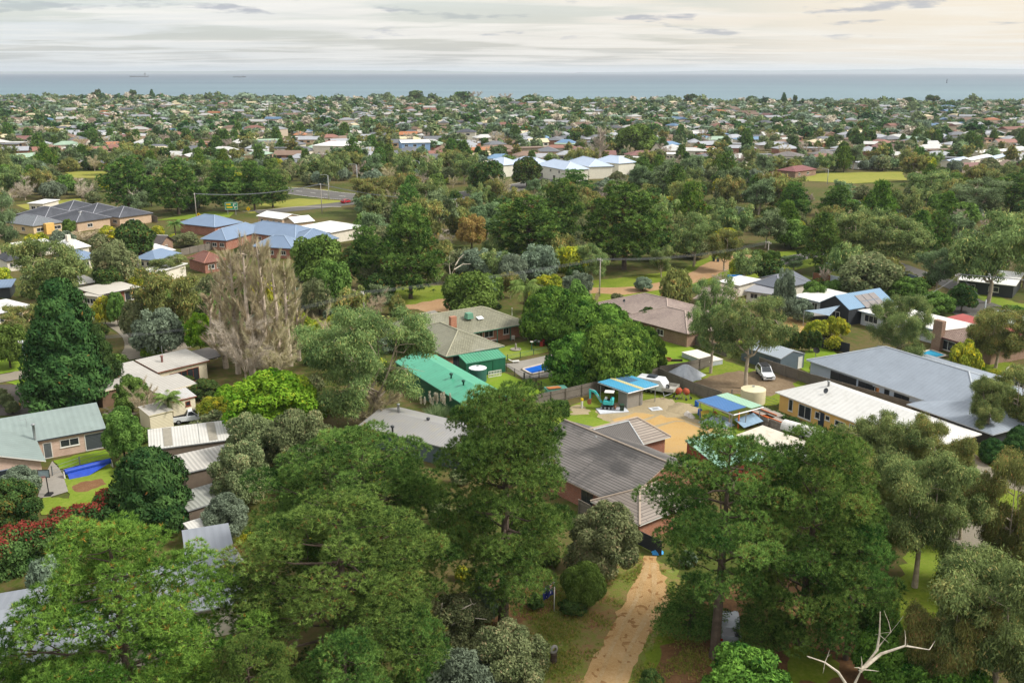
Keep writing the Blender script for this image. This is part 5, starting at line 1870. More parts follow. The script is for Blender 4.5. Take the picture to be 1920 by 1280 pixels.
h.opening(2, "f", .8, 3.0, .8, 2.2, "window", FRAME_W, 3)
h.opening(2, "f", 5.0, 2.6, .8, 2.2, "window", FRAME_W, 3)
sp = mat("solar_panel_glass", "#7b7470", .25, .05, spec=.6)
for i in range(3):
	for j in range(2):
		mb = MB()
		xx, yy = h.len * .62 + j * 1.6, dp * .35 + i * 1.9
		sl = 2.0 / (h.len / 2)
		za = 5.2 - (xx - h.len / 2) * sl + .08
		mb.quad([(xx, yy, za), (xx + 1.5, yy, za - 1.5 * sl), (xx + 1.5, yy + 1.75, za - 1.5 * sl), (xx, yy + 1.75, za)])
		mb.quad([(xx, yy, za - .06), (xx + 1.5, yy, za - 1.5 * sl - .06), (xx + 1.5, yy, za - 1.5 * sl), (xx, yy, za)])
		h.part(mb, "solar_panel", sp)

# 8. brick house with red roof patches, cream pergola and chimney
TT = tiled("tan_brown_tiles", "#9c8577", "#877063", .36, .33)
h = House("chimney_brick_house", "brown brick house with tan tiles, faded red roof sheets and a tall brick chimney", (1741, 624.5), (1812, 645), 2.5)
h.wing(0, 0, h.len + 5, 10, 2.5, 4.2, "hip", BROWN_BRICK, TT, .6, mat("maroon_trim", "#6f2f35", .6), axis="u", caps=mat("tan_ridge", "#b09a8a", .8))
h.wing(-5.5, 8.5, 9.0, 15, 2.75, 3.1, "skillion", BROWN_BRICK, ribbed("faded_red_sheet", "#a04a45", .3, 0, .6, .12, .4, dirt=("#7d6a62", .5)), .3, METAL_G)
h.wing(5, 15, 17, 21, 2.7, 2.9, "skillion", FRAME_W, ribbed("cream_roof_sheet", "#cfc09a", .6, 0, .6, .05, .3), .3, METAL_G)
q = h.loc(1780, 630, 2.0)
h.box("chimney", (q[0] + .2, .2, 2.6), (1.8, .9, 5.2), BROWN_BRICK)
h.opening(0, "f", 1.6, 3.0, .3, 2.0, "window", FRAME_W, 2)
h.opening(0, "f", 8.0, 1.2, .8, 2.0, "window", FRAME_W, 2)

# 9. large brown tiled house behind the cypress row
BT = tiled("sandy_brown_tiles", "#98867a", "#83726a", .38, .33, stain=("#a8978a", .3))
h = House("sandy_tiled_house", "wide brick house with a sandy brown hipped tile roof behind the cypress row", (1113, 569), (1254, 606), 2.6)
dp, zr = h.rise(1210, 544, 2.6, .42)
dp = max(11, min(18, dp * 2))
h.wing(0, 0, h.len, dp, 2.6, 4.9, "hip", BROWN_BRICK, BT, .5, mat("brown_gutter", "#5b463b", .6), axis="u", caps=mat("sandy_ridge", "#a59489", .8))
h.wing(h.len - 9, -3, h.len + 7, dp - 5, 2.58, 4.6, "hip", BROWN_BRICK, BT, .5, mat("brown_gutter", "#5b463b", .6), axis="u", caps=mat("sandy_ridge", "#a59489", .8))
h.opening(0, "f", 4.0, 1.8, .9, 2.0)
h.opening(0, "f", 10.0, 1.8, .9, 2.0)
h.opening(1, "f", 2.0, 2.2, .2, 2.1)
h.opening(1, "f", 8.0, 1.6, .9, 2.0)
q = h.loc(1171, 570, 3.6)
h.dish(q[0], q[1], 3.5, .3)
h = House("white_garden_shed", "white roofed lean-to between the cypress row and the sandy tiled house", (1178, 592), (1196, 596), 2.2, "shed")
h.wing(0, 0, h.len, 9, 2.2, 2.6, "skillion", PALEW, ribbed("plain_white_sheet", "#d8d8d4", .3, 0, .5, .04, .3), .1)

# 10. cream cottage with its wings
CRM = ribbed("cream_weatherboard", "#d8cdb0", .2, 1, .75, .05, .3)
CROOF = ribbed("silver_grey_roof", "#aaa59c", .5, 0, .55, .06, .25, dirt=("#c2beb6", .4))
RTRIM = mat("rust_red_trim", "#7c3f2c", .6)
h = House("cream_cottage", "cream weatherboard cottage with grey sloping roofs and red timber trim", (296, 698), (393, 675), 2.9)
bk = h.loc(367, 649, 3.5)
dp = max(7, min(13, bk[1]))
h.wing(0, 0, h.len, dp, 2.9, 3.4, "skillion", CRM, CROOF, .35, RTRIM)
h.wing(-9.5, -1.5, -.05, dp + .5, 2.55, 3.2, "skillion", mat("timber_slab_wall", "#6d5744", .85), CROOF, .3, mat("cream_fascia", "#d2c6a6", .7))
h.wing(-4.0, -7.2, 2.3, -1.52, 2.25, 2.6, "skillion", CRM, CROOF, .25, mat("cream_fascia", "#d2c6a6", .7))
h.wing(h.len + .1, 2.5, h.len + 4.5, dp + 1, 2.3, 2.5, "skillion", FRAME_R, ribbed("dark_verandah_sheet", "#6d6864", .3, 0, .6, .1, .3), .2, FRAME_D, walls=False)
h.posts([(h.len + 4.2, 2.8), (h.len + 4.2, dp + .7)], 2.2, .1, FRAME_R)
h.opening(0, "f", 1.6, 2.9, .9, 2.1, "window", FRAME_R, 3)
h.opening(0, "f", h.len - 4.1, 2.0, .05, 2.2, "door", FRAME_R, 2)
q = h.loc(304, 678, 3.2)
h.flue(q[0], q[1], 3.15, .9, .16, mat("old_flue", "#8a5f58", .7))
h.tubes("aerial", [[(q[0] + .3, q[1] + .3, 3), (q[0] + .3, q[1] + .3, 5.6)]], .03, METAL_G)
h = House("cream_outbuilding", "tall narrow cream outbuilding with a rusty sheet roof below the cottage", (321, 753), (369, 742), 3.3, "outbuilding")
dp = max(3.5, min(6, h.loc(361, 727, 3.7)[1]))
h.wing(0, 0, h.len, dp, 3.3, 3.7, "skillion", CRM, ribbed("rusty_silver_sheet", "#b3b1ad", .3, 0, .5, .06, .4, dirt=("#9a6a4c", .6)), .2, RTRIM)
h.opening(0, "f", h.len * .5, .7, 2.1, 2.8, "window", FRAME_R, 1)
h.wing(-3.4, -.6, -.05, dp - .4, 2.3, 2.6, "skillion", CRM, CROOF, .12, mat("cream_fascia", "#d2c6a6", .7))

# 11. green roofed brick house bottom left
SAGE = ribbed("sage_roof_sheet", "#7f8b86", .75, 0, .45, .09, .2, dirt=("#6d7670", .4))
NAVY = mat("dark_navy_fascia", "#333a46", .5)
h = House("sage_roofed_house", "pinkish brick house with sage green metal roofs and a dark roller door", (75, 825), (199, 802.5), 2.7)
dp, zr = h.rise(192, 752, 2.7, .36)
h.wing(-14, 0, h.len, dp * 2, 2.7, zr, "gable", PINK_BRICK, SAGE, .4, NAVY, axis="u")
q = h.loc(86, 863, 2.7)
h.wing(q[0] - 13, q[1], q[0], dp + .5, 2.68, 5.0, "gable", PINK_BRICK, SAGE, .5, FRAME_W, axis="v")
L0 = -14 + .4
def fx(px, py):
	return h.loc(px, py, 1.3)[0] - L0
h.opening(0, "f", fx(108, 826), 2.2, 1.1, 2.1, "window", FRAME_W, 2)
h.opening(0, "f", fx(157, 824), 3.2, .05, 2.25, "garage_door", FRAME_W, 1, ribbed("dark_roller_door", "#3f4548", .18, 1, .6, .05, .3))
h.opening(0, "f", fx(79, 838), 1.0, .05, 2.1, "door", FRAME_W, 1, mat("grey_door", "#555a5c", .6))
h.opening(1, "f", 2.5, 8.0, .3, 2.4, "window", mat("blue_grey_frame", "#7b8797", .5), 4)
q = h.loc(65, 818, 3.2)
h.flue(q[0], q[1], 3.3, 1.4, .16)
q = h.loc(50, 796, 4.0)
h.antenna(q[0], q[1], 3.9, .9)

# 12. white sheds and ribbed roofs left of the pines
WSH = ribbed("old_white_sheet", "#bdbab2", .35, 0, .5, .06, .4, dirt=("#a69f92", .5))
RIB = ribbed("ribbed_grey_sheet", "#b0aba2", .5, 0, .5, .06, .8)
RIBD = ribbed("ribbed_green_grey_sheet", "#92938a", .5, 0, .5, .06, .8)
h = House("white_roofed_shed", "long low shed with a patched white sheet roof and two grey strips", (279, 843), (436, 823), 2.5, "shed")
dp = max(6, min(12, h.loc(267, 812, 2.9)[1]))
h.wing(0, 0, h.len, dp, 2.5, 2.95, "skillion", mat("shed_wall_dark", "#6a5d50", .85), WSH, .15, METAL_G)
for x in (h.len * .18, h.len * .72):
	mb = MB()
	mb.quad([(x, .4, 2.5 + .03 * .4 + .05), (x + 1.0, .4, 2.56), (x + 1.0, dp - .3, 3.0), (x, dp - .3, 3.0)])
	h.part(mb, "roof_strip", mat("grey_skylight_strip", "#8b8577", .7))
h.tubes("aerial", [[(h.len * .6, .3, 2.4), (h.len * .6, .3, 5.2)]], .035, METAL_G)
h = House("ribbed_roof_carport", "carport with a ribbed pale grey roof sloping to the right below the white shed", (345, 887), (452, 862), 2.5, "carport")
dp = max(5, min(9, h.loc(322, 857, 2.9)[1]))
h.wing(0, 0, h.len, dp, 2.5, 2.9, "skillion", mat("shed_wall_dark", "#6a5d50", .85), RIB, .2, METAL_G)
h = House("ribbed_lean_to", "lean-to with a ribbed green grey roof above the small white box shed", (352, 957), (459, 924), 2.5, "carport")
dp = max(4, min(9, h.loc(435, 900, 2.9)[1]))
h.wing(0, 0, h.len, dp, 2.5, 2.9, "skillion", mat("shed_wall_dark", "#6a5d50", .85), RIBD, .2, METAL_G)
SILV = ribbed("silver_blue_roof", "#80848a", .75, 0, .65, .05, .2)
h = House("grey_roofed_house", "grey sheet roofed house largely hidden beneath the big yellow green pine", (70, 1238), (470, 1160), 3.0)
dp = max(12, min(26, h.loc(55, 1072, 4.6)[1]))
h.wing(-14, 0, h.len * .72, dp, 3.0, 4.6, "gable", mat("cream_render", "#cfc8b8", .8), SILV, .6, FRAME_D, axis="u")
q = h.loc(302, 996, 3.2)
h.wing(h.len * .72 + .05, 3, h.len, dp + 6, 2.9, 3.3, "skillion", mat("cream_render", "#cfc8b8", .8), SILV, .3, METAL_G)
h.opening(0, "f", 14.5, 2.0, .9, 2.2)
q = h.loc(57, 1228, 3.2)
h.flue(q[0], q[1], 3.2, 1.5, .14, mat("cream_pipe", "#c9bfa8", .6))
h = House("white_lean_to", "white flat roofed carport beside the bushy pine with a trailer under it", (400, 1066), (438, 1056), 2.4, "carport")
dp = max(5, min(9, h.loc(367, 1017, 2.6)[1]))
h.wing(0, 0, h.len + 1, dp, 2.4, 2.6, "skillion", METAL_G, WSH, .15, mat("cream_fascia", "#d2c6a6", .7), walls=False)
h.posts([(.2, .2), (h.len + .8, .2), (.2, dp - .2), (h.len + .8, dp - .2)], 2.28, .12)
h = House("white_box_shed", "small white roofed box shed with one grey strip beside the hidden grey roof", (366, 1005), (401, 994), 2.2, "shed")
h.wing(0, 0, h.len, max(3, min(6, h.loc(350, 982, 2.4)[1])), 2.2, 2.5, "skillion", mat("fawn_sheet", "#9a938a", .7), WSH, .08, METAL_G)
h = House("grey_garage", "grey gabled shed roof with two vents behind the broad spreading pine", (705, 806), (830, 838), 2.6, "shed")
dp = max(8, min(16, h.loc(822, 780, 2.6)[1]))
h.wing(-3, 0, h.len + 3, dp, 2.6, 3.6, "gable", GSH, ribbed("mid_grey_roof", "#8f8d8a", .4, 0, .5, .06, .3, dirt=("#a39a78", .4)), .3, METAL_G, axis="u")
for px, py in ((736, 805), (803, 790)):
	q = h.loc(px, py, 3.4)
	h.part(MB().lathe([(.12, -.5), (.12, .25), (.24, .3), (.24, .5), (.05, .58)], (q[0], q[1], 3.4), 12), "roof_vent", FRAME_D, True)
q = h.loc(748, 794, 2)
h.flue(q[0], q[1], 2, 2.6, .14)
h = House("red_green_shed", "red walled shed with a pale green roof half hidden by the driveway pines", (1312, 822), (1342, 845), 2.3, "shed")
h.wing(0, -2, 9, 4.5, 2.3, 2.9, "gable", ribbed("barn_red_sheet", "#8f3a30", .2, 0, .7, .1, .4), ribbed("pale_mint_roof", "#86ad96", .5, 0, .5, .1, .2, dirt=("#8d8f80", .5)), .2, METAL_G, axis="u")
h = House("white_trailer_shed", "flat white and tan sheet roof between the blue carport and the pines", (1380, 815), (1432, 835), 2.2, "shed")
h.wing(0, 0, h.len + 3, 5, 2.2, 2.4, "skillion", PALEW, ribbed("old_tan_sheet", "#c4bcab", .3, 0, .6, .06, .3, dirt=("#8f7f66", .6)), .1)

# ---- carports of the yard
def carport(name, label, quad, e, cols, group=None):
	"""open shelter: roof corners given as pixels (front left, front right, back right, back left)"""
	P = [at(*q, e) for q in quad]
	c = sum(P, Vector()) / 4
	root = thing(name, label, "carport", (c.x, c.y, 0), 0, group)
	for name_, m, (u0, u1, v0, v1), dz in cols:
		def bl(u, v, z):
			p = P[0] * (1 - u) * (1 - v) + P[1] * u * (1 - v) + P[2] * u * v + P[3] * (1 - u) * v
			return (p.x - c.x, p.y - c.y, z)
		mb = MB()
		C = [bl(u0, v0, 0), bl(u1, v0, 0), bl(u1, v1, 0), bl(u0, v1, 0)]
		mb.prism([q[:2] for q in C], e + dz - .05, e + dz)
		mb.build(name_, m, root)
	fr = MB()
	for i in range(4):
		a, b = P[i] - c, P[(i + 1) % 4] - c
		fr.tube([(a.x, a.y, e - .16), (b.x, b.y, e - .16)], .09, 4)
	fr.build("roof_frame", METAL_G, root)
	for u, v in ((.04, .06), (.5, .06), (.96, .06), (.04, .94), (.5, .94), (.96, .94)):
		p = P[0] * (1 - u) * (1 - v) + P[1] * u * (1 - v) + P[2] * u * v + P[3] * (1 - u) * v - c
		MB().box((p.x, p.y, (e - .2) / 2), (.1, .1, e - .2)).build("post", METAL_G, root)
	return root, P, c

TURQ = ribbed("turquoise_sheet", "#4590b0", .35, 0, .5, .08, .15, dirt=("#3f7f9c", .4))
BLUEP = ribbed("faded_navy_sheet", "#41627f", .35, 0, .5, .08, .15)
STRIPE = ribbed("yellowed_fibre_sheet", "#b5ac7c", .3, 0, .7, .08, .3)
r, P, c = carport("blue_carport", "open shelter with turquoise sheet roof and a yellow stripe behind the small excavator", [(1177.5, 735.5), (1235, 720.5), (1176, 701), (1121, 715.5)], 2.7,
                  [("roof", TURQ, (0, 1, 0, 1), 0), ("roof_strip", STRIPE, (.40, .52, -.01, 1.0), .02), ("roof_patch", BLUEP, (.55, .86, .5, .97), .024)])
mb = MB()
a, b = P[0] - c, P[1] - c
d = (b - a).normalized()
for q, ln in ((a + d * 1.6 + Vector((-.6, 1.4, 0)), 3.0),):
	mb.box((q.x, q.y, 1.1), (ln, 1.9, 2.2), atan2(d.y, d.x))
mb.build("store_box", ribbed("weathered_grey_boards", "#8d877d", .15, 0, .8, .12, .5), r)
NB = ribbed("royal_blue_sheet", "#456d9c", .4, 0, .5, .06, .1)
PG = ribbed("pale_mint_sheet", "#93b59c", .4, 0, .5, .06, .15)
r2, P2, c2 = carport("steel_blue_carport", "open shelter with royal blue and mint sheet roof full of drums and boards", [(1375, 776), (1432, 761), (1364, 736), (1307, 749.5)], 2.7,
                     [("roof", NB, (0, .62, 0.16, 1), 0), ("mint_roof", PG, (.63, 1, .04, 1), .02)])
# ------------------------------------------------------------------ houses further back on the left and right
SLATE = tiled("charcoal_tiles", "#47494f", "#3b3d44", .36, .33, stain=("#585a60", .4))
SLATE_CAP = mat("pale_roof_cap", "#8f9096", .7)
BLUE_SHEET = ribbed("blue_grey_sheet", "#6d7f96", .6, 0, .45, .06, .25)
BLUE_CAP = mat("pale_blue_cap", "#8fa0b3", .6)
CREAMB = brick_mat("cream_brick", "#c0a486", "#b09274", "#bcae9c")
WHITE_FLAT = ribbed("white_flat_sheet", "#dcdad4", .6, 0, .5, .05, .2, dirt=("#b9b5aa", .4))
BONE = ribbed("bone_flat_sheet", "#b8b2a6", .6, 0, .6, .05, .2, dirt=("#cac5ba", .5))
TERRA = tiled("red_brown_tiles", "#8a5a4a", "#794c3e", .36, .33)
PALE_WALL = mat("pale_render", "#d5cdbd", .8)
SAND_WALL = mat("sand_render", "#cdb48a", .8)

def simple(name, label, A, B, e, r, dp, kind, wall, roof, caps=None, over=.45, group=None, win=((.15, 1.6), (.55, 2.0)), wz=(.9, 2.0), frame=None, trim=None, cat="house", axis=None, side=None):
	h = House(name, label, A, B, e, cat, group)
	if isinstance(dp, tuple):
		q = h.loc(dp[0], dp[1], dp[2] if len(dp) > 2 else e)
		dp = max(5.0, min(24.0, q[1]))
	h.wing(0, 0, h.len, dp, e, r, kind, wall, roof, over, trim, caps=caps, axis=axis)
	for f, wd in win:
		wd = min(wd, h.len * .4)
		h.opening(0, "f", f * (h.len - 2 * over), wd, wz[0], wz[1], "window", frame, 2)
	if side:
		for f, wd in side[1]:
			h.opening(0, side[0], f * (dp - 2 * over), min(wd, dp * .4), wz[0], wz[1], "window", frame, 2)
	return h

Tn = "attached units with charcoal roofs"
for A, B, lb in (((88, 390), (129, 395.4), "charcoal roofed brick unit at the far end of the back row"), ((132, 395.6), (174, 401.2), "charcoal roofed brick unit in the middle of the back row"),
                 ((177, 401.6), (223, 408.2), "charcoal roofed brick unit at the near end of the back row, by the paling screen"), ((30, 402), (84, 409), "charcoal roofed brick unit at the left of the front row"),
                 ((88, 409.6), (143, 417), "charcoal roofed brick unit at the right of the front row behind the grey roofed one")):
	h = simple("town_house", lb, A, B, 2.9, 5.2, 12, "hip", CREAMB, SLATE, SLATE_CAP, group=Tn, win=((.1, 1.8), (.42, 1.4), (.7, 2.2)), side=("r", ((.3, 1.8),)))
h = simple("town_house", "grey tiled unit with a yellow porch in front of the charcoal roofs", (61, 424), (119, 416), 2.8, 4.9, 16, "hip", SAND_WALL, tiled("mid_grey_tiles", "#7b8084", "#6c7074", .36, .33), SLATE_CAP, group=Tn, win=((.1, 2.4), (.68, 2.6)), side=("l", ((.2, 1.6), (.6, 1.6))))
q = h.loc(85, 424, 2.9)
h.box("porch", (h.len * .48, -.5, 1.55), (2.6, 1.4, 3.1), mat("yellow_porch", "#d4ab62", .8))
h.opening(0, "f", h.len * .42, 1.1, .05, 2.1, "door", FRAME_D, 1)
simple("white_roof_unit", "white roofed building behind the charcoal roofed units", (50, 381), (80, 382), 3.0, 3.3, 9, "skillion", PALE_WALL, WHITE_FLAT)
Nb = "wings of the blue roofed complex"
for A, B, dp, lb in (((402, 426), (455, 416.5), (372, 412), "northern blue hip roofed brick wing with a skylight"), ((435, 431.5), (553, 448), (613, 436), "longest blue hip roofed brick wing of the complex"),
                     ((376, 448), (424, 451), (335, 421), "western blue roofed wing nearest the palm"), ((560, 453), (636, 447), 11, "eastern blue roofed wing beside the dense green tree"),
                     ((470, 462), (548, 466), 9, "low blue roofed link behind the poplar tops")):
	h = simple("blue_roofed_wing", lb, A, B, 2.8, 5.2, dp, "hip", RED_BRICK, BLUE_SHEET, BLUE_CAP, group=Nb, win=((.12, 1.4), (.4, 1.4), (.72, 1.4)))
Cu = "cream brick units with white roofs"
simple("cream_unit", "cream brick unit with white roof nearest the highway", (480, 404.5), (528, 411), 2.8, 3.9, 8.5, "gable", CREAMB, WHITE_FLAT, group=Cu, axis="u", win=((.1, 1.2), (.35, 1.2), (.6, 1.2), (.82, 1.2)))
simple("cream_unit", "cream brick unit with white roof and gable beside the flat white hall", (529, 412.5), (552, 418), 2.8, 4.1, (583, 412), "gable", CREAMB, WHITE_FLAT, group=Cu, axis="v", win=((.3, 1.4),))
simple("white_hall", "flat white roofed hall at the end of the blue roofed complex", (553, 425.5), (620, 436), 3.2, 3.5, (656, 421), "skillion", PALE_WALL, WHITE_FLAT)
simple("terracotta_house", "red brown tiled house behind the poplar tops", (382, 493.5), (428, 487), 2.6, 4.4, 9, "hip", RED_BRICK, TERRA, mat("terra_cap", "#9c6d5c", .8))
h = simple("chimney_cottage", "white roofed cottage with a fat white chimney", (135, 466.5), (171, 461), 2.8, 4.6, 9, "hip", PALE_WALL, WHITE_FLAT, win=((.2, 1.4),))
q = h.loc(143, 448, 4.5)
h.box("chimney", (h.len * .35, 4.5, 4.9), (1.0, .9, 1.6), PALE_WALL)
simple("white_wing", "low white roofed wing left of the chimneyed cottage", (42, 465), (108, 456), 2.7, 3.2, 7, "skillion", PALE_WALL, WHITE_FLAT)
Sr = "slate and silver roofs around the bronze olive tree"
simple("slate_house", "slate roofed house left of the bronze olive tree", (148, 488), (193, 480), 2.6, 4.3, 10, "hip", PALE_WALL, BLUE_SHEET, group=Sr)
simple("slate_house", "slate roofed house right of the bronze olive tree", (248, 485), (292, 488), 2.6, 4.3, 10, "hip", PALE_WALL, BLUE_SHEET, group=Sr)
simple("silver_roofed_house", "silver roofed brick house beside the dense dark tree", (280, 476), (330, 468), 2.6, 3.2, 9, "skillion", RED_BRICK, WHITE_FLAT, group=Sr)
simple("white_roofed_house", "white roofed house in front of the slate roof right of the olive tree", (258, 508), (292, 512), 2.6, 3.1, 10, "skillion", PALE_WALL, WHITE_FLAT, group=Sr)
simple("brown_gabled_house", "dark brown tiled gabled house beside the palm", (303, 458), (328, 451), 2.6, 4.4, 10, "gable", BROWN_BRICK, tiled("dark_brown_tiles", "#5b514d", "#4b4340", .36, .33), FRAME_W, axis="v", win=((.3, 1.2),))
h = simple("flat_brick_house", "flat roofed red brick house with a dark fascia and parked blue car", (186, 553), (265, 537.5), 2.7, 2.9, (225, 526.5), "skillion", RED_BRICK, BONE, trim=mat("charcoal_fascia", "#3e4148", .6), over=.8, win=((.12, 2.4), (.38, 1.0), (.66, 2.8)), wz=(.2, 2.2))
simple("flat_house", "second flat bone roofed house just behind the brick one", (146, 534), (186, 528.5), 2.7, 2.85, 9, "skillion", PALE_WALL, BONE, trim=mat("charcoal_fascia", "#3e4148", .6))
h = simple("flat_wing", "flat white wing with glazed side left of the flat brick house", (148, 553), (182, 556), 2.6, 2.75, 6, "skillion", PALE_WALL, BONE, win=((.1, 1.4), (.5, 1.4)))
simple("white_edge_house", "tan walled house with a flat white roof at the left edge", (-25, 593), (67, 573.5), 2.8, 3.0, (20, 560), "skillion", SAND_WALL, WHITE_FLAT, trim=mat("charcoal_fascia", "#3e4148", .6), over=.7)
simple("edge_carport", "pale roofed carport with posts at the left edge above the white roof", (-25, 541), (21, 538), 2.5, 2.7, 8, "skillion", FRAME_D, BLUE_SHEET, cat="carport", win=())
simple("grey_side_house", "grey roofed house half hidden at the left edge below the tall gum", (10, 490), (44, 486), 2.6, 3.8, 9, "hip", PALE_WALL, SLATE)
# right middle
h = simple("white_annex", "flat white roofed annex with blue tarpaulin by the dirt track", (1345, 527), (1386, 535), 2.6, 2.8, 8, "skillion", PALE_WALL, WHITE_FLAT)
h = simple("slate_roofed_house", "slate grey hip roofed house behind the grey leaved tree", (1411, 530), (1461, 541), 2.8, 4.6, 10, "hip", PALE_WALL, ribbed("slate_sheet_roof", "#62666e", .4, 0, .5, .06, .4), SLATE_CAP)
simple("slate_roofed_wing", "slate grey gabled wing right of the grey leaved tree", (1486, 534), (1521, 526), 2.8, 4.2, 9, "gable", PALE_WALL, ribbed("slate_sheet_roof", "#62666e", .4, 0, .5, .06, .4), axis="u")
simple("low_grey_roof", "low grey skillion roof in front of the slate hip roofed house", (1395, 545), (1450, 552), 2.4, 2.6, 6, "skillion", PALE_WALL, ribbed("low_grey_sheet", "#86868a", .4, 0, .5, .06, .3))
simple("brown_tiled_lodge", "pinkish brown tiled house glimpsed left of the leaning gum", (1300, 560), (1372, 566), 2.6, 4.4, 11, "hip", BROWN_BRICK, BT, mat("sandy_ridge", "#a59489", .8))
simple("red_flat_house", "tan roofed brick house between the sandy tiled house and the leaning gum", (1268, 600), (1320, 622), 2.6, 4.2, 9, "hip", BROWN_BRICK, BT, mat("sandy_ridge", "#a59489", .8))
simple("corner_house", "white sheet roofed house behind the huge corner gum", (1795, 524), (1905, 536), 2.8, 3.4, 13, "skillion", FRAME_D, WHITE_FLAT)
simple("right_edge_shed", "pale roofed shed at the right edge above the bark bed", (1878, 706), (1935, 716), 2.3, 3.0, 7, "gable", PALE_WALL, BONE, axis="u", cat="shed")
# further back
Pb = "pale blue roofed townhouses"
PBR = ribbed("pale_blue_sheet", "#a9b6c8", .6, 0, .5, .05, .25)
for A, B, lb in (((905, 306), (944, 310), "leftmost pale blue roofed townhouse"), ((950, 304), (1000, 311), "pale blue roofed townhouse second from the left"), ((1005, 309), (1060, 319), "pale blue roofed townhouse nearest the highway bend"),
                 ((1062, 303), (1104, 313), "pale blue roofed townhouse left of the leafless poplar"), ((1110, 302), (1160, 307), "pale blue roofed townhouse behind the leafless poplar")):
	h = simple("pale_town_house", lb, A, B, 5.4, 8.2, 12, "hip", mat("pale_cream_render", "#cfcabb", .8), PBR, mat("white_cap", "#c6cfd9", .6), group=Pb, win=((.1, 1.6), (.45, 1.6), (.75, 1.6)), wz=(3.4, 4.7))
	for f in (.12, .55):
		h.opening(0, "f", f * h.len, 2.2, .2, 2.3, "window", None, 2)
simple("white_warehouse", "big white flat roofed warehouse among the far roofs", (584, 273), (655, 274), 5.5, 6.0, 30, "skillion", PALE_WALL, WHITE_FLAT)
simple("blue_walled_house", "two storey house with blue walls and pale roof among the far roofs", (752, 268), (808, 267), 6.0, 7.2, 14, "gable", mat("blue_render", "#7f9cc0", .7), WHITE_FLAT, axis="u", wz=(3.6, 5.0), win=((.1, 2), (.4, 2), (.7, 2)))
simple("white_villa", "long two storey white house with grey roof in front of the far suburb", (855, 248), (893, 248), 5.6, 7.6, 12, "hip", PALE_WALL, SLATE, wz=(3.4, 4.8), win=((.1, 2.4), (.5, 2.4)))
h = simple("a_frame_house", "white gabled house with a steep dark roof right of the huge round tree", (1217, 285), (1243, 285), 2.6, 7.6, 10, "gable", PALE_WALL, SLATE, axis="v", wz=(3.0, 4.4), win=((.4, 1.6),))
simple("long_white_unit", "long low white fronted building beside the steep gabled house", (1245, 289), (1280, 290), 3.0, 3.4, 8, "skillion", PALE_WALL, WHITE_FLAT, win=((.1, 1.4), (.3, 1.4), (.55, 1.4), (.8, 1.4)))
Gu = "grey roofed units near the symmetrical pine"
simple("grey_unit", "longest grey roofed unit left of the symmetrical pine", (1445, 292), (1502, 294), 3.0, 5.0, 14, "hip", PALE_WALL, tiled("far_grey_tiles", "#7a7470", "#6c6662", .4, .4), group=Gu)
simple("grey_unit", "grey brown roofed unit just beside the symmetrical pine", (1512, 288), (1555, 291), 3.0, 5.0, 14, "hip", BROWN_BRICK, tiled("far_grey_tiles", "#7a7470", "#6c6662", .4, .4), group=Gu)
simple("maroon_roofed_house", "maroon tiled house at the edge of the yellow scrub", (1492, 322), (1533, 317), 2.8, 4.6, 10, "hip", BROWN_BRICK, tiled("maroon_tiles", "#8a5350", "#774644", .4, .4))
Cp = "pale cabins in the park at the far right"
for A, B, lb in (((1786, 304), (1818, 297), "nearest pale cabin at the left of the park"), ((1822, 301), (1862, 292), "second pale cabin from the park's left end"), ((1866, 298), (1910, 287), "third pale cabin from the park's left end, longest"),
                 ((1838, 287), (1876, 281), "pale cabin in the park's second row"), ((1880, 284), (1925, 277), "pale cabin cut by the right edge in the second row")):
	simple("park_cabin", lb, A, B, 2.8, 3.6, 6, "gable", PALE_WALL, WHITE_FLAT if "second" in lb else PBR, group=Cp, axis="u", cat="cabin")

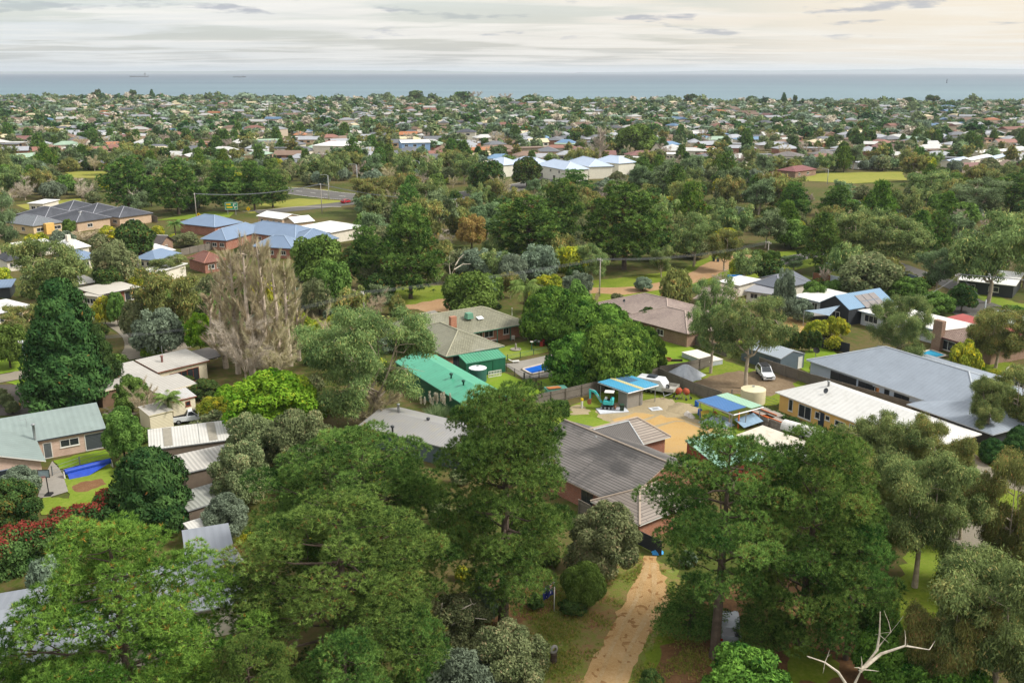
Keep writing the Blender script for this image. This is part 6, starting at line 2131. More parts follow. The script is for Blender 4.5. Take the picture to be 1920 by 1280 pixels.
# ------------------------------------------------------------------ fences
def fence(label, pxs, h_=1.75, style="paling", name="paling_fence", post=2.4):
	W = [at(x, y) for x, y in pxs]
	o = W[0]
	root = thing(name, label, "fence", (o.x, o.y, 0))
	P = [(p.x - o.x, p.y - o.y) for p in W]
	if style in ("paling", "black", "white", "brown", "blue"):
		m = {"paling": ribbed("grey_palings", "#857c70", .1, 0, .9, .22, .7, dirt=("#6c6459", .6)), "black": ribbed("black_boards", "#2c3036", .15, 0, .7, .1, .5), "white": ribbed("white_screen", "#b9c3cd", .5, 0, .5, .08, .5),
             "brown": ribbed("brown_boards", "#8b5c40", .12, 0, .8, .15, .6), "blue": ribbed("blue_grey_sheeting", "#6d7f93", .25, 0, .5, .06, .4)}[style]
		pn, rl = MB(), MB()
		for a, b in zip(P, P[1:]):
			d = Vector((b[0] - a[0], b[1] - a[1], 0))
			c = ((a[0] + b[0]) / 2, (a[1] + b[1]) / 2)
			ang = atan2(d.y, d.x)
			pn.box((*c, h_ / 2 + .03), (d.length, .03, h_ - .06), ang)
			if style in ("paling", "brown"):
				n = Vector((-d.y, d.x, 0)).normalized() * (-.05)
				for z in (.35, h_ - .35):
					rl.box((c[0] + n.x, c[1] + n.y, z), (d.length, .05, .09), ang)
			rl.box((*c, h_ + .02), (d.length, .08, .05), ang)
		pn.build("panel", m, root)
		rl.build("rail", m, root)
	else:
		m = {"pool": mat("black_pool_fence", "#26282a", .5), "wire": mat("fence_wire", "#6b6f70", .5), "glass": mat("fence_green", "#3a5a4c", .5)}[style]
		rl = MB()
		for a, b in zip(P, P[1:]):
			for z in ((.12, h_ - .05) if style == "pool" else (.3, .7, h_ - .08)):
				rl.tube([(*a, z), (*b, z)], .022, 4)
			if style == "pool":
				n = int(hypot(b[0] - a[0], b[1] - a[1]) / .12)
				for k in range(n):
					t = k / n
					q = (a[0] + (b[0] - a[0]) * t, a[1] + (b[1] - a[1]) * t)
					rl.tube([(*q, .12), (*q, h_ - .05)], .009, 3, cap=False)
		rl.build("rail", m, root)
	pm = MB().box((0, 0, (h_ + .1) / 2), (.11, .11, h_ + .1)).mesh("post", mat("fence_post_timber", "#7c7367", .9) if style in ("paling", "brown") else m)
	for a, b in zip(P, P[1:]):
		d = hypot(b[0] - a[0], b[1] - a[1])
		n = max(1, round(d / post))
		nx, ny = -(b[1] - a[1]) / d * -.09, (b[0] - a[0]) / d * -.09
		for k in range(n):
			t = k / n
			q = bpy.data.objects.new("post", pm)
			COL.objects.link(q)
			q.parent = root
			q.location = (a[0] + (b[0] - a[0]) * t + nx, a[1] + (b[1] - a[1]) * t + ny, 0)
	return root

fence("weathered paling fence behind the excavator and turquoise carport", [(1005, 762), (1060, 750), (1120, 736), (1180, 722), (1233, 710)])
fence("weathered paling fence from the caravan corner to the royal blue carport", [(1233, 710), (1300, 738), (1352, 756)])
fence("paling fence behind the silver tarpaulin on the dirt block", [(1236, 707), (1290, 698), (1332, 687)])
fence("long paling fence between the dirt block and the long grey house", [(1424, 690), (1520, 722), (1640, 756), (1768, 795)])
fence("paling fence end section stepping down to the gravel drive", [(1772, 796), (1830, 818), (1888, 838)])
fence("paling fence between the sandy tiled house and the chicken lawn", [(1224, 610), (1280, 638), (1362, 670)], 1.7)
fence("black fence behind the small grey shed's lawn", [(1536, 652), (1562, 656), (1592, 664)], 1.8, "black", "board_fence")
fence("brown timber fence along the street behind the slate roofs", [(1524, 524), (1556, 530)], 1.6, "brown", "timber_fence")
fence("pale blue sheet fence beside the street, weathered", [(1557, 531), (1580, 536), (1604, 541)], 1.8, "white", "sheet_fence")
fence("curved white fence at the street bend", [(1549, 494), (1552, 503), (1562, 508), (1580, 508), (1602, 506)], 2.0, "white", "curved_fence")
fence("blue grey sheet fence behind the domed olive tree", [(1673, 521), (1718, 535)], 2.0, "blue", "sheet_fence")
fence("black fence under the white sheet roofed corner house", [(1800, 540), (1840, 548), (1880, 556)], 1.8, "black", "board_fence")
fence("black pool fence along the bright side lawn", [(950, 696), (966, 705), (983, 713), (1010, 708), (1036, 702)], 1.2, "pool", "pool_fence", 2.0)
fence("black pool fence around the corner lawn", [(983, 713), (1006, 724), (1026, 735)], 1.2, "pool", "pool_fence", 2.0)
fence("low green fence between courtyard lawn and pool deck", [(951, 676), (975, 671), (1000, 665), (1025, 660)], 1.0, "glass", "garden_fence", 2.2)
fence("low wire fence across the lawn of the sage roofed house", [(98, 892), (150, 874), (205, 860)], 1.2, "wire", "wire_fence", 4)
fence("dark fence panel beside the tiled brick house, by the blue bag", [(1190, 1018), (1240, 1043)], 1.6, "black", "board_fence")
fence("short paling fence at the front corner of the tiled brick house", [(1086, 962), (1108, 974)], 1.6)
fence("paling screen at the near end of the charcoal roofed units", [(274, 411), (296, 418)], 2.0)
fence("paling fence below the blue roofed complex", [(340, 480), (372, 473), (410, 466)], 1.8)
fence("wire fence with posts between the round tank and the yellow house", [(1372, 745), (1430, 755), (1456, 764)], 1.2, "wire", "wire_fence", 3)
fence("timber fence with orange boards under the eaves by the driveway pines", [(1270, 1012), (1330, 1000)], .5, "brown", "low_fence")
hg = MB()
# ------------------------------------------------------------------ vehicles, poles, yard things
WHITE_P = mat("white_car_paint", "#d6d8da", .3, .03, spec=.5)
CHROME = mat("light_lens", "#c9ced2", .15, .02, spec=.6)
TYRE = mat("tyre_rubber", "#222222", .85, .1)
RIM = mat("wheel_rim", "#8d9093", .4, .1, metal=.5)

def wheel(root, x, y, r=.36, w_=.24):
	mb = MB().lathe([(r * .55, -w_ / 2), (r * .94, -w_ / 2), (r, -w_ / 4), (r, w_ / 4), (r * .94, w_ / 2), (r * .55, w_ / 2)], (0, 0, 0), 18)
	rm = MB().lathe([(.01, -w_ * .36), (r * .56, -w_ * .42), (r * .56, w_ * .42), (.01, w_ * .36)], (0, 0, 0), 12)
	for b in (mb, rm):
		b.v = [(v[0] + x, v[2] + y, v[1] + r) for v in b.v]
	t = MB().box((x, y, r), (.02, w_ * .3, .02)).build("wheel", TYRE, root)
	mb.build("tyre", TYRE, t, True)
	rm.build("rim", RIM, t)
	return t

def car(name, label, cat, loc, rz, paint, kind="wagon", group=None, ln=4.6, wd=1.85, ht=1.7):
	"""nose towards +x"""
	root = thing(name, label, cat, loc, rz, group)
	h = ln / 2
	if kind == "ute":
		prof = [(-h, .45), (-h, 1.05), (-h * .12, 1.08), (-h * .12, 1.1), (h * .42, 1.12), (h * .94, 1.0), (h, .78), (h * .98, .42)]
		cab = [(-h * .14, 1.08), (-h * .06, ht), (h * .16, ht + .02), (h * .46, 1.1)]
	elif kind == "van":
		prof = [(-h, .4), (-h, 1.15), (h * .55, 1.15), (h * .95, .95), (h, .7), (h * .98, .4)]
		cab = [(-h * .99, 1.12), (-h * .97, ht), (h * .35, ht + .03), (h * .66, 1.1)]
	else:
		prof = [(-h, .42), (-h * .99, 1.0), (-h * .8, 1.06), (h * .4, 1.06), (h * .93, .92), (h, .7), (h * .98, .4)]
		cab = [(-h * .9, 1.02), (-h * .72, ht - .05), (-h * .3, ht), (h * .08, ht - .03), (h * .46, 1.03)]
	b = MB()
	b.ext([(x, z) for x, z in prof], -wd / 2, wd / 2)
	b.build("body", paint, root, bevel=.07)
	c = MB()
	n = len(cab)
	ins = .16
	top = [z > 1.3 for _, z in cab]
	L_ = [(x, -wd / 2 + (ins if t else .03), z) for (x, z), t in zip(cab, top)]
	R_ = [(x, wd / 2 - (ins if t else .03), z) for (x, z), t in zip(cab, top)]
	c.quad(L_)
	c.quad(list(reversed(R_)))
	for i in range(n):
		j = (i + 1) % n
		c.quad([L_[j], L_[i], R_[i], R_[j]])
	c.build("cabin", paint, root)
	# glass: windscreen, rear window, side windows, each proud of the cabin
	def pane(name_, a0, a1, b0, b1):
		P = [Vector(p) for p in (a0, a1, b1, b0)]
		ce = sum(P, Vector()) / 4
		nrm = (P[1] - P[0]).cross(P[3] - P[0]).normalized()
		if nrm.dot(ce - Vector((ce.x * .3, 0, 1.0))) < 0:
			nrm = -nrm
		P = [ce + (p - ce) * .86 + nrm * .012 for p in P]
		g = MB()
		g.quad(P)
		g.build(name_, GLASS, root)
	pane("windscreen", L_[-2], R_[-2], L_[-1], R_[-1])
	pane("rear_window", L_[0], R_[0], L_[1], R_[1])
	for S in (L_, R_):
		g = MB()
		pts = [Vector(p) for p in S]
		ce = sum(pts, Vector()) / len(pts)
		sgn = 1 if S is R_ else -1
		pts = [ce + (p - ce) * .82 + Vector((0, sgn * .02, .02)) for p in pts]
		g.quad(pts)
		g.build("side_window", GLASS, root)
	for sx in (h * .62, -h * .6):
		for sy in (-1, 1):
			wheel(root, sx, sy * (wd / 2 - .1))
	for sy in (-1, 1):
		MB().box((h * .985, sy * wd * .36, .82), (.08, .34, .16)).build("headlight", CHROME, root)
		MB().box((-h * 1.0, sy * wd * .4, .85), (.05, .2, .22)).build("tail_light", mat("tail_light_red", "#8e1d1a", .3), root)
		MB().box((h * .36, sy * (wd / 2 + .09), 1.12), (.12, .18, .13)).build("mirror", BLACK, root)
	MB().box((h * 1.0, 0, .62), (.06, wd * .5, .2)).build("grille", BLACK, root)
	MB().box((h * 1.02, 0, .42), (.05, .4, .1)).build("number_plate", FRAME_W, root)
	MB().box((h * .97, 0, .4), (.16, wd * .96, .2)).build("bumper", BLACK if kind == "van" else paint, root, bevel=.03)
	if kind == "ute":
		MB().box((-h * .56, 0, 1.075), (h * .78, wd * .82, .03)).build("tray_cover", BLACK, root)
	return root

def heading(a, b):
	p, q = at(*a), at(*b)
	return atan2(q.y - p.y, q.x - p.x)

u = car("white_ute", "white twin cab utility parked on the dirt block, facing the viewer", "ute", at(1434, 706), heading((1418, 690), (1440, 715)), WHITE_P, "wagon", ln=5.0, ht=1.78)
MB().box((-.7, 0, 1.84), (2.0, 1.3, .05)).build("roof_rack", BLACK, u)
car("white_old_ute", "white single cab utility with canopy beside the cream outbuilding", "ute", at(356, 790), heading((340, 790), (392, 784)), WHITE_P, "ute", ln=4.8)
car("dark_suv", "black four wheel drive parked at the end of the dirt track", "car", at(1408, 513), heading((1394, 515), (1420, 508)), mat("black_car_paint", "#22262a", .3, .05, spec=.5), ln=4.8, ht=1.85)
car("red_car", "red car on the connecting road by the highway", "car", at(650, 381), heading((640, 383), (660, 380)), mat("red_car_paint", "#a3232c", .3, .05, spec=.5), ht=1.5)
car("white_van", "white van driving on the highway", "van", at(753, 369), heading((740, 372), (780, 372)), WHITE_P, "van", ln=5.2, ht=2.3)
car("blue_car", "small blue car behind the white van on the highway", "car", at(776, 374), heading((740, 372), (780, 372)), mat("blue_car_paint", "#37506f", .3, .05, spec=.5), ht=1.5)
car("silver_car", "silver car hidden in the shade behind the driveway pine trunk", "car", at(1366, 1188), heading((1366, 1190), (1362, 1150)), mat("silver_car_paint", "#8d9296", .3, .05, spec=.5))
car("navy_car", "dark blue car beside the flat roofed brick house", "car", at(203, 566), heading((190, 568), (215, 562)), mat("navy_car_paint", "#2e3c66", .3, .05, spec=.5))
car("pale_blue_wagon", "pale blue wagon under the pale limbed gum by the gravel drive", "car", at(1716, 884), heading((1700, 880), (1740, 890)), mat("sky_car_paint", "#5fa3bd", .35, .1, spec=.5))
car("grey_wagon", "silver grey wagon beside the pale blue one under the gum", "car", at(1752, 886), heading((1730, 876), (1765, 890)), mat("silver_car_paint", "#8d9296", .3, .05, spec=.5))
car("white_sedan", "white car at the end of the flat roofed brick house", "car", at(274, 545), heading((262, 548), (285, 540)), WHITE_P, ht=1.5)

# caravan, trailers
t = thing("caravan", "white camper with spare wheel beneath the turquoise carport's far corner", "caravan", at(1222, 733), heading((1200, 728), (1240, 735)))
mb = MB().ext([(-2.4, .5), (-2.5, 1.6), (-2.1, 2.2), (1.7, 2.25), (2.3, 1.5), (2.2, .5)], -1.1, 1.1)
mb.build("body", WHITE_P, t, bevel=.1)
for y in (-1.13, 1.13):
	MB().box((-.2, y, 1.6), (1.4, .03, .5)).build("window", GLASS, t)
for x in (-.45, .35):
	for y in (-.95, .95):
		wheel(t, x, y, .34)
s = wheel(t, 2.42, 0, .36)
s.location = (0, 0, .75)
s.rotation_euler = (0, 0, 0)
MB().box((0, 0, 2.42), (1.4, 1.2, .22), top=.8).build("roof_load", mat("dark_canvas", "#3b4148", .9), t)
t = thing("box_trailer", "grey steel box trailer with drawbar beside the caravan", "trailer", at(1257, 738), heading((1268, 730), (1248, 748)))
mb = MB()
mb.box((0, 0, .75), (2.9, 1.8, .06))
for y in (-.88, .88):
	mb.box((0, y, 1.0), (2.9, .04, .5))
for x in (-1.43, 1.43):
	mb.box((x, 0, 1.0), (.04, 1.72, .5))
mb.build("tray", mat("pale_galvanised", "#b0aca2", .6, .15), t)
MB().tube([(1.4, -.7, .6), (2.9, 0, .5)], .05, 5).tube([(1.4, .7, .6), (2.9, 0, .5)], .05, 5).build("drawbar", METAL_G, t)
for y in (-1.0, 1.0):
	wheel(t, -.1, y, .33)
MB().tube([(2.9, 0, .5), (2.9, 0, .02)], .04, 5).build("jockey_stand", METAL_G, t)

# mini excavator
TEAL = mat("teal_machine_paint", "#3fb3b3", .4, .06, spec=.5)
SLAB = at(1148, 770)
q = thing("concrete_slab", "pale concrete wash slab under the small excavator", "slab", (SLAB.x, SLAB.y, .05), .2)
q["kind"] = "thing"
MB().box((0, 0, .04), (4.2, 2.2, .12)).build("slab_top", mat("slab_concrete", "#b9bcc0", .8), q)
ex = thing("mini_excavator", "small teal excavator with white canopy, arm reaching left", "excavator", at(1139, 767), heading((1160, 768), (1120, 765)))
ex.location.z = .16
for y in (-.55, .55):
	tr = MB()
	pts = [(.75 * cos(a) * 1.0 + (.25 if cos(a) > 0 else -.25), .25 + .23 * sin(a)) for a in np.linspace(0, 2 * pi, 18, endpoint=False)]
	tr.ext([(x, z) for x, z in pts], y - .16, y + .16)
	k = tr.build("track", BLACK, ex)
	for x in (-.8, -.3, .25, .8):
		w_ = MB().lathe([(.01, -.18), (.15, -.18), (.15, .18), (.01, .18)], (0, 0, 0), 12)
		w_.v = [(v[0] + x, v[2] + y, v[1] + .25) for v in w_.v]
		w_.build("roller", RIM, k)
MB().lathe([(.38, .48), (.38, .62)], (0, 0, 0), 16).build("slew_ring", BLACK, ex)
MB().box((-.12, 0, .92), (1.45, 1.2, .55)).build("house_body", TEAL, ex, bevel=.1)
MB().box((-.62, 0, 1.3), (.5, 1.15, .5)).build("engine_cover", TEAL, ex, bevel=.12)
MB().box((-.18, 0, 1.35), (.5, .5, .12)).box((-.4, 0, 1.6), (.1, .48, .55)).build("seat", BLACK, ex)
MB().box((.25, 0, 1.5), (.3, .5, .25)).build("control_console", mat("console_white", "#c7ccd0", .5), ex)
for x, y in ((-.62, -.5), (-.62, .5)):
	MB().tube([(x, y, 1.5), (x + .1, y, 2.42)], .04, 6).build("canopy_post", BLACK, ex)
MB().box((-.2, 0, 2.48), (1.35, 1.15, .12)).build("canopy", FRAME_W, ex, bevel=.06)
bm = MB()
bm.ext([(.55, .75), (.75, .7), (1.25, 1.75), (1.75, 2.45), (2.5, 2.68), (2.55, 2.45), (1.95, 2.2), (1.5, 1.55), (1.0, .8)], -.12, .12)
bm.build("boom", TEAL, ex)
st = MB()
st.ext([(2.45, 2.72), (2.7, 2.6), (2.6, 1.2), (2.42, 1.2), (2.38, 2.4)], -.1, .1)
st.build("stick", TEAL, ex)
bk = MB()
bk.ext([(2.35, 1.25), (2.7, 1.25), (2.95, .85), (2.75, .45), (2.35, .5)], -.25, .25)
bk.build("bucket", mat("rusty_steel", "#8a5a3c", .8, .3), ex)
MB().tube([(1.0, .14, 1.15), (1.62, .14, 2.0)], .06, 6).tube([(1.9, .14, 2.62), (2.5, .14, 2.75)], .045, 6).build("hydraulic_ram", METAL_G, ex)
MB().box((-1.15, 0, .3), (.08, 1.4, .4)).tube([(-.5, -.3, .35), (-1.15, -.3, .3)], .05, 5).tube([(-.5, .3, .35), (-1.15, .3, .3)], .05, 5).build("blade", mat("rusty_steel", "#8a5a3c", .8, .3), ex)

def tank(name, label, p, r, h, m, lid, cat="water tank"):
	t = thing(name, label, cat, p)
	prof = [(r, 0)]
	for k in range(12):
		z = h * (k + .5) / 12
		prof += [(r + (.025 if k % 2 else 0), z)]
	prof += [(r, h)]
	MB().lathe(prof, (0, 0, 0), 28).build("shell", m, t, True)
	cone = MB().lathe([(r * 1.03, h - .02), (r * 1.03, h + .05), (.15, h + r * .22), (.01, h + r * .24)], (0, 0, 0), 14)
	cone.build("lid", lid, t)
	MB().lathe([(.01, h + r * .3), (.2, h + r * .3), (.2, h + r * .18)], (0, 0, 0), 10).build("hatch", METAL_G, t)
	return t

tank("water_tank", "dark green corrugated water tank with a white cone lid between the green sheds", at(896, 714), 1.35, 2.1, mat("tank_green", "#2f5a50", .5), ribbed("white_tank_lid", "#d4d6d6", 1.2, 0, .5, .05, .4))
tank("poly_tank", "cream round water tank beside the royal blue carport", at(1411, 754), 1.75, 2.0, mat("tank_cream", "#cfc5a2", .6, .06), mat("tank_cream", "#cfc5a2", .6, .06))

def bin_(label, p, col, lid, group, rz=0):
	t = thing("wheelie_bin", label, "bin", p, rz, group)
	MB().box((0, 0, .52), (.5, .55, .95), 0, 0, 1.15).build("body", mat("bin_" + col.strip("#"), col, .6), t, bevel=.03)
	MB().box((0, 0, 1.03), (.62, .7, .09)).build("lid", mat("bin_lid_" + lid.strip("#"), lid, .5), t, bevel=.03)
	for y in (-.25, .25):
		mb = MB().lathe([(.01, -.03), (.1, -.03), (.1, .03), (.01, .03)], (0, 0, 0), 10)
		mb.v = [(v[2] + y, v[0] + .28, v[1] + .1) for v in mb.v]
		mb.build("wheel", BLACK, t)
	return t

Bg = "household wheelie bins"
bin_("dark green wheelie bin beside the excavator's slab", at(1166, 771), "#25382c", "#2b4433", Bg)
bin_("dark bin next to the blue lidded one under the cottage window", at(345, 722), "#30363a", "#2c3236", Bg)
bin_("bin with bright blue lid under the cottage window", at(353, 721), "#30363a", "#2f6fae", Bg)
bin_("green street bin beneath the tall dark trunked gum, left of its pair", at(1338, 490), "#2c4a3a", "#37604a", Bg)
bin_("blue lidded street bin beneath the tall dark trunked gum", at(1346, 491), "#33475a", "#356fa8", Bg)
bin_("teal street bin by the driveway of the courtyard house", at(846, 588), "#2c4a4a", "#2f6fae", Bg)

# ---- poles and wires
POLE = mat("grey_timber_pole", "#9a9389", .9, .12)
STEEL = mat("painted_steel_pole", "#a9adad", .5)
POLES = {}

def pole(key, label, base, top, arm=2.2, steel=False, rz=0, group="timber power poles", r=.16):
	p = at(*base)
	h = height_at(p, top)
	t = thing("power_pole", label, "pole", p, rz, group)
	MB().tube([(0, 0, -.2), (0, 0, h * .5), (0, 0, h)], [r, r * .85, r * .68], 8).build("shaft", STEEL if steel else POLE, t, True)
	if arm:
		MB().box((0, .12, h - .45), (arm, .1, .12)).build("crossarm", POLE, t)
		for k in range(4):
			x = (-.45 + .3 * k) * arm
			MB().lathe([(.05, 0), (.07, .08), (.05, .12), (.07, .2), (.01, .24)], (x, .12, h - .39), 8).build("insulator", FRAME_W, t)
	POLES[key] = (p, h, rz, arm)
	return t

hd = heading((685, 600), (1124, 555))
pole("main", "tall pale power pole beside the dirt track", (1124, 556), 484, rz=hd + pi / 2)
pole("cross", "power pole with double crossarm behind the slate roofs", (1438, 503), 452, rz=hd + pi / 2)
pole("hidden", "power pole behind the weeping gum", (684, 622), 546, rz=hd + pi / 2)
pole("left", "pale steel power pole on the left lawn strip by the side street", (53, 717), 638, rz=heading((53, 717), (350, 640)) + pi / 2, steel=True)
pole("right", "timber power pole with stay wires beside the domed garden trees", (1789, 583), 512, rz=heading((1789, 583), (1920, 610)) + pi / 2)
pole("service", "short white service pole by the street corner", (1845, 592), 562, 0, True, group=None)
pole("hwy", "power pole beside the highway pines and green sign", (369, 412), 362, rz=heading((369, 412), (603, 400)) + pi / 2)
pole("hwy2", "power pole at the connecting road, left of a lamp", (604, 401), 344, rz=heading((369, 412), (603, 400)) + pi / 2)
pole("mid", "power pole above the russet tree", (857, 420), 372, rz=heading((604, 401), (857, 420)) + pi / 2)
pole("units", "thin pole in front of the charcoal roofed units", (154, 430), 396, .9, True, group=None, r=.1)
pole("far_a", "far power pole left of the maroon roofed house", (1412, 318), 282, 2.0)
pole("far_b", "far power pole beside the park road", (1437, 308), 284, 2.0)
pole("far_c", "far power pole in the park at the far right", (1835, 285), 265, 2.0)
pole("far_d", "far power pole among roofs above the warehouse", (505, 248), 224, 2.0)
pole("far_e", "far power pole left of the blue walled house", (438, 275), 256, 2.0)
pole("far_f", "far power pole above the white villa", (852, 266), 242, 2.0)
pole("far_g", "far power pole over the pale blue townhouses", (1046, 328), 306, 2.0)
WIRE = mat("power_wire", "#6a6d70", .5)

def wires(a, b, label, group, n=4, sag=.9, r=.013, ends=None):
	pa, ha, ra, aa = POLES[a]
	pb, hb, rb, ab = POLES[b]
	for k in range(n):
		f = (-.45 + .3 * k) if n > 1 else 0
		A = Vector((pa.x + cos(ra) * f * aa, pa.y + sin(ra) * f * aa, ha - .2))
		B = Vector((pb.x + cos(rb) * f * ab, pb.y + sin(rb) * f * ab, hb - .2))
		mb = MB().tube([tuple(q) for q in [(A + (B - A) * t - Vector((0, 0, sag * 4 * t * (1 - t)))) - A for t in np.linspace(0, 1, 13)]], r, 4)
		o = mb.build("power_line", WIRE)
		o.location = A
		tag(o, label, "wire", group)

wires("hidden", "main", "one of four parallel wires between the weeping gum and the tall pale pole", "wires west of the tall pale pole", sag=.5)
wires("main", "cross", "one of four parallel wires from the tall pale pole to the slate roofs", "wires east of the tall pale pole", sag=1.3)
wires("left", "hidden", "one of four parallel wires crossing the poplars from the left lawn pole", "wires from the left lawn pole", sag=1.8)
wires("hwy", "hwy2", "one of four wires crossing the highway pines", "wires along the highway pines", sag=1.5, r=.03)
wires("hwy2", "mid", "one of four wires above the flat topped gum", "wires above the flat topped gum", sag=1.5, r=.03)
wires("right", "service", "pale service wire from the stayed pole down to the short white pole", None, 1, .3, .03)

def free_wire(a, az_, b, bz_, label, sag=.4, r=.025, group=None):
	A, B = at(*a), at(*b)
	A.z, B.z = az_, bz_
	o = MB().tube([tuple((A + (B - A) * t - Vector((0, 0, sag * 4 * t * (1 - t)))) - A) for t in np.linspace(0, 1, 11)], r, 4).build("power_line", WIRE)
	o.location = A
	tag(o, label, "wire", group)

pr, hr = POLES["right"][:2]
free_wire((1789, 583), hr - .4, (1706, 596), 3.2, "pale service wire from the stayed pole down to the flat white roof", .5, .035)
for k in range(4):
	o = MB().tube([(0, 0, 0), (26, -9 + k * .3, -.9), (52, -18 + k * .3, -.6)], .022, 4).build("power_line", WIRE)
	o.location = (pr.x + .4 * k - .6, pr.y, hr - .2)
	tag(o, "one of four parallel wires running right from the stayed pole", "wire", "wires right of the stayed pole")

def lamp(label, base, top, arm=1, group="highway lamps"):
	p = at(*base)
	h = height_at(p, top)
	t = thing("street_lamp", label, "street lamp", p, 0, group)
	MB().tube([(0, 0, -.2), (0, 0, h * .7), (0, 0, h)], [.16, .12, .09], 8).build("pole", STEEL, t, True)
	MB().tube([(0, 0, h - .05), (-.8 * arm, 0, h + .25), (-2.2 * arm, 0, h + .2)], [.07, .06, .05], 6).build("arm", STEEL, t)
	MB().box((-2.4 * arm, 0, h + .2), (.8, .3, .15)).build("lamp_head", METAL_G, t)

lamp("street lamp with arm beside the flat topped gum", (672, 389), 309)
lamp("plain tall highway lamp above the pale green gum", (787, 350), 303)
lamp("street lamp on the connecting road beside a power pole", (617, 375), 329)
lamp("curved street lamp above the highway pines", (277, 308), 293, -1)
lamp("street lamp in the yellow scrub right of the maroon roofed house", (1551, 346), 318)
lamp("street lamp left of the pale cabins", (1306, 310), 295)

# ---- road signs
SG = mat("sign_green", "#12805f", .5)
SY = mat("sign_yellow", "#e0b400", .5)
p = at(435, 403)
h = height_at(p, 379)
t = thing("road_sign", "green direction board with two route arrows beside the highway", "road sign", p, .1)
MB().box((0, 0, h - 1.3), (4.2, .1, 2.5)).build("board", SG, t)
mb = MB()
for s in (-1, 1):
	mb.box((0, -.07, h - 1.3 + s * 1.15), (4.0, .03, .1))
	mb.box((s * 1.98, -.07, h - 1.3), (.1, .03, 2.3))
mb.box((.75, -.07, h - 1.0), (.3, .03, .9)).box((1.15, -.07, h - .65), (.7, .03, .22)).box((1.4, -.07, h - 1.55), (.8, .03, .25)).box((1.1, -.07, h - 1.9), (.3, .03, .5))
mb.build("marking", FRAME_W, t)
mb = MB().box((-.9, -.07, h - .75), (1.5, .03, .5)).box((-.6, -.07, h - 1.7), (1.9, .03, .5))
mb.build("name_panel", SY, t)
for x in (-1.3, 1.3):
	MB().tube([(x, .1, -.2), (x, .1, h)], .09, 6).build("post", METAL_G, t)
Yg = "yellow diamond warning signs"
for base, top, lb in (((466, 400), 387, "yellow diamond warning sign right of the green direction board"), ((373, 411), 398, "yellow diamond warning sign at the foot of the highway power pole")):
	p = at(*base)
	h = height_at(p, top)
	t = thing("warning_sign", lb, "road sign", p, 0, Yg)
	MB().box((0, 0, h - .9), (1.1, .05, 1.1), ry=pi / 4).build("board", SY, t)
	MB().box((0, -.04, h - .9), (.16, .03, .7)).build("marking", BLACK, t)
	MB().tube([(0, .06, -.2), (0, .06, h - .2)], .05, 6).build("post", METAL_G, t)

# ---- flag
p = at(1039, 1145)
h = height_at(p, 1087)
t = thing("flagpole", "white flagpole standing at the edge of the boundary corner", "flagpole", p)
MB().tube([(0, 0, -.2), (0, 0, h)], [.055, .04], 8).build("pole", FRAME_W, t, True)
MB().lathe([(.01, -.08), (.08, 0), (.01, .08)], (0, 0, h + .06), 10).build("finial", FRAME_W, t)

def flag_mat():
	"""national ensign: Union canton, seven pointed star below it, southern cross in the fly; UV 0..1"""
	m, t_, out = newmat("ensign_cloth")
	b = N("ShaderNodeBsdfPrincipled", t_)
	a = N("ShaderNodeAttribute", t_, attribute_name="ensign")
	L(t_, a.outputs["Color"], b.inputs["Base Color"])
	b.inputs["Roughness"].default_value = .8
	L(t_, b.outputs[0], out.inputs[0])
	return m

def ensign(u, v):
	blue, red, white = (0.012, 0.02, .16), (.5, .012, .03), (.8, .8, .82)
	def star(cx, cy, r, n):
		x, y = (u - cx) * 2, v - cy
		d = hypot(x, y)
		a_ = atan2(x, y)
		k = pi / n
		a_ = abs((a_ + k) % (2 * k) - k)
		return d < r * (.45 + .55 * max(0, 1 - a_ / k * 1.6))
	for cx, cy, r, n in ((.25, .25, .15, 7), (.75, .17, .075, 7), (.64, .55, .075, 7), (.75, .83, .075, 7), (.86, .62, .075, 7), (.80, .46, .045, 5)):
		if star(cx, cy, r, n):
			return white
	if u < .5 and v > .5:
		x, y = (u / .5 - .5) * 2, (v - .5) / .5 - .5
		x, y = x * 1.0, y * 1.0 * 1
		if abs(y) < .1 or abs(x) < .1:
			return red
		if abs(y) < .167 or abs(x) < .167:
			return white
		d = min(abs(y - x * .5), abs(y + x * .5)) * .894
		return red if d < .035 else white if d < .1 else blue
	return blue

def flag():
	nx, ny = 72, 40
	mb = MB()
	ln, ht = 2.5, 1.3
	P = {}
	# hangs limp: the fly end droops down beside the pole
	for i in range(nx + 1):
		for j in range(ny + 1):
			u_, v_ = i / nx, j / ny
			drop = 1.25 * u_ ** 1.25
			x = -.06 - ln * u_ * .36 - .05 * sin(v_ * 3 + u_ * 6)
			y = .16 * sin(u_ * 9 + v_ * 1.5) * u_
			z = h - .12 - ht * (1 - v_) * (1 - .1 * u_) - drop * .62
			P[i, j] = (x, y, z)
	cols = []
	for i in range(nx):
		for j in range(ny):
			mb.quad([P[i, j], P[i + 1, j], P[i + 1, j + 1], P[i, j + 1]])
			cols.append(ensign((i + .5) / nx, (j + .5) / ny))
	me = mb.mesh("flag", flag_mat())
	c = me.attributes.new("ensign", "FLOAT_COLOR", "FACE")
	c.data.foreach_set("color", np.array([(*k, 1) for k in cols], np.float32).ravel())
	o = bpy.data.objects.new("flag", me)
	COL.objects.link(o)
	o.location = p
	tag(o, "blue ensign with Union canton and white stars hanging from the white flagpole", "flag")

flag()

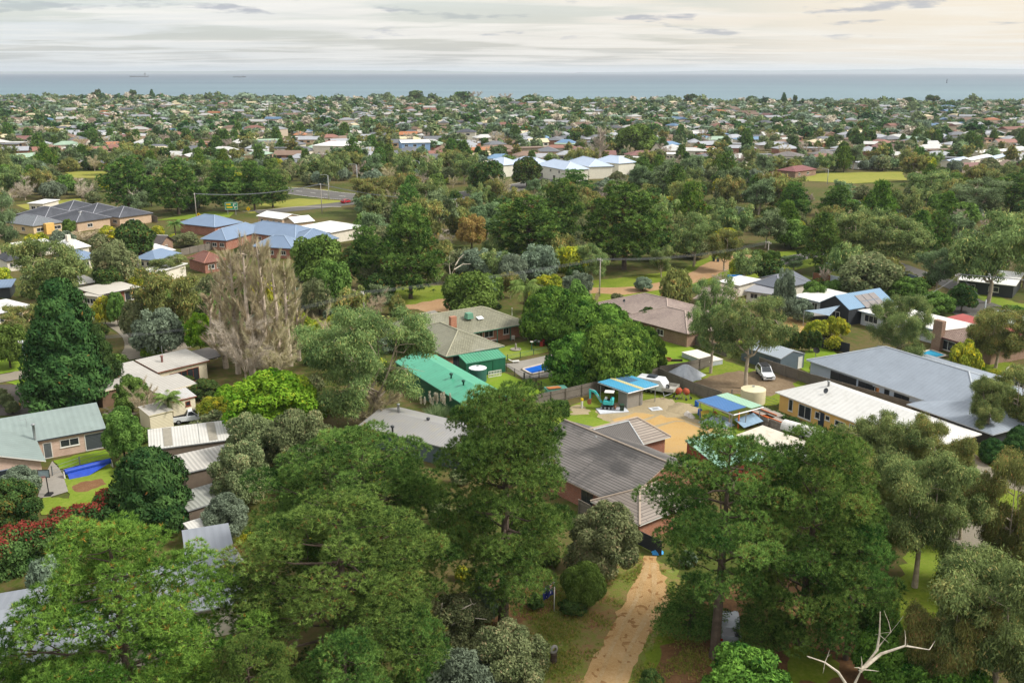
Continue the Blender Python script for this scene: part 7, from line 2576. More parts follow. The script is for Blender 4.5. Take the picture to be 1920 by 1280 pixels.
# ---- pools
def pool(name, label, pxs, col, zz=.2):
	W = [at(*q) for q in pxs]
	c = sum(W, Vector()) / len(W)
	P = [((q - c).x, (q - c).y) for q in W]
	t = thing(name, label, "swimming pool", (c.x, c.y, 0))
	cp = MB()
	for i in range(len(P)):
		a, b = Vector(P[i]), Vector(P[(i + 1) % len(P)])
		d = (b - a)
		cp.box(((a.x + b.x) / 2, (a.y + b.y) / 2, zz), (d.length + .3, .35, .1), atan2(d.y, d.x))
	cp.build("coping", mat(name + "_coping", "#b9ad9c", .8), t)
	m = _mats.get(name + "_water")
	m, nt_, out = newmat(name + "_water")
	b = N("ShaderNodeBsdfPrincipled", nt_)
	tc = N("ShaderNodeTexCoord", nt_).outputs["Object"]
	L(nt_, ramp(nt_, noise(nt_, tc, 1.2, 4, .6, 1.0), [(.35, tuple(x * .75 for x in srgb(col))), (.65, srgb(col))]), b.inputs["Base Color"])
	b.inputs["Roughness"].default_value = .08
	L(nt_, b.outputs[0], out.inputs[0])
	w_ = MB()
	w_.quad([(*q, zz - .03) for q in P])
	w_.build("water", m, t)
	return t

pool("blue_pool", "vivid blue swimming pool beneath the clipped cypress", [(979, 693.5), (997, 703), (1058, 690), (1040, 678)], "#1f63c4")
pool("turquoise_pool", "turquoise swimming pool behind the long grey roof", [(1722, 664), (1750, 674), (1775, 668), (1745, 657)], "#2f9fc4")
# reel of blue pool blanket on the left lawn
t = thing("pool_blanket_reel", "roll of deep blue pool blanket on white reel stands across the lawn", "pool cover", at(166, 885), heading((124, 894), (212, 872)))
ln = (at(124, 892) - at(210, 872)).length
mb = MB().tube([(-ln / 2, 0, .75), (ln / 2, 0, .75)], .34, 14)
mb.quad([(-ln / 2 + .2, -.3, .62), (ln / 2 - .2, -.3, .62), (ln / 2 - 3, -1.2, .06), (-ln / 2 + .2, -.9, .06)])
mb.build("blanket", mat("pool_blanket_blue", "#1c3f9e", .5, .15), t)
for x in (-ln / 2 - .12, ln / 2 + .12):
	MB().box((x, 0, .42), (.12, .7, .84), top=.5).build("stand", FRAME_W, t)
t = thing("basketball_stand", "portable basketball stand with clear backboard on the paved court", "basketball hoop", at(92, 928), heading((92, 928), (70, 950)))
hh = height_at(at(92, 928), 877)
MB().box((0, 0, .12), (1.0, .8, .24), top=.85).build("base", BLACK, t, bevel=.05)
MB().tube([(0, 0, .2), (.1, 0, hh * .7), (.35, 0, hh - .6)], .06, 8).build("pole", BLACK, t)
mb = MB()
for s in (-1, 1):
	mb.box((.55, s * .62, hh - .45), (.05, .05, .9)).box((.55, 0, hh - .45 + s * .45), (.05, 1.29, .05))
mb.box((.53, 0, hh - .45), (.02, 1.2, .85), m=1)
mb.build("backboard", [BLACK, mat("clear_board", "#8d9aa2", .3)], t)
rg = MB()
for k in range(16):
	a, b = 2 * pi * k / 16, 2 * pi * (k + 1) / 16
	rg.tube([(.8 + .22 * cos(a), .22 * sin(a), hh - .75), (.8 + .22 * cos(b), .22 * sin(b), hh - .75)], .015, 4, cap=False)
rg.build("ring", mat("hoop_orange", "#b5482a", .5), t)
Pt = "black round pots by the brick wall"
for i, x in enumerate((109, 116, 124)):
	o = thing("garden_pot", ("left", "middle", "right")[i] + " black round pot of the three along the brick wall", "pot", at(x, 847.5 - i * 1.2), 0, Pt)
	MB().lathe([(.01, .02), (.3, .02), (.42, .25), (.4, .5), (.34, .56), (.3, .5), (.01, .45)], (0, 0, 0), 14).build("bowl", BLACK, o, True)

# ---- courtyard and yard things
t = thing("brick_barbecue", "red brick barbecue with a steel hood by the courtyard lawn", "barbecue", at(1008, 648), -.4)
MB().box((-.85, 0, .45), (.55, .8, .9)).box((.85, 0, .45), (.55, .8, .9)).box((0, .35, .6), (2.3, .3, 1.2)).build("brickwork", mat("barbecue_red", "#8a2f28", .8), t)
MB().box((0, -.05, .95), (1.1, .6, .3), top=.8).build("hood", METAL_G, t)
t = thing("fountain", "small grey statue fountain in a round bed on the courtyard lawn", "fountain", at(967, 656))
MB().lathe([(.9, 0), (.95, .2), (.8, .2), (.75, .08), (.01, .08)], (0, 0, 0), 18).build("basin", mat("fountain_stone", "#8e887b", .85), t)
MB().lathe([(.22, .08), (.14, .3), (.2, .6), (.12, .8), (.16, 1.0), (.06, 1.2), (.01, 1.25)], (0, 0, 0), 12).build("statue", mat("fountain_stone", "#8e887b", .85), t, True)
t = thing("bird_bath", "pale bird bath on a green post near the barbecue", "bird bath", at(997, 656))
MB().tube([(0, 0, -.1), (0, 0, 1.3)], .08, 8).build("post", GREEN_TRIM, t)
MB().lathe([(.01, 1.3), (.2, 1.32), (.32, 1.5), (.28, 1.5), (.01, 1.38)], (0, 0, 0), 14).build("bowl", FRAME_W, t)

def lounger(label, p, rz, up=.5, group="white garden loungers"):
	t = thing("sun_lounger", label, "lounger", p, rz, group)
	MB().box((0, 0, .32), (1.2, .6, .06)).build("seat", FRAME_W, t)
	MB().box((-.85, 0, .32 + .35 * up), (.85, .6, .06), ry=up).build("backrest", FRAME_W, t)
	for x in (-.5, .5):
		for y in (-.25, .25):
			MB().box((x, y, .15), (.05, .05, .3)).build("leg", FRAME_W, t)

lounger("white lounger at the pool deck's edge", at(967, 680), .3)
lounger("white garden seat against the courtyard house wall", at(927, 640), .3, .9)
lounger("white folded lounger propped upright under the courtyard eaves", at(962, 637), 1.6, 1.1)
t = thing("lattice_panel", "white slatted panel leaning on the green shed", "panel", at(928, 706.5), heading((917, 708), (940, 704)))
mb = MB()
for z in (.1, .55, 1.0):
	mb.box((0, 0, z), (2.3, .05, .09))
for k in range(9):
	mb.box((-1.1 + k * .275, 0.03, .55), (.08, .04, 1.0))
mb.build("slats", FRAME_W, t)
t = thing("cubby_box", "low green and orange lidded box at the corner lawn by the paling fence", "box", at(1042, 738), .3)
MB().box((0, 0, .5), (3.2, 1.6, 1.0)).build("body", mat("faded_green_box", "#4f8072", .7, .2), t)
MB().box((-.4, -.1, 1.06), (2.0, 1.5, .1), rx=-.15).build("lid", mat("faded_orange_lid", "#a86a3c", .7, .25), t)
t = thing("box_hedge", "clipped dark green hedge block beside the sand patch", "hedge", at(1052, 778), .1)
hb = at(1052, 778)
rng = np.random.default_rng(91)
Pn, Nn = [], []
for f in range(5):
	k = 1200 if f == 0 else 800
	a, b = rng.uniform(-1, 1, (2, k))
	P_ = {0: np.stack([a, b, np.ones(k)], 1), 1: np.stack([a, -np.ones(k), b], 1), 2: np.stack([a, np.ones(k), b], 1), 3: np.stack([-np.ones(k), a, b], 1), 4: np.stack([np.ones(k), a, b], 1)}[f]
	Pn.append(P_ * np.array([.95, .8, .9]) + np.array([0, 0, .95]) + rng.normal(0, .04, (k, 3)))
	Nn.append(np.tile([[0, 0, 1], [0, -1, 0], [0, 1, 0], [-1, 0, 0], [1, 0, 0]][f], (k, 1)).astype(float))
me = leafmesh("hedge_leaves", LEAF["magnolia"], diamonds(np.concatenate(Pn), np.concatenate(Nn), .12, .6, rng, .5), rng.uniform(.2, .8, 4400))
o = bpy.data.objects.new("foliage", me)
COL.objects.link(o)
o.parent = t
MB().box((0, 0, .9), (1.7, 1.4, 1.7)).build("twig_core", BARK["dark"], t)

def tarp(label, p, r, h, m, seed, rz=0, sx=1.0):
	rs = np.random.default_rng(seed)
	mb = MB()
	n, k = 26, 8
	ph = rs.uniform(0, 6, 4)
	G_ = []
	for j in range(k + 1):
		t_ = j / k
		for i in range(n):
			a = 2 * pi * i / n
			rr = r * t_ * (1 + .12 * sin(3 * a + ph[0]) + .1 * sin(7 * a + ph[1]) * t_)
			z = h * (1 - t_ ** 1.3) * (1 + .15 * sin(5 * a + ph[2]) * t_) + .05
			G_.append((rr * cos(a) * sx, rr * sin(a), max(.04, z)))
	for j in range(k):
		for i in range(n):
			mb.quad([G_[j * n + i], G_[j * n + (i + 1) % n], G_[(j + 1) * n + (i + 1) % n], G_[(j + 1) * n + i]])
	o = mb.build("tarpaulin", m)
	o.location, o.rotation_euler = p, (0, 0, rz)
	return tag(o, label, "tarpaulin")

SILT = mat("silver_tarp", "#a9adb3", .4, .15, 1.5)
tarp("crumpled silver tarpaulin heap against the paling fence", at(1284, 706), 2.6, 2.0, SILT, 3, .2, 1.2)
tarp("crumpled blue tarpaulin heap beside the silver one", at(1263, 706), 1.1, .9, mat("blue_tarp", "#2546a0", .5, .15), 4)
tarp("grey plastic sheet thrown over goods at the royal blue carport", at(1346, 792), 2.2, 1.0, mat("grey_tarp", "#8c9aa8", .4, .15), 5)
o = tarp("sandy gravel heap beside the cement mixers", at(1281, 766), 2.3, .6, G["yard"], 6)
o["category"], o.name = "gravel heap", "gravel_heap"
o = tarp("bright blue bag behind the dark fence by the driveway pines", at(1232, 1036), .6, .5, mat("bright_blue_bag", "#2f8fd0", .5), 8)
o["category"], o.name = "bag", "blue_bag"
Mg = "rusty cement mixers"
for x, y, lb in ((1272, 747, "rusty cement mixer nearer the trailer"), (1286, 748, "rusty cement mixer nearer the gravel heap")):
	t = thing("cement_mixer", lb, "cement mixer", at(x, y), random.uniform(0, 3), Mg)
	mb = MB().lathe([(.01, -.5), (.3, -.45), (.5, -.1), (.5, .1), (.28, .5), (.22, .5)], (0, 0, 0), 16)
	M = Matrix.Translation((0, 0, 1.15)) @ Matrix.Rotation(radians(55), 4, "Y")
	mb.v = [tuple(M @ Vector(v)) for v in mb.v]
	mb.build("drum", mat("rusty_drum", "#97482c", .8, .3), t, True)
	MB().tube([(-.5, -.4, 0), (0, -.5, 1.15), (.5, -.4, 0)], .04, 5).tube([(-.5, .4, 0), (0, .5, 1.15), (.5, .4, 0)], .04, 5).build("stand", METAL_G, t)
	for y_ in (-.5, .5):
		wheel(t, -.5, y_, .2, .1)
Dg = "blue plastic drums"
for x, y, lb in ((1312, 778, "blue drum at the carport's left post"), (1317, 786, "blue drum behind the yellow board"), (1331, 786, "blue drum right of the yellow board"), (1306, 762, "small blue tub by the gravel heap"), (1174, 757, "blue drum leaning near the weathered store box")):
	t = thing("plastic_drum", lb, "drum", at(x, y), 0, Dg)
	MB().lathe([(.01, 0), (.27, 0), (.3, .08), (.3, .42), (.31, .45), (.3, .48), (.3, .8), (.26, .9), (.01, .9)], (0, 0, 0), 16).build("barrel", mat("drum_blue", "#2458a6", .45), t, True)
	MB().lathe([(.05, .9), (.05, .94), (.01, .95)], (.12, 0, 0), 8).build("bung", BLACK, t)
for x, y, lb, col, d in ((1323, 790, "yellow framed board leaning at the royal blue carport", "#cdb04a", (1.4, .08, 1.5)), (1403, 800, "large blue grey sheet resting at the right end of the royal blue carport", "#7f97aa", (3.4, 2.0, .06)),
                         (1384, 803, "orange pole prop leaning at the royal blue carport", "#b8672f", (.18, .18, 2.2)), (1367, 797, "pale timber prop leaning at the royal blue carport", "#c0a989", (.14, .14, 2.6))):
	o = MB().box((0, 0, d[2] / 2 + .02), d).build("board" if "board" in lb else "roof_sheet" if "sheet" in lb else "timber_prop", mat("c" + col[1:], col, .6, .15), None, bevel=.01)
	o.location = at(x, y)
	o.rotation_euler = (-.25, .22 if d[2] > 1.6 else .05, .5)
	if "sheet" in lb:
		o.location.z, o.rotation_euler = .9, (.3, -.1, .5)
	tag(o, lb, "board" if "board" in lb else "sheet" if "sheet" in lb else "prop")
Ag = "stacks of scaffold boards"
for i, (x, y, lb) in enumerate(((1428, 792, "low stack of grey scaffold boards by the hedge"), (1444, 787, "tall stack of grey scaffold boards with orange edges"), (1452, 800, "stack of scaffold boards nearest the arched white tank"))):
	t = thing("board_stack", lb, "stack", at(x, y), heading((1428, 780), (1458, 792)), Ag)
	for k in range(6):
		MB().box((random.uniform(-.1, .1), random.uniform(-.05, .05), .12 + k * .2), (3.6, 1.3, .16)).build("plank_layer", mat("old_scaffold_board", "#8f857a", .85, .25), t)
	MB().box((0, -.5, 1.27), (3.2, .12, .1)).build("orange_tube", mat("safety_orange", "#c2642c", .6), t)
t = thing("yellow_crate", "small yellow crate beyond the boards at the royal blue carport", "crate", at(1410, 787), .4)
MB().box((0, 0, .45), (.9, .7, .9)).build("body", mat("crate_yellow", "#d1a520", .6), t, bevel=.04)
MB().box((0, 0, .93), (.96, .76, .06)).build("lid", mat("crate_yellow_lid", "#b98d18", .6), t)
Og = "orange bags of oddments"
for x, y, lb, z in ((1340, 781, "orange bag under the royal blue carport roof", 0), (1334, 786, "smaller orange bag beside the drums", 0)):
	o = tarp(lb, at(x, y) + Vector((0, 0, z)), .6, .8, mat("orange_bag", "#c4552a", .6, .2), x, 0)
	o["category"], o.name, o["group"] = "bag", "orange_bag", Og
t = thing("spare_wheel", "muddy trailer wheel lying at the front of the royal blue carport", "wheel", at(1355, 802), .8)
wheel(t, 0, 0, .36, .22)
Wg = "pale boulders edging the gravel yard"
for i, (x, y) in enumerate(((1292, 779), (1297, 783), (1289, 776))):
	o = tarp(("larger pale boulder at the yard edge", "pale boulder nearest the blue drums at the yard edge", "smallest pale boulder at the yard edge")[i], at(x, y), .5 + .12 * (i == 0), .45, mat("pale_rock", "#b9b1a6", .85, .2), 40 + i)
	o["category"], o.name, o["group"] = "boulder", "boulder", Wg
t = thing("marker_post", "white post with yellow cap on the sand patch", "post", at(1091, 765))
MB().tube([(0, 0, -.1), (0, 0, 1.2)], .16, 10).build("shaft", FRAME_W, t)
MB().lathe([(.19, 1.15), (.2, 1.45), (.01, 1.5)], (0, 0, 0), 10).build("cap", mat("cap_yellow", "#d9b21c", .5), t)
t = thing("drain_cover", "square concrete drain cover in the gravel yard", "drain cover", at(1229, 767), .3)
MB().box((0, 0, .06), (1.7, 1.3, .1)).build("surround", mat("slab_concrete", "#b9bcc0", .8), t)
MB().box((0, 0, .115), (.9, .7, .02)).build("grate", METAL_G, t)
t = thing("arched_tank", "white arched trailer tank behind the driveway pines", "tank", at(1508, 818), heading((1480, 800), (1535, 815)))
mb = MB().ext([(1.0 * cos(a), .5 + 1.1 * sin(a)) for a in np.linspace(0, pi, 14)], -3, 3)
mb.v = [(v[1], v[0], v[2]) for v in mb.v]
mb.build("shell", mat("dull_white_sheet", "#c6c4bd", .6), t)
mb = MB().ext([(.9 * cos(a), .5 + .98 * sin(a)) for a in np.linspace(0, pi, 14)], 2.98, 3.04)
mb.v = [(v[1], v[0], v[2]) for v in mb.v]
mb.build("end_panel", BLACK, t)
for y in (-.9, .9):
	wheel(t, 0, y, .33)
t = thing("bollard", "white bollard with blue cap in front of the bark mulch bed", "bollard", at(1883, 868))
MB().tube([(0, 0, -.1), (0, 0, 1.0)], .13, 10).build("shaft", FRAME_W, t)
MB().lathe([(.15, .95), (.15, 1.3), (.01, 1.34)], (0, 0, 0), 10).build("cap", mat("cap_blue", "#3a5c9e", .5), t)
t = thing("old_tyre", "old tyre standing on a mossy stump beside the grey green bush", "tyre", at(1038, 1240), .6)
MB().lathe([(.32, 0), (.25, .4), (.28, .75), (.01, .78)], (0, 0, 0), 10).build("stump", BARK["dark"], t)
mb = MB().lathe([(.2, -.1), (.36, -.1), (.4, 0), (.36, .1), (.2, .1), (.2, -.1)], (0, 0, 0), 18)
mb.v = [(v[0], v[2], v[1] + 1.15) for v in mb.v]
mb.build("tyre_ring", mat("weathered_tyre", "#8b8884", .9), t, True)
t = thing("raised_bed", "white covered raised bed on the bright chicken lawn", "garden bed", at(1316, 676), heading((1284, 668), (1340, 690)))
MB().box((0, 0, .4), (6.5, 3.2, .8)).build("box_side", mat("pale_sheet_side", "#a9adb0", .6), t)
MB().box((0, 0, .84), (6.6, 3.3, .08)).build("cover", mat("bone_cover", "#cfc8bb", .8), t)
t = thing("fire_pit", "round iron fire pit with low benches on the chicken lawn", "fire pit", at(1250, 676))
MB().lathe([(.8, 0), (.85, .4), (.75, .4), (.7, .1), (.01, .1)], (0, 0, 0), 18).build("ring", mat("rusty_steel", "#8a5a3c", .8, .3), t)
MB().box((-1.6, -.6, .2), (1.8, .3, .4)).build("bench", BARK["dark"], t)
MB().box((1.6, -.5, .2), (1.8, .3, .4)).build("bench", BARK["dark"], t)
t = thing("satellite_dish_stand", "black satellite dish on a pole in the grey shed's lawn", "satellite dish", at(1528, 680))
MB().tube([(0, 0, -.1), (0, 0, 2.0)], .05, 6).build("mast", METAL_G, t)
d = MB().lathe([(.55 * k / 5, .18 * (k / 5) ** 2) for k in range(6)], (0, 0, 0), 16)
M = Matrix.Translation((0, -.1, 2.1)) @ Matrix.Rotation(radians(50), 4, "X")
d.v = [tuple(M @ Vector(v)) for v in d.v]
d.build("dish", BLACK, t)
# sail shade by the black gabled house
t = thing("shade_sail", "blue grey shade sail stretched before the black gable", "shade sail", at(1550, 592))
c = at(1550, 592)
C3 = [at(1508, 582, 3.0), at(1578, 571, 3.6), at(1555, 592, 2.4)]
mb = MB()
n = 10
grid = {}
for i in range(n + 1):
	for j in range(n + 1 - i):
		a, b = i / n, j / n
		k = 1 - a - b
		q = C3[0] * a + C3[1] * b + C3[2] * k
		pull = (a * b + b * k + a * k)
		q = q + (sum(C3, Vector()) / 3 - q) * pull * .5 - Vector((0, 0, pull * .5))
		grid[i, j] = tuple(q - c)
for i in range(n):
	for j in range(n - i):
		mb.quad([grid[i, j], grid[i + 1, j], grid[i, j + 1]])
		if i + j < n - 1:
			mb.quad([grid[i + 1, j], grid[i + 1, j + 1], grid[i, j + 1]])
mb.build("sail", mat("sail_cloth", "#7f8f9d", .7), t)
for q in C3:
	MB().tube([(q.x - c.x, q.y - c.y, 0), (q.x - c.x, q.y - c.y, q.z)], .06, 6).build("post", METAL_G, t)
t = thing("spa_box", "low covered spa beneath the shade sail", "spa", at(1534, 598), .2)
MB().box((0, 0, .45), (3.0, 2.2, .9)).build("tub", FRAME_D, t)
MB().box((0, 0, .96), (3.1, 2.3, .1)).build("cover", mat("bone_cover", "#cfc8bb", .8), t)
t = thing("kennel", "small timber kennel with white door frames at the garden tree", "kennel", at(1806, 690), .3)
MB().box((0, 0, .7), (3.0, 1.6, 1.4)).build("wall", mat("kennel_timber", "#a98858", .8), t)
MB().box((0, 0, 1.48), (3.3, 1.9, .1), rx=.12).build("roof", METAL_G, t)
for x in (-.8, .3):
	MB().box((x, -.82, .65), (.8, .05, 1.1)).build("door", GLASS, t)
o = tarp("pale shiny tarpaulin stretched over a long frame at the street corner", at(1885, 602), 7.0, 2.2, mat("shiny_green_tarp", "#b9c6bd", .35, .2, .6), 12, -.25, 1.0)
o.scale = (1, .3, 1)
t = thing("blue_tarp_cover", "bright blue tarpaulin draped on the annex by the dirt track", "tarpaulin", at(1377, 536), 0)
MB().box((0, 0, 1.3), (4.0, 1.2, 2.4), top=.8).build("cloth", mat("bright_blue_tarp", "#2f86d6", .5, .1), t, bevel=.1)
MB().box((0, 0, .06), (4.2, 1.4, .1)).build("base_rail", METAL_G, t)
t = thing("small_trailer", "fawn canvas trailer under the white lean-to", "trailer", at(424, 1078), .4)
MB().box((0, 0, .8), (2.4, 1.6, .9), top=.8).build("canvas", mat("fawn_canvas", "#a3957d", .85), t, bevel=.08)
for y in (-.8, .8):
	wheel(t, 0, y, .3)
# pampas grass
t = thing("pampas_grass", "pampas grass clump with cream plumes beside the long green shed", "grass clump", at(822, 787))
rng = np.random.default_rng(92)
Pb_, A_ = np.zeros((420, 3)) + rng.normal(0, .35, (420, 3)) * [1, 1, 0], unit(np.stack([rng.normal(0, .75, 420), rng.normal(0, .75, 420), np.ones(420)], 1))
me = leafmesh("strap_leaves", LEAF["flax"], needles(Pb_, A_, 2.3, .09, 3, rng, .12), rng.random(1260))
o = bpy.data.objects.new("leaves", me)
COL.objects.link(o)
o.parent = t
pts = np.stack([rng.normal(0, .8, 16), rng.normal(0, .5, 16), rng.uniform(2.1, 3.0, 16)], 1)
pl = []
for q in pts:
	zz = np.linspace(0, 1, 40)
	Pq = q + np.stack([rng.normal(0, .05, 40), rng.normal(0, .05, 40), zz * 1.0], 1)
	pl.append(needles(Pq, np.tile([0, 0, 1.0], (40, 1)), .3, .06, 4, rng, .35))
me = leafmesh("plumes", LEAF["cream"], np.concatenate(pl), rng.random(len(pl) * 160))
o = bpy.data.objects.new("plume", me)
COL.objects.link(o)
o.parent = t

# ---- hedges along a line
def hedge_line(name, label, pxs, h, w_, leaf, ls, seed, flush=None, cover=1.35, group=None):
	rs = np.random.default_rng(seed)
	W = [at(*q) for q in pxs]
	c = W[0]
	t = thing(name, label, "hedge", (c.x, c.y, 0), 0, group)
	F, T, F2, T2 = [], [], [], []
	for a, b in zip(W, W[1:]):
		n = max(2, int((b - a).length / .75))
		for i in range(n):
			for k in range(3):
				q = a + (b - a) * ((i + rs.random()) / n) - c
				nn = Vector((-(b - a).y, (b - a).x, 0)).normalized()
				q = q + nn * rs.uniform(-.5, .5) * w_ * .6
				top = h * rs.uniform(.85, 1.12)
				z = (top - .5, top * .55, .5)[k]
				r = w_ * .42 * rs.uniform(.8, 1.2)
				m = int(cover * 4 * pi * r * r / (2 * ls * ls * .5))
				P, n_ = padpts((q.x, q.y, z), (r, r, r), m, rs, .3)
				F.append(diamonds(P, n_, ls, .5, rs, .6))
				T.append(np.clip(rs.normal(.45, .15) + rs.normal(0, .17, m), 0, .92))
				if flush and k == 0:
					m2 = int(m * .34)
					P, n_ = padpts((q.x, q.y, z + .12), (r, r, r), m2, rs, 1.3, .95)
					F2.append(diamonds(P, n_ + np.array([0, 0, .3]), ls * 1.05, .4, rs, .7))
					T2.append(rs.random(m2))
	me = leafmesh("hedge_leaves", LEAF[leaf], np.concatenate(F), np.concatenate(T))
	o = bpy.data.objects.new("foliage", me)
	COL.objects.link(o)
	o.parent = t
	if flush:
		o = bpy.data.objects.new("young_leaves", leafmesh("young_leaves", LEAF[flush], np.concatenate(F2), np.concatenate(T2)))
		COL.objects.link(o)
		o.parent = t
	return t

hedge_line("photinia_hedge", "tall hedge with red new leaves along the bottom of the left lawn", [(-30, 1098), (60, 1064), (130, 1034), (200, 1008), (252, 990)], 4.0, 2.4, "photinia", .18, 95, "flush")
hedge_line("low_hedge", "dark clipped hedge along the yellow house wall", [(1428, 775), (1500, 806), (1580, 838)], 1.3, 1.0, "magnolia", .16, 96)
hedge_line("yellow_hedge", "pale yellow green hedge beside the white lean-to", [(398, 1100), (420, 1128)], 1.6, 1.3, "lime", .15, 97)
hedge_line("garden_hedge", "low green hedge on the corner grass under the huge gum", [(1885, 585), (1930, 596)], 1.2, 2.0, "green", .3, 98)

# ---- out on the water
t = thing("cargo_ship", "dark cargo ship on the horizon with its bridge at the stern", "ship", at(261, 145, -2.4), .05)
MB().ext([(-75, 0), (-78, 11), (70, 9), (82, 13), (74, 0)], -9, 9).build("hull", mat("ship_hull", "#39414b", .7), t)
MB().box((52, 0, 20), (16, 14, 24)).build("bridge", mat("ship_white", "#8d939a", .7), t)
MB().tube([(52, 0, 30), (52, 0, 42)], 1.2, 6).build("mast", mat("ship_hull", "#39414b", .7), t)
t = thing("low_ship", "low dark barge on the horizon right of the cargo ship", "ship", at(449, 145.5, -2.4), 0)
MB().ext([(-50, 0), (-52, 7), (50, 7), (54, 9), (50, 0)], -8, 8).build("hull", mat("ship_hull", "#39414b", .7), t)
MB().box((30, 0, 9), (14, 10, 6)).build("bridge", mat("ship_hull", "#39414b", .7), t)
t = thing("channel_marker", "dark channel marker standing in the bay at the right", "buoy", at(1775, 156, -2.4), 0)
MB().lathe([(3, 0), (2.2, 4), (1.2, 9), (2.6, 9), (2.6, 12), (.1, 15)], (0, 0, 0), 10).build("tower", mat("ship_hull", "#39414b", .7), t)
MB().box((0, 0, 16), (1.6, 1.6, 3)).build("top_mark", BLACK, t)
# ------------------------------------------------------------------ the scrub, the gardens and the far suburb
random.seed(23)
R_ = random.random
MARKS = [(243, 345, "the bulky highway pine"), (335, 350, "the dome topped highway pine"), (478, 350, "the narrow highway pine"), (435, 388, "the green direction board"), (620, 265, "the big white warehouse"),
         (780, 266, "the blue walled house"), (873, 243, "the long white villa"), (945, 300, "the pale blue townhouses"), (1085, 305, "the pale townhouses' right end"), (1124, 275, "the tall leafless poplar"),
         (1190, 263, "the huge round tree"), (1230, 278, "the steep gabled house"), (1470, 285, "the grey roofed units"), (1607, 267, "the symmetrical pine"), (1512, 313, "the maroon roofed house"),
         (1640, 330, "the yellow field"), (1840, 290, "the pale cabins"), (295, 250, "the conical pine"), (1455, 246, "the dark conical tree"), (261, 150, "the cargo ship"), (449, 150, "the low barge"),
         (1775, 160, "the channel marker"), (150, 325, "the dry far field"), (90, 378, "the left hand field"), (705, 368, "the flat topped gum"), (803, 380, "the pale green gum"), (893, 335, "the white limbed gum"),
         (988, 325, "the dark round tree"), (1078, 350, "the highway bend pine"), (770, 470, "the big green pine"), (990, 430, "the left massive pine"), (1170, 430, "the right massive pine"), (885, 435, "the russet tree"),
         (1300, 450, "the green street bins"), (1220, 545, "the dirt track"), (1124, 520, "the tall pale pole"), (1438, 475, "the double crossarm pole"), (1575, 498, "the curved white fence"), (1700, 520, "the blue grey fence"),
         (1622, 520, "the domed olive tree"), (1567, 580, "the black gabled house"), (1755, 510, "the grey leaved gum"), (1789, 545, "the stayed pole"), (1852, 480, "the huge corner gum"), (1487, 380, "the left scrub pine"),
         (1565, 385, "the right scrub pine"), (1300, 345, "the yellow scrub pine"), (1740, 350, "the spreading scrub gum"), (1830, 370, "the white trunked gums"), (600, 490, "the dense green tree"), (470, 560, "the poplar row"),
         (320, 570, "the broad olive gum"), (225, 540, "the flat brick house"), (97, 510, "the wide left gum"), (132, 640, "the cypress cone"), (345, 680, "the cream cottage"), (518, 760, "the lime green tree"), (697, 690, "the weeping gum"),
         (860, 720, "the long green shed"), (915, 610, "the courtyard house"), (985, 560, "the feather palm"), (1115, 660, "the clipped cypress rows"), (1180, 580, "the sandy tiled house"), (1392, 640, "the leaning gum"), (1470, 660, "the small grey shed"),
         (1650, 710, "the long grey house"), (1580, 770, "the yellow house"), (1370, 760, "the royal blue carport"), (1140, 760, "the small excavator"), (1100, 880, "the tiled brick house"), (130, 800, "the sage roofed house"), (350, 830, "the white roofed shed"),
         (1866, 640, "the brown topped gum"), (1683, 620, "the feathery gum"), (1800, 640, "the brick chimney"), (150, 1040, "the red topped hedge"), (1740, 1060, "the paddock"), (1845, 900, "the gravel drive"), (1200, 1150, "the sandy driveway"),
         (560, 420, "the blue roofed complex"), (150, 395, "the charcoal roofed units"), (380, 650, "the dense lime tree"), (1275, 180, "the umbrella tree"), (1438, 180, "the shore pine"), (60, 180, "the shore's left end"), (700, 185, "the mid shore"), (1000, 187, "the shore trees ahead"),
         (1650, 190, "the shore's right end"), (150, 230, "the left suburb"), (400, 220, "the left central suburb"), (1050, 230, "the central suburb"), (1350, 240, "the right central suburb"), (1700, 240, "the right suburb"), (560, 215, "the warehouse suburb")]
PENDING = []

def later(o, look, p, hgt):
	x, y = pix(Vector(p) + Vector((0, 0, hgt * .6)))
	best = sorted(MARKS, key=lambda m: (m[0] - x) ** 2 + ((m[1] - y) * 2.2) ** 2)[0]
	dx, dy = x - best[0], (y - best[1]) * 2.2
	rel = ("right of" if dx > 0 else "left of") if abs(dx) > abs(dy) else ("in front of" if dy > 0 else "behind")
	PENDING.append((o, look, rel, best[2], x))

ORD = ["", "second", "third", "fourth", "fifth", "sixth", "seventh", "eighth", "ninth", "tenth", "eleventh", "twelfth"]

def settle():
	by = {}
	for o, look, rel, mk, x in PENDING:
		by.setdefault((look, rel, mk), []).append((x, o))
	for (look, rel, mk), rows in by.items():
		rows.sort(key=lambda q: q[0])
		for i, (x, o) in enumerate(rows):
			if len(rows) == 1:
				o["label"] = f"{look} {rel} {mk}"
			elif i == 0:
				o["label"] = f"leftmost {look} {rel} {mk}"
			elif i == len(rows) - 1:
				o["label"] = f"rightmost {look} {rel} {mk}"
			else:
				o["label"] = f"{look} {rel} {mk}, {ORD[min(i, 11)]} from the left"

def inside(x, y, poly):
	c = False
	n = len(poly)
	for i in range(n):
		x1, y1 = poly[i]
		x2, y2 = poly[i - 1]
		if (y1 > y) != (y2 > y) and x < (x2 - x1) * (y - y1) / (y2 - y1) + x1:
			c = not c
	return c

BOX = [(min(p[0] for p in q), min(p[1] for p in q), max(p[0] for p in q), max(p[1] for p in q), q) for q in CLEAR]

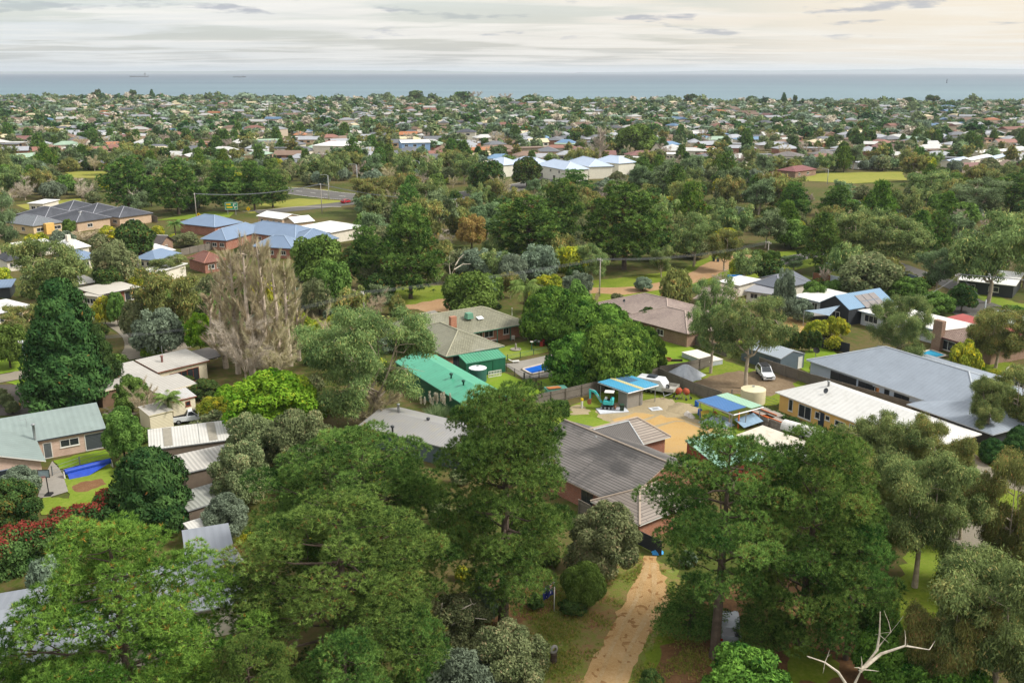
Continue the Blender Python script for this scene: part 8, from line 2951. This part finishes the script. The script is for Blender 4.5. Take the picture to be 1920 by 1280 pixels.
def free(x, y, rad, h, own=True, cover=.18):
	for a, b, c, d, q in BOX:
		if a - rad * .5 < x < c + rad * .5 and b - rad * .5 < y < d + rad * .5:
			if inside(x, y, q) or any(hypot(px_ - x, py_ - y) < rad * .6 for px_, py_ in q):
				return False
	for a, b, r in TREE_PX:
		if abs(a - x) < r + rad and hypot(a - x, b - y) < (r + rad) * .62:
			return False
	if cover < 1:
		p = Vector((x, y, 0))
		k = depth(p)
		cx, yb = pix(p)
		_, yt = pix((x, y, h))
		hw = rad / k * FPX
		for x0, y0, x1, y1, dd in KEEP:
			if dd > k - 2:
				ox = min(cx + hw, x1) - max(cx - hw, x0)
				oy = min(yb, y1) - max(yt, y0)
				if ox > 0 and oy > 0 and ox * oy > cover * min((x1 - x0) * (y1 - y0), 4 * hw * (yb - yt) * .5):
					return False
	if own:
		TREE_PX.append((x, y, rad))
	return True

NAMES.update(tea=("tea_tree", "tea tree", "crown"))
S = {}
S["gum"] = [(mk_gum(101, 12, 6, "gum", .5, .36, 1.15, 5, 4, 1.7, .25), "light gum"), (mk_gum(102, 11, 6, "olivegum", .5, .36, 1.2, 5, 4, 1.7, .22), "olive gum"), (mk_gum(103, 13, 5.5, "greygum", .5, .36, 1.15, 5, 4, 1.6, .3), "grey green gum"),
			(mk_gum(104, 10, 5.5, "gum", .5, .36, 1.2, 6, 4, 1.6, .2, flat=.5), "flat topped gum")]
S["tea"] = [(mk_dense(105, 6, 4.5, "tea", 45, 1.4, .42, .5, 1.25, .02, .25, jit=.9, kind="tea"), "dull olive tea tree"), (mk_dense(106, 6, 4.5, "grey", 45, 1.4, .42, .5, 1.25, .02, .25, jit=.9, kind="tea"), "grey tea tree"),
			(mk_dense(107, 5, 4.5, "olivegum", 45, 1.4, .42, .5, 1.25, .02, .3, jit=.9, kind="tea"), "bronze tea tree")]
S["dense"] = [(mk_dense(108, 8, 4.5, "green", 45, 1.5, .48, .5, 1.2, .05, .22), "bright leafy tree"), (mk_dense(109, 9, 4.5, "magnolia", 45, 1.5, .48, .5, 1.2, .05, .2), "dark leafy tree"), (mk_dense(110, 6, 4.5, "wattle", 40, 1.4, .45, .5, 1.2, .03, .25, flat=.6), "yellow green wattle")]
S["pine"] = [(mk_pine(111, 16, 5.5, .12, .3, "darkpine", (1.0, .26, 9), 1.6), "dark pine"), (mk_pine(112, 14, 5.5, .12, .3, "pine", (1.0, .26, 9), 1.6), "green pine")]
S["bare"] = [(mk_bare(113, 8, 4.2, "pinktwig", "twig", False, 1.2, .07, 1300), "pinkish bare tree"), (mk_bare(114, 8, 4.2, "twig", "twig", False, 1.2, .07, 1300), "grey bare tree")]
S["cypress"] = [(mk_cypress(115, 11, 4, "cypress", 60, .7, 1.1, "cone", 1.5), "dark cypress")]
S["shrub"] = [(mk_dense(116, 2.4, 1.7, "green", 26, .65, .26, .5, 1.3, .02, .2, kind="shrub"), "leafy green shrub"), (mk_dense(117, 2.4, 1.8, "tea", 26, .65, .24, .5, 1.3, .02, .2, kind="shrub"), "dull olive shrub"),
              (mk_dense(118, 2.2, 1.7, "magnolia", 26, .65, .26, .5, 1.3, .02, .2, kind="shrub"), "dark shrub"), (mk_dense(119, 2.2, 1.8, "wattle", 26, .65, .26, .5, 1.3, .02, .2, kind="shrub"), "yellowish shrub"),
              (mk_dense(120, 2.4, 1.9, "grey", 26, .65, .24, .5, 1.3, .02, .2, kind="shrub"), "silvery shrub")]
for k, v in S["shrub"]:
	k.kind = "shrub"

def pick(mixd):
	r = R_() * sum(mixd.values())
	for k, v in mixd.items():
		r -= v
		if r <= 0:
			return k
	return k

def put(kind, x, y, h, rad, group, parts=True):
	pr, look = random.choice(S[kind])
	size = "tall " if h > 11.5 else "low " if h < 5 and kind != "shrub" else ""
	o = plant(pr, (x, y, 0), h, rad * 2, "x", group, parts=parts)
	later(o, size + look, (x, y, 0), h)
	return o

# gardens between the houses: shrubs and small trees
for D0, D1, dx, dy, mx in ((72, 130, 5.2, 6.5, dict(shrub=6, tea=1)), (130, 215, 6.5, 8.5, dict(shrub=5, tea=1, dense=1.6, gum=.8, bare=.5))):
	y = D0
	while y < D1:
		hw = y * .57 + 6
		x = -hw
		while x < hw:
			kind = pick(mx)
			px, py = x + R_() * dx, y + R_() * dy
			h = random.uniform(1.3, 3.0) if kind == "shrub" else random.uniform(3.5, 8)
			rad = h * random.uniform(.5, .75) if kind == "shrub" else h * random.uniform(.38, .5)
			fx_, fy_ = pix((px, py, 0))
			block = 900 < fx_ < 1330 and fy_ > 1060
			if -80 < fx_ < 2000 and not block and free(px, py, rad, h, True, .1):
				put(kind, px, py, h, rad, "garden shrubs" if kind == "shrub" else "garden trees")
			x += dx
		y += dy
# scrub belt
y = 205.0
while y < 470:
	hw = y * .56 + 8
	x = -hw
	while x < hw:
		px, py = x + R_() * 9.5, y + R_() * 13
		fx_, fy_ = pix((px, py, 0))
		right = fx_ > 1040
		if right:
			mx = dict(gum=3.2, tea=4.2 if fy_ < 430 else 2.5, dense=1.6, pine=.8 + (.6 if fx_ > 1400 else 0), bare=.8)
		else:
			mx = dict(gum=2.2, tea=3.0, dense=2.6, pine=.7, bare=1.2, shrub=.8)
		kind = pick(mx)
		h = {"gum": random.uniform(7, 13), "tea": random.uniform(4, 7.5), "dense": random.uniform(4, 8.5), "pine": random.uniform(9, 15), "bare": random.uniform(5, 9), "shrub": random.uniform(1.5, 3)}[kind]
		rad = {"gum": .48, "tea": .68, "dense": .55, "pine": .34, "bare": .48, "shrub": .7}[kind] * h
		if free(px, py, rad * .8, h, True, .13 if fy_ > 330 else .4):
			put(kind, px, py, h, rad, "trees of the scrub belt")
		x += 9.5
	y += 13

# ---- far suburb: houses with parts
OC = painted()
PALETTE = [("white", "#b2b1ac", 4.5), ("pale grey", "#94969a", 5), ("dark grey", "#5c5e62", 4), ("terracotta", "#83594b", 1.8), ("brown", "#77604f", 3), ("faded red", "#75504a", .8), ("pale green", "#8aa08a", 1), ("blue", "#5f7c98", .6), ("cream", "#c6b894", 2), ("orange", "#a0663f", .5)]
WALLS = ["#cfc7b8", "#b99b80", "#8c5e48", "#d8d6d0", "#a99a88", "#bdb7aa"]

def far_proto(form):
	W, F_, Q = MB(), MB(), MB()
	lx, ly, e, r = {"hip": (15, 9.5, 2.8, 4.8), "gabled": (14, 8.5, 2.8, 4.9), "flat": (14, 8, 2.8, 3.2), "long": (20, 8.5, 2.8, 4.4)}[form]
	W.box((0, 0, e / 2), (lx - 1, ly - 1, e))
	x, y = lx / 2, ly / 2
	if form == "flat":
		F_.box((0, 0, e + .18), (lx, ly, .34), ry=.02)
	elif form == "gabled":
		for s in (1, -1):
			F_.quad([(-x * s, -y * s, e), (x * s, -y * s, e), (x * s, 0, r), (-x * s, 0, r)])
			W.quad([(s * (x - .5), -y * .9 * s, e), (s * (x - .5), y * .9 * s, e), (s * (x - .5), 0, r - .2)])
	else:
		for s in (1, -1):
			F_.quad([(-x * s, -y * s, e), (x * s, -y * s, e), ((x - y) * s, 0, r), (-(x - y) * s, 0, r)])
			F_.quad([(x * s, -y * s, e), (x * s, y * s, e), ((x - y) * s, 0, r)])
	F_.quad([(-x, y, e - .01), (x, y, e - .01), (x, -y, e - .01), (-x, -y, e - .01)])
	Q.box((0, -.02, 1.5), (2.2, .06, 1.2))
	return W.mesh("wall", OC), F_.mesh("roof", OC), Q.mesh("window", GLASS), lx, ly

FP = {k: far_proto(k) for k in ("hip", "gabled", "flat", "long")}
FORM = dict(hip="hip roofed", gabled="gable roofed", flat="flat roofed", long="long roofed")

def far_house(x, y, rz):
	form = random.choice(["hip", "hip", "gabled", "flat", "long"])
	nm, colr, _ = random.choices(PALETTE, [q[2] for q in PALETTE])[0]
	w_, r_, q_, lx, ly = FP[form]
	t = thing("suburban_house", "x", "house", (x, y, 0), rz, "houses of the far suburb")
	k = random.uniform(.85, 1.2)
	t.scale = (k, k, 1)
	a = bpy.data.objects.new("wall", w_)
	b = bpy.data.objects.new("roof", r_)
	a.color = (*srgb(random.choice(WALLS)), 1)
	b.color = (*srgb(colr), 1)
	ws = [bpy.data.objects.new("window", q_) for _ in range(3)]
	for i, q in enumerate(ws):
		q.location = (-lx * .32 + i * lx * .32, -ly / 2 + .5, 0)
	for q in (a, b, *ws):
		COL.objects.link(q)
		q.parent = t
	later(t, f"{nm} {FORM[form]} house", (x, y, 0), 4)

FAR = dict(dense=[(mk_dense(131, 8, 4.2, "greygum", 20, 1.7, .85, .55, 1.1, .03, .25), "grey green tree"), (mk_dense(132, 8, 4.2, "magnolia", 20, 1.7, .85, .55, 1.1, .03, .25), "dark tree")],
           tea=[(mk_dense(133, 7, 4.2, "tea", 20, 1.7, .85, .55, 1.1, .03, .25, kind="tea"), "olive tea tree")],
           gum=[(mk_gum(134, 11, 5, "olivegum", .9, .45, 1.1, 5, 3, 1.8, .25), "olive gum"), (mk_gum(135, 12, 5, "greygum", .9, .45, 1.1, 5, 3, 1.8, .25), "grey gum")],
           pine=[(mk_pine(136, 13, 4.5, .1, .16, "darkpine", (1.5, .5, 8), 1.7), "dark pine")], cypress=[(mk_cypress(137, 10, 3.2, "cypress", 36, 1.0, 1.0, "cone", 1.5), "dark cypress")],
           bare=[(mk_bare(138, 9, 4.5, "pinktwig", "twig", False, 1.6, .16, 700), "pinkish bare tree"), (mk_bare(139, 9, 4.5, "twig", "twig", False, 1.6, .16, 700), "brown bare tree")])
S.update({k: v for k, v in FAR.items()})
FAR_END = 715.0
nh = 0
y = 462.0
row = 0
while y < FAR_END:
	hw = y * .55
	x = -hw + R_() * 12
	while x < hw:
		if R_() < .82:
			px, py = x + random.uniform(-3, 3), y + random.uniform(-3, 3)
			if nh < 285 and free(px, py, 7.5, 4, True, .5):
				far_house(px, py, random.choice([0, 0, pi / 2, pi]) + random.gauss(.12, .25))
				nh += 1
		x += random.uniform(17, 24)
	row += 1
	y += 17 if row % 2 else 30
lim = dict(tea=110, dense=110, gum=150, pine=75, cypress=45, bare=130)
pts = []
for _ in range(9000):
	y = math.sqrt(random.uniform(455 ** 2, FAR_END ** 2))
	pts.append((random.uniform(-1, 1) * y * .55, y))
for x, y in pts:
	if sum(lim.values()) <= 0:
		break
	kind = pick(dict(tea=2.4, dense=2.6, gum=2.6, pine=1.0, cypress=.7, bare=2.4))
	if lim[kind] <= 0:
		continue
	h = {"tea": random.uniform(3.5, 7.5), "dense": random.uniform(4, 8.5), "gum": random.uniform(5, 10), "pine": random.uniform(6, 12), "cypress": random.uniform(4, 9), "bare": random.uniform(4, 8)}[kind]
	rad = {"tea": .6, "dense": .58, "gum": .48, "pine": .36, "cypress": .34, "bare": .48}[kind] * h
	if free(x, y, rad * .75, h, True, .45):
		put(kind, x, y, h, rad, "trees of the far suburb", parts=y < 560)
		lim[kind] -= 1

# ---- beyond that the suburb reads as one mass: roofs in one object, crowns in another
rng = np.random.default_rng(200)

def verts_of(me):
	a = np.empty(len(me.vertices) * 3, np.float32)
	me.vertices.foreach_get("co", a)
	t = np.empty(len(me.polygons), np.float32)
	me.attributes["tint"].data.foreach_get("value", t)
	return a.reshape(-1, 4 if len(me.polygons) * 4 == len(me.vertices) else 3, 3), t

MASS = [(mk_dense(141, 8, 4.5, "grey", 9, 2.2, 1.5, .6, 1.1, .02, .3, limbs=0), 2.2), (mk_dense(142, 8, 4.5, "magnolia", 9, 2.2, 1.5, .6, 1.1, .02, .3, limbs=0), 3.2), (mk_dense(143, 8, 4.5, "tea", 9, 2.2, 1.5, .6, 1.1, .02, .3, limbs=0), 2.6),
		(mk_dense(144, 8, 4.5, "cypress", 9, 2.2, 1.5, .6, 1.0, .05, .35, limbs=0), 2.0), (mk_dense(145, 9, 4.0, "pinktwig", 9, 2.0, 1.3, .35, .9, .02, .3, limbs=0), 1.0)]
MP = [verts_of(p.crown) for p, _ in MASS]
Q, T, M_ = [], [], []
wts = np.array([q[1] for q in MASS])
for _ in range(9500):
	y = math.sqrt(rng.uniform((FAR_END - 25) ** 2, 1650 ** 2))
	x = rng.uniform(-1, 1) * y * .55
	edge = shore(x) - y
	if edge < 12:
		continue
	i = int(rng.choice(len(MASS), p=wts / wts.sum()))
	F, tt = MP[i]
	h = rng.uniform(3.0, 8.0) if edge > 140 else rng.uniform(5.0, 11)
	if rng.random() < .05:
		h *= 1.45
	s = h / 8 * rng.uniform(.8, 1.25)
	a = rng.uniform(0, 6.28)
	Rm = np.array([[cos(a) * s, -sin(a) * s, 0], [sin(a) * s, cos(a) * s, 0], [0, 0, h / 8]])
	Q.append(F @ Rm.T + np.array([x, y, 0]))
	T.append(np.clip(tt + rng.normal(0, .12), 0, 1))
	M_.append(np.full(len(F), i))
me = leafmesh("distant_canopy", LEAF["green"], np.concatenate(Q), np.concatenate(T))
me.materials.clear()
for p, _ in MASS:
	me.materials.append(p.crown.materials[0])
me.polygons.foreach_set("material_index", np.concatenate(M_).astype(np.int32))
o = bpy.data.objects.new("distant_canopy", me)
COL.objects.link(o)
o["kind"], o["label"] = "stuff", "tree canopy of the distant suburb reaching to the shore"
mb = MB()
rmats = [mat("distant_roof_" + n.replace(" ", "_"), tuple(.72 * q for q in srgb(c)), .6) for n, c, _ in PALETTE] + [mat("distant_wall", "#b5a592", .8)]
nw = len(rmats) - 1
y = FAR_END + 8
row = 0
while y < 1580:
	x = -y * .55 + R_() * 15
	while x < y * .55:
		if shore(x) - y > 45 and R_() < .8:
			i = random.choices(range(len(PALETTE)), [q[2] for q in PALETTE])[0]
			lx, ly, e, r = random.uniform(11, 19), random.uniform(8, 10), random.choice([2.8, 2.8, 2.8, 5.2]), 1.8
			rz = random.gauss(.12, .3) + random.choice([0, pi / 2])
			c, n = cos(rz), sin(rz)
			def P(u, v, z):
				return (x + u * c - v * n, y + u * n + v * c, z)
			X, Y = lx / 2, ly / 2
			C = [(-X, -Y), (X, -Y), (X, Y), (-X, Y)]
			for k in range(4):
				a, b = C[k], C[(k + 1) % 4]
				mb.quad([P(a[0] * .94, a[1] * .92, 0), P(b[0] * .94, b[1] * .92, 0), P(b[0] * .94, b[1] * .92, e), P(a[0] * .94, a[1] * .92, e)], nw)
			g = X - (Y if R_() < .6 else .1)
			for s in (1, -1):
				mb.quad([P(-X * s, -Y * s, e), P(X * s, -Y * s, e), P(g * s, 0, e + r), P(-g * s, 0, e + r)], i)
				mb.quad([P(X * s, -Y * s, e), P(X * s, Y * s, e), P(g * s, 0, e + r)], i)
		x += random.uniform(16, 24)
	row += 1
	y += 17 if row % 2 else 30
me = mb.mesh("distant_roofs", rmats)
o = bpy.data.objects.new("distant_roofs", me)
COL.objects.link(o)
o["kind"], o["label"] = "stuff", "small pale and red roofs of the distant suburb"
# trees that stand out on the shore line
umb = mk_dense(151, 12, 7, "magnolia", 22, 2.2, .9, .55, 1.2, .55, .2)
for x, yt, wd, pr, lb in ((1275, 176, 26, umb, "flat umbrella crowned tree on the shore"), (1383, 180, 24, FAR["dense"][1][0], "dark dome tree on the shore left of the shore pine"), (1440, 174, 12, cm1, "slim shore pine against the bay"),
                          (1460, 178, 9, umb, "tiny umbrella tree right of the shore pine"), (325, 168, 12, cm1, "pointed pine on the left shore"), (292, 168, 14, umb, "umbrella tree on the left shore"),
                          (230, 167, 12, umb, "ragged tree on the shore below the cargo ship"), (1703, 178, 27, umb, "wide umbrella tree on the right shore"), (1662, 182, 26, FAR["dense"][1][0], "dome tree left of the wide umbrella tree"),
                          (875, 172, 46, FAR["dense"][1][0], "large dark tree on the mid shore"), (790, 170, 36, FAR["dense"][1][0], "dark round tree left of the large mid shore tree"), (740, 173, 30, FAR["dense"][0][0], "rounded green tree on the mid shore"),
                          (890, 170, 34, FAR["bare"][0][0], "bare pinkish tree on the mid shore"), (950, 174, 26, FAR["bare"][0][0], "bare tree right of the pinkish mid shore tree"), (995, 174, 20, FAR["bare"][1][0], "rightmost bare tree on the mid shore")):
	X0 = (x - 960) / FPX * 1400
	D = shore(X0) - 60
	pt = Vector(((x - 960) / FPX * D * 1.03, D, 0))
	h = height_at(pt, yt)
	plant(pr, pt, max(5, h), wd / FPX * depth(pt), lb, "trees on the shore line", parts=False)
settle()
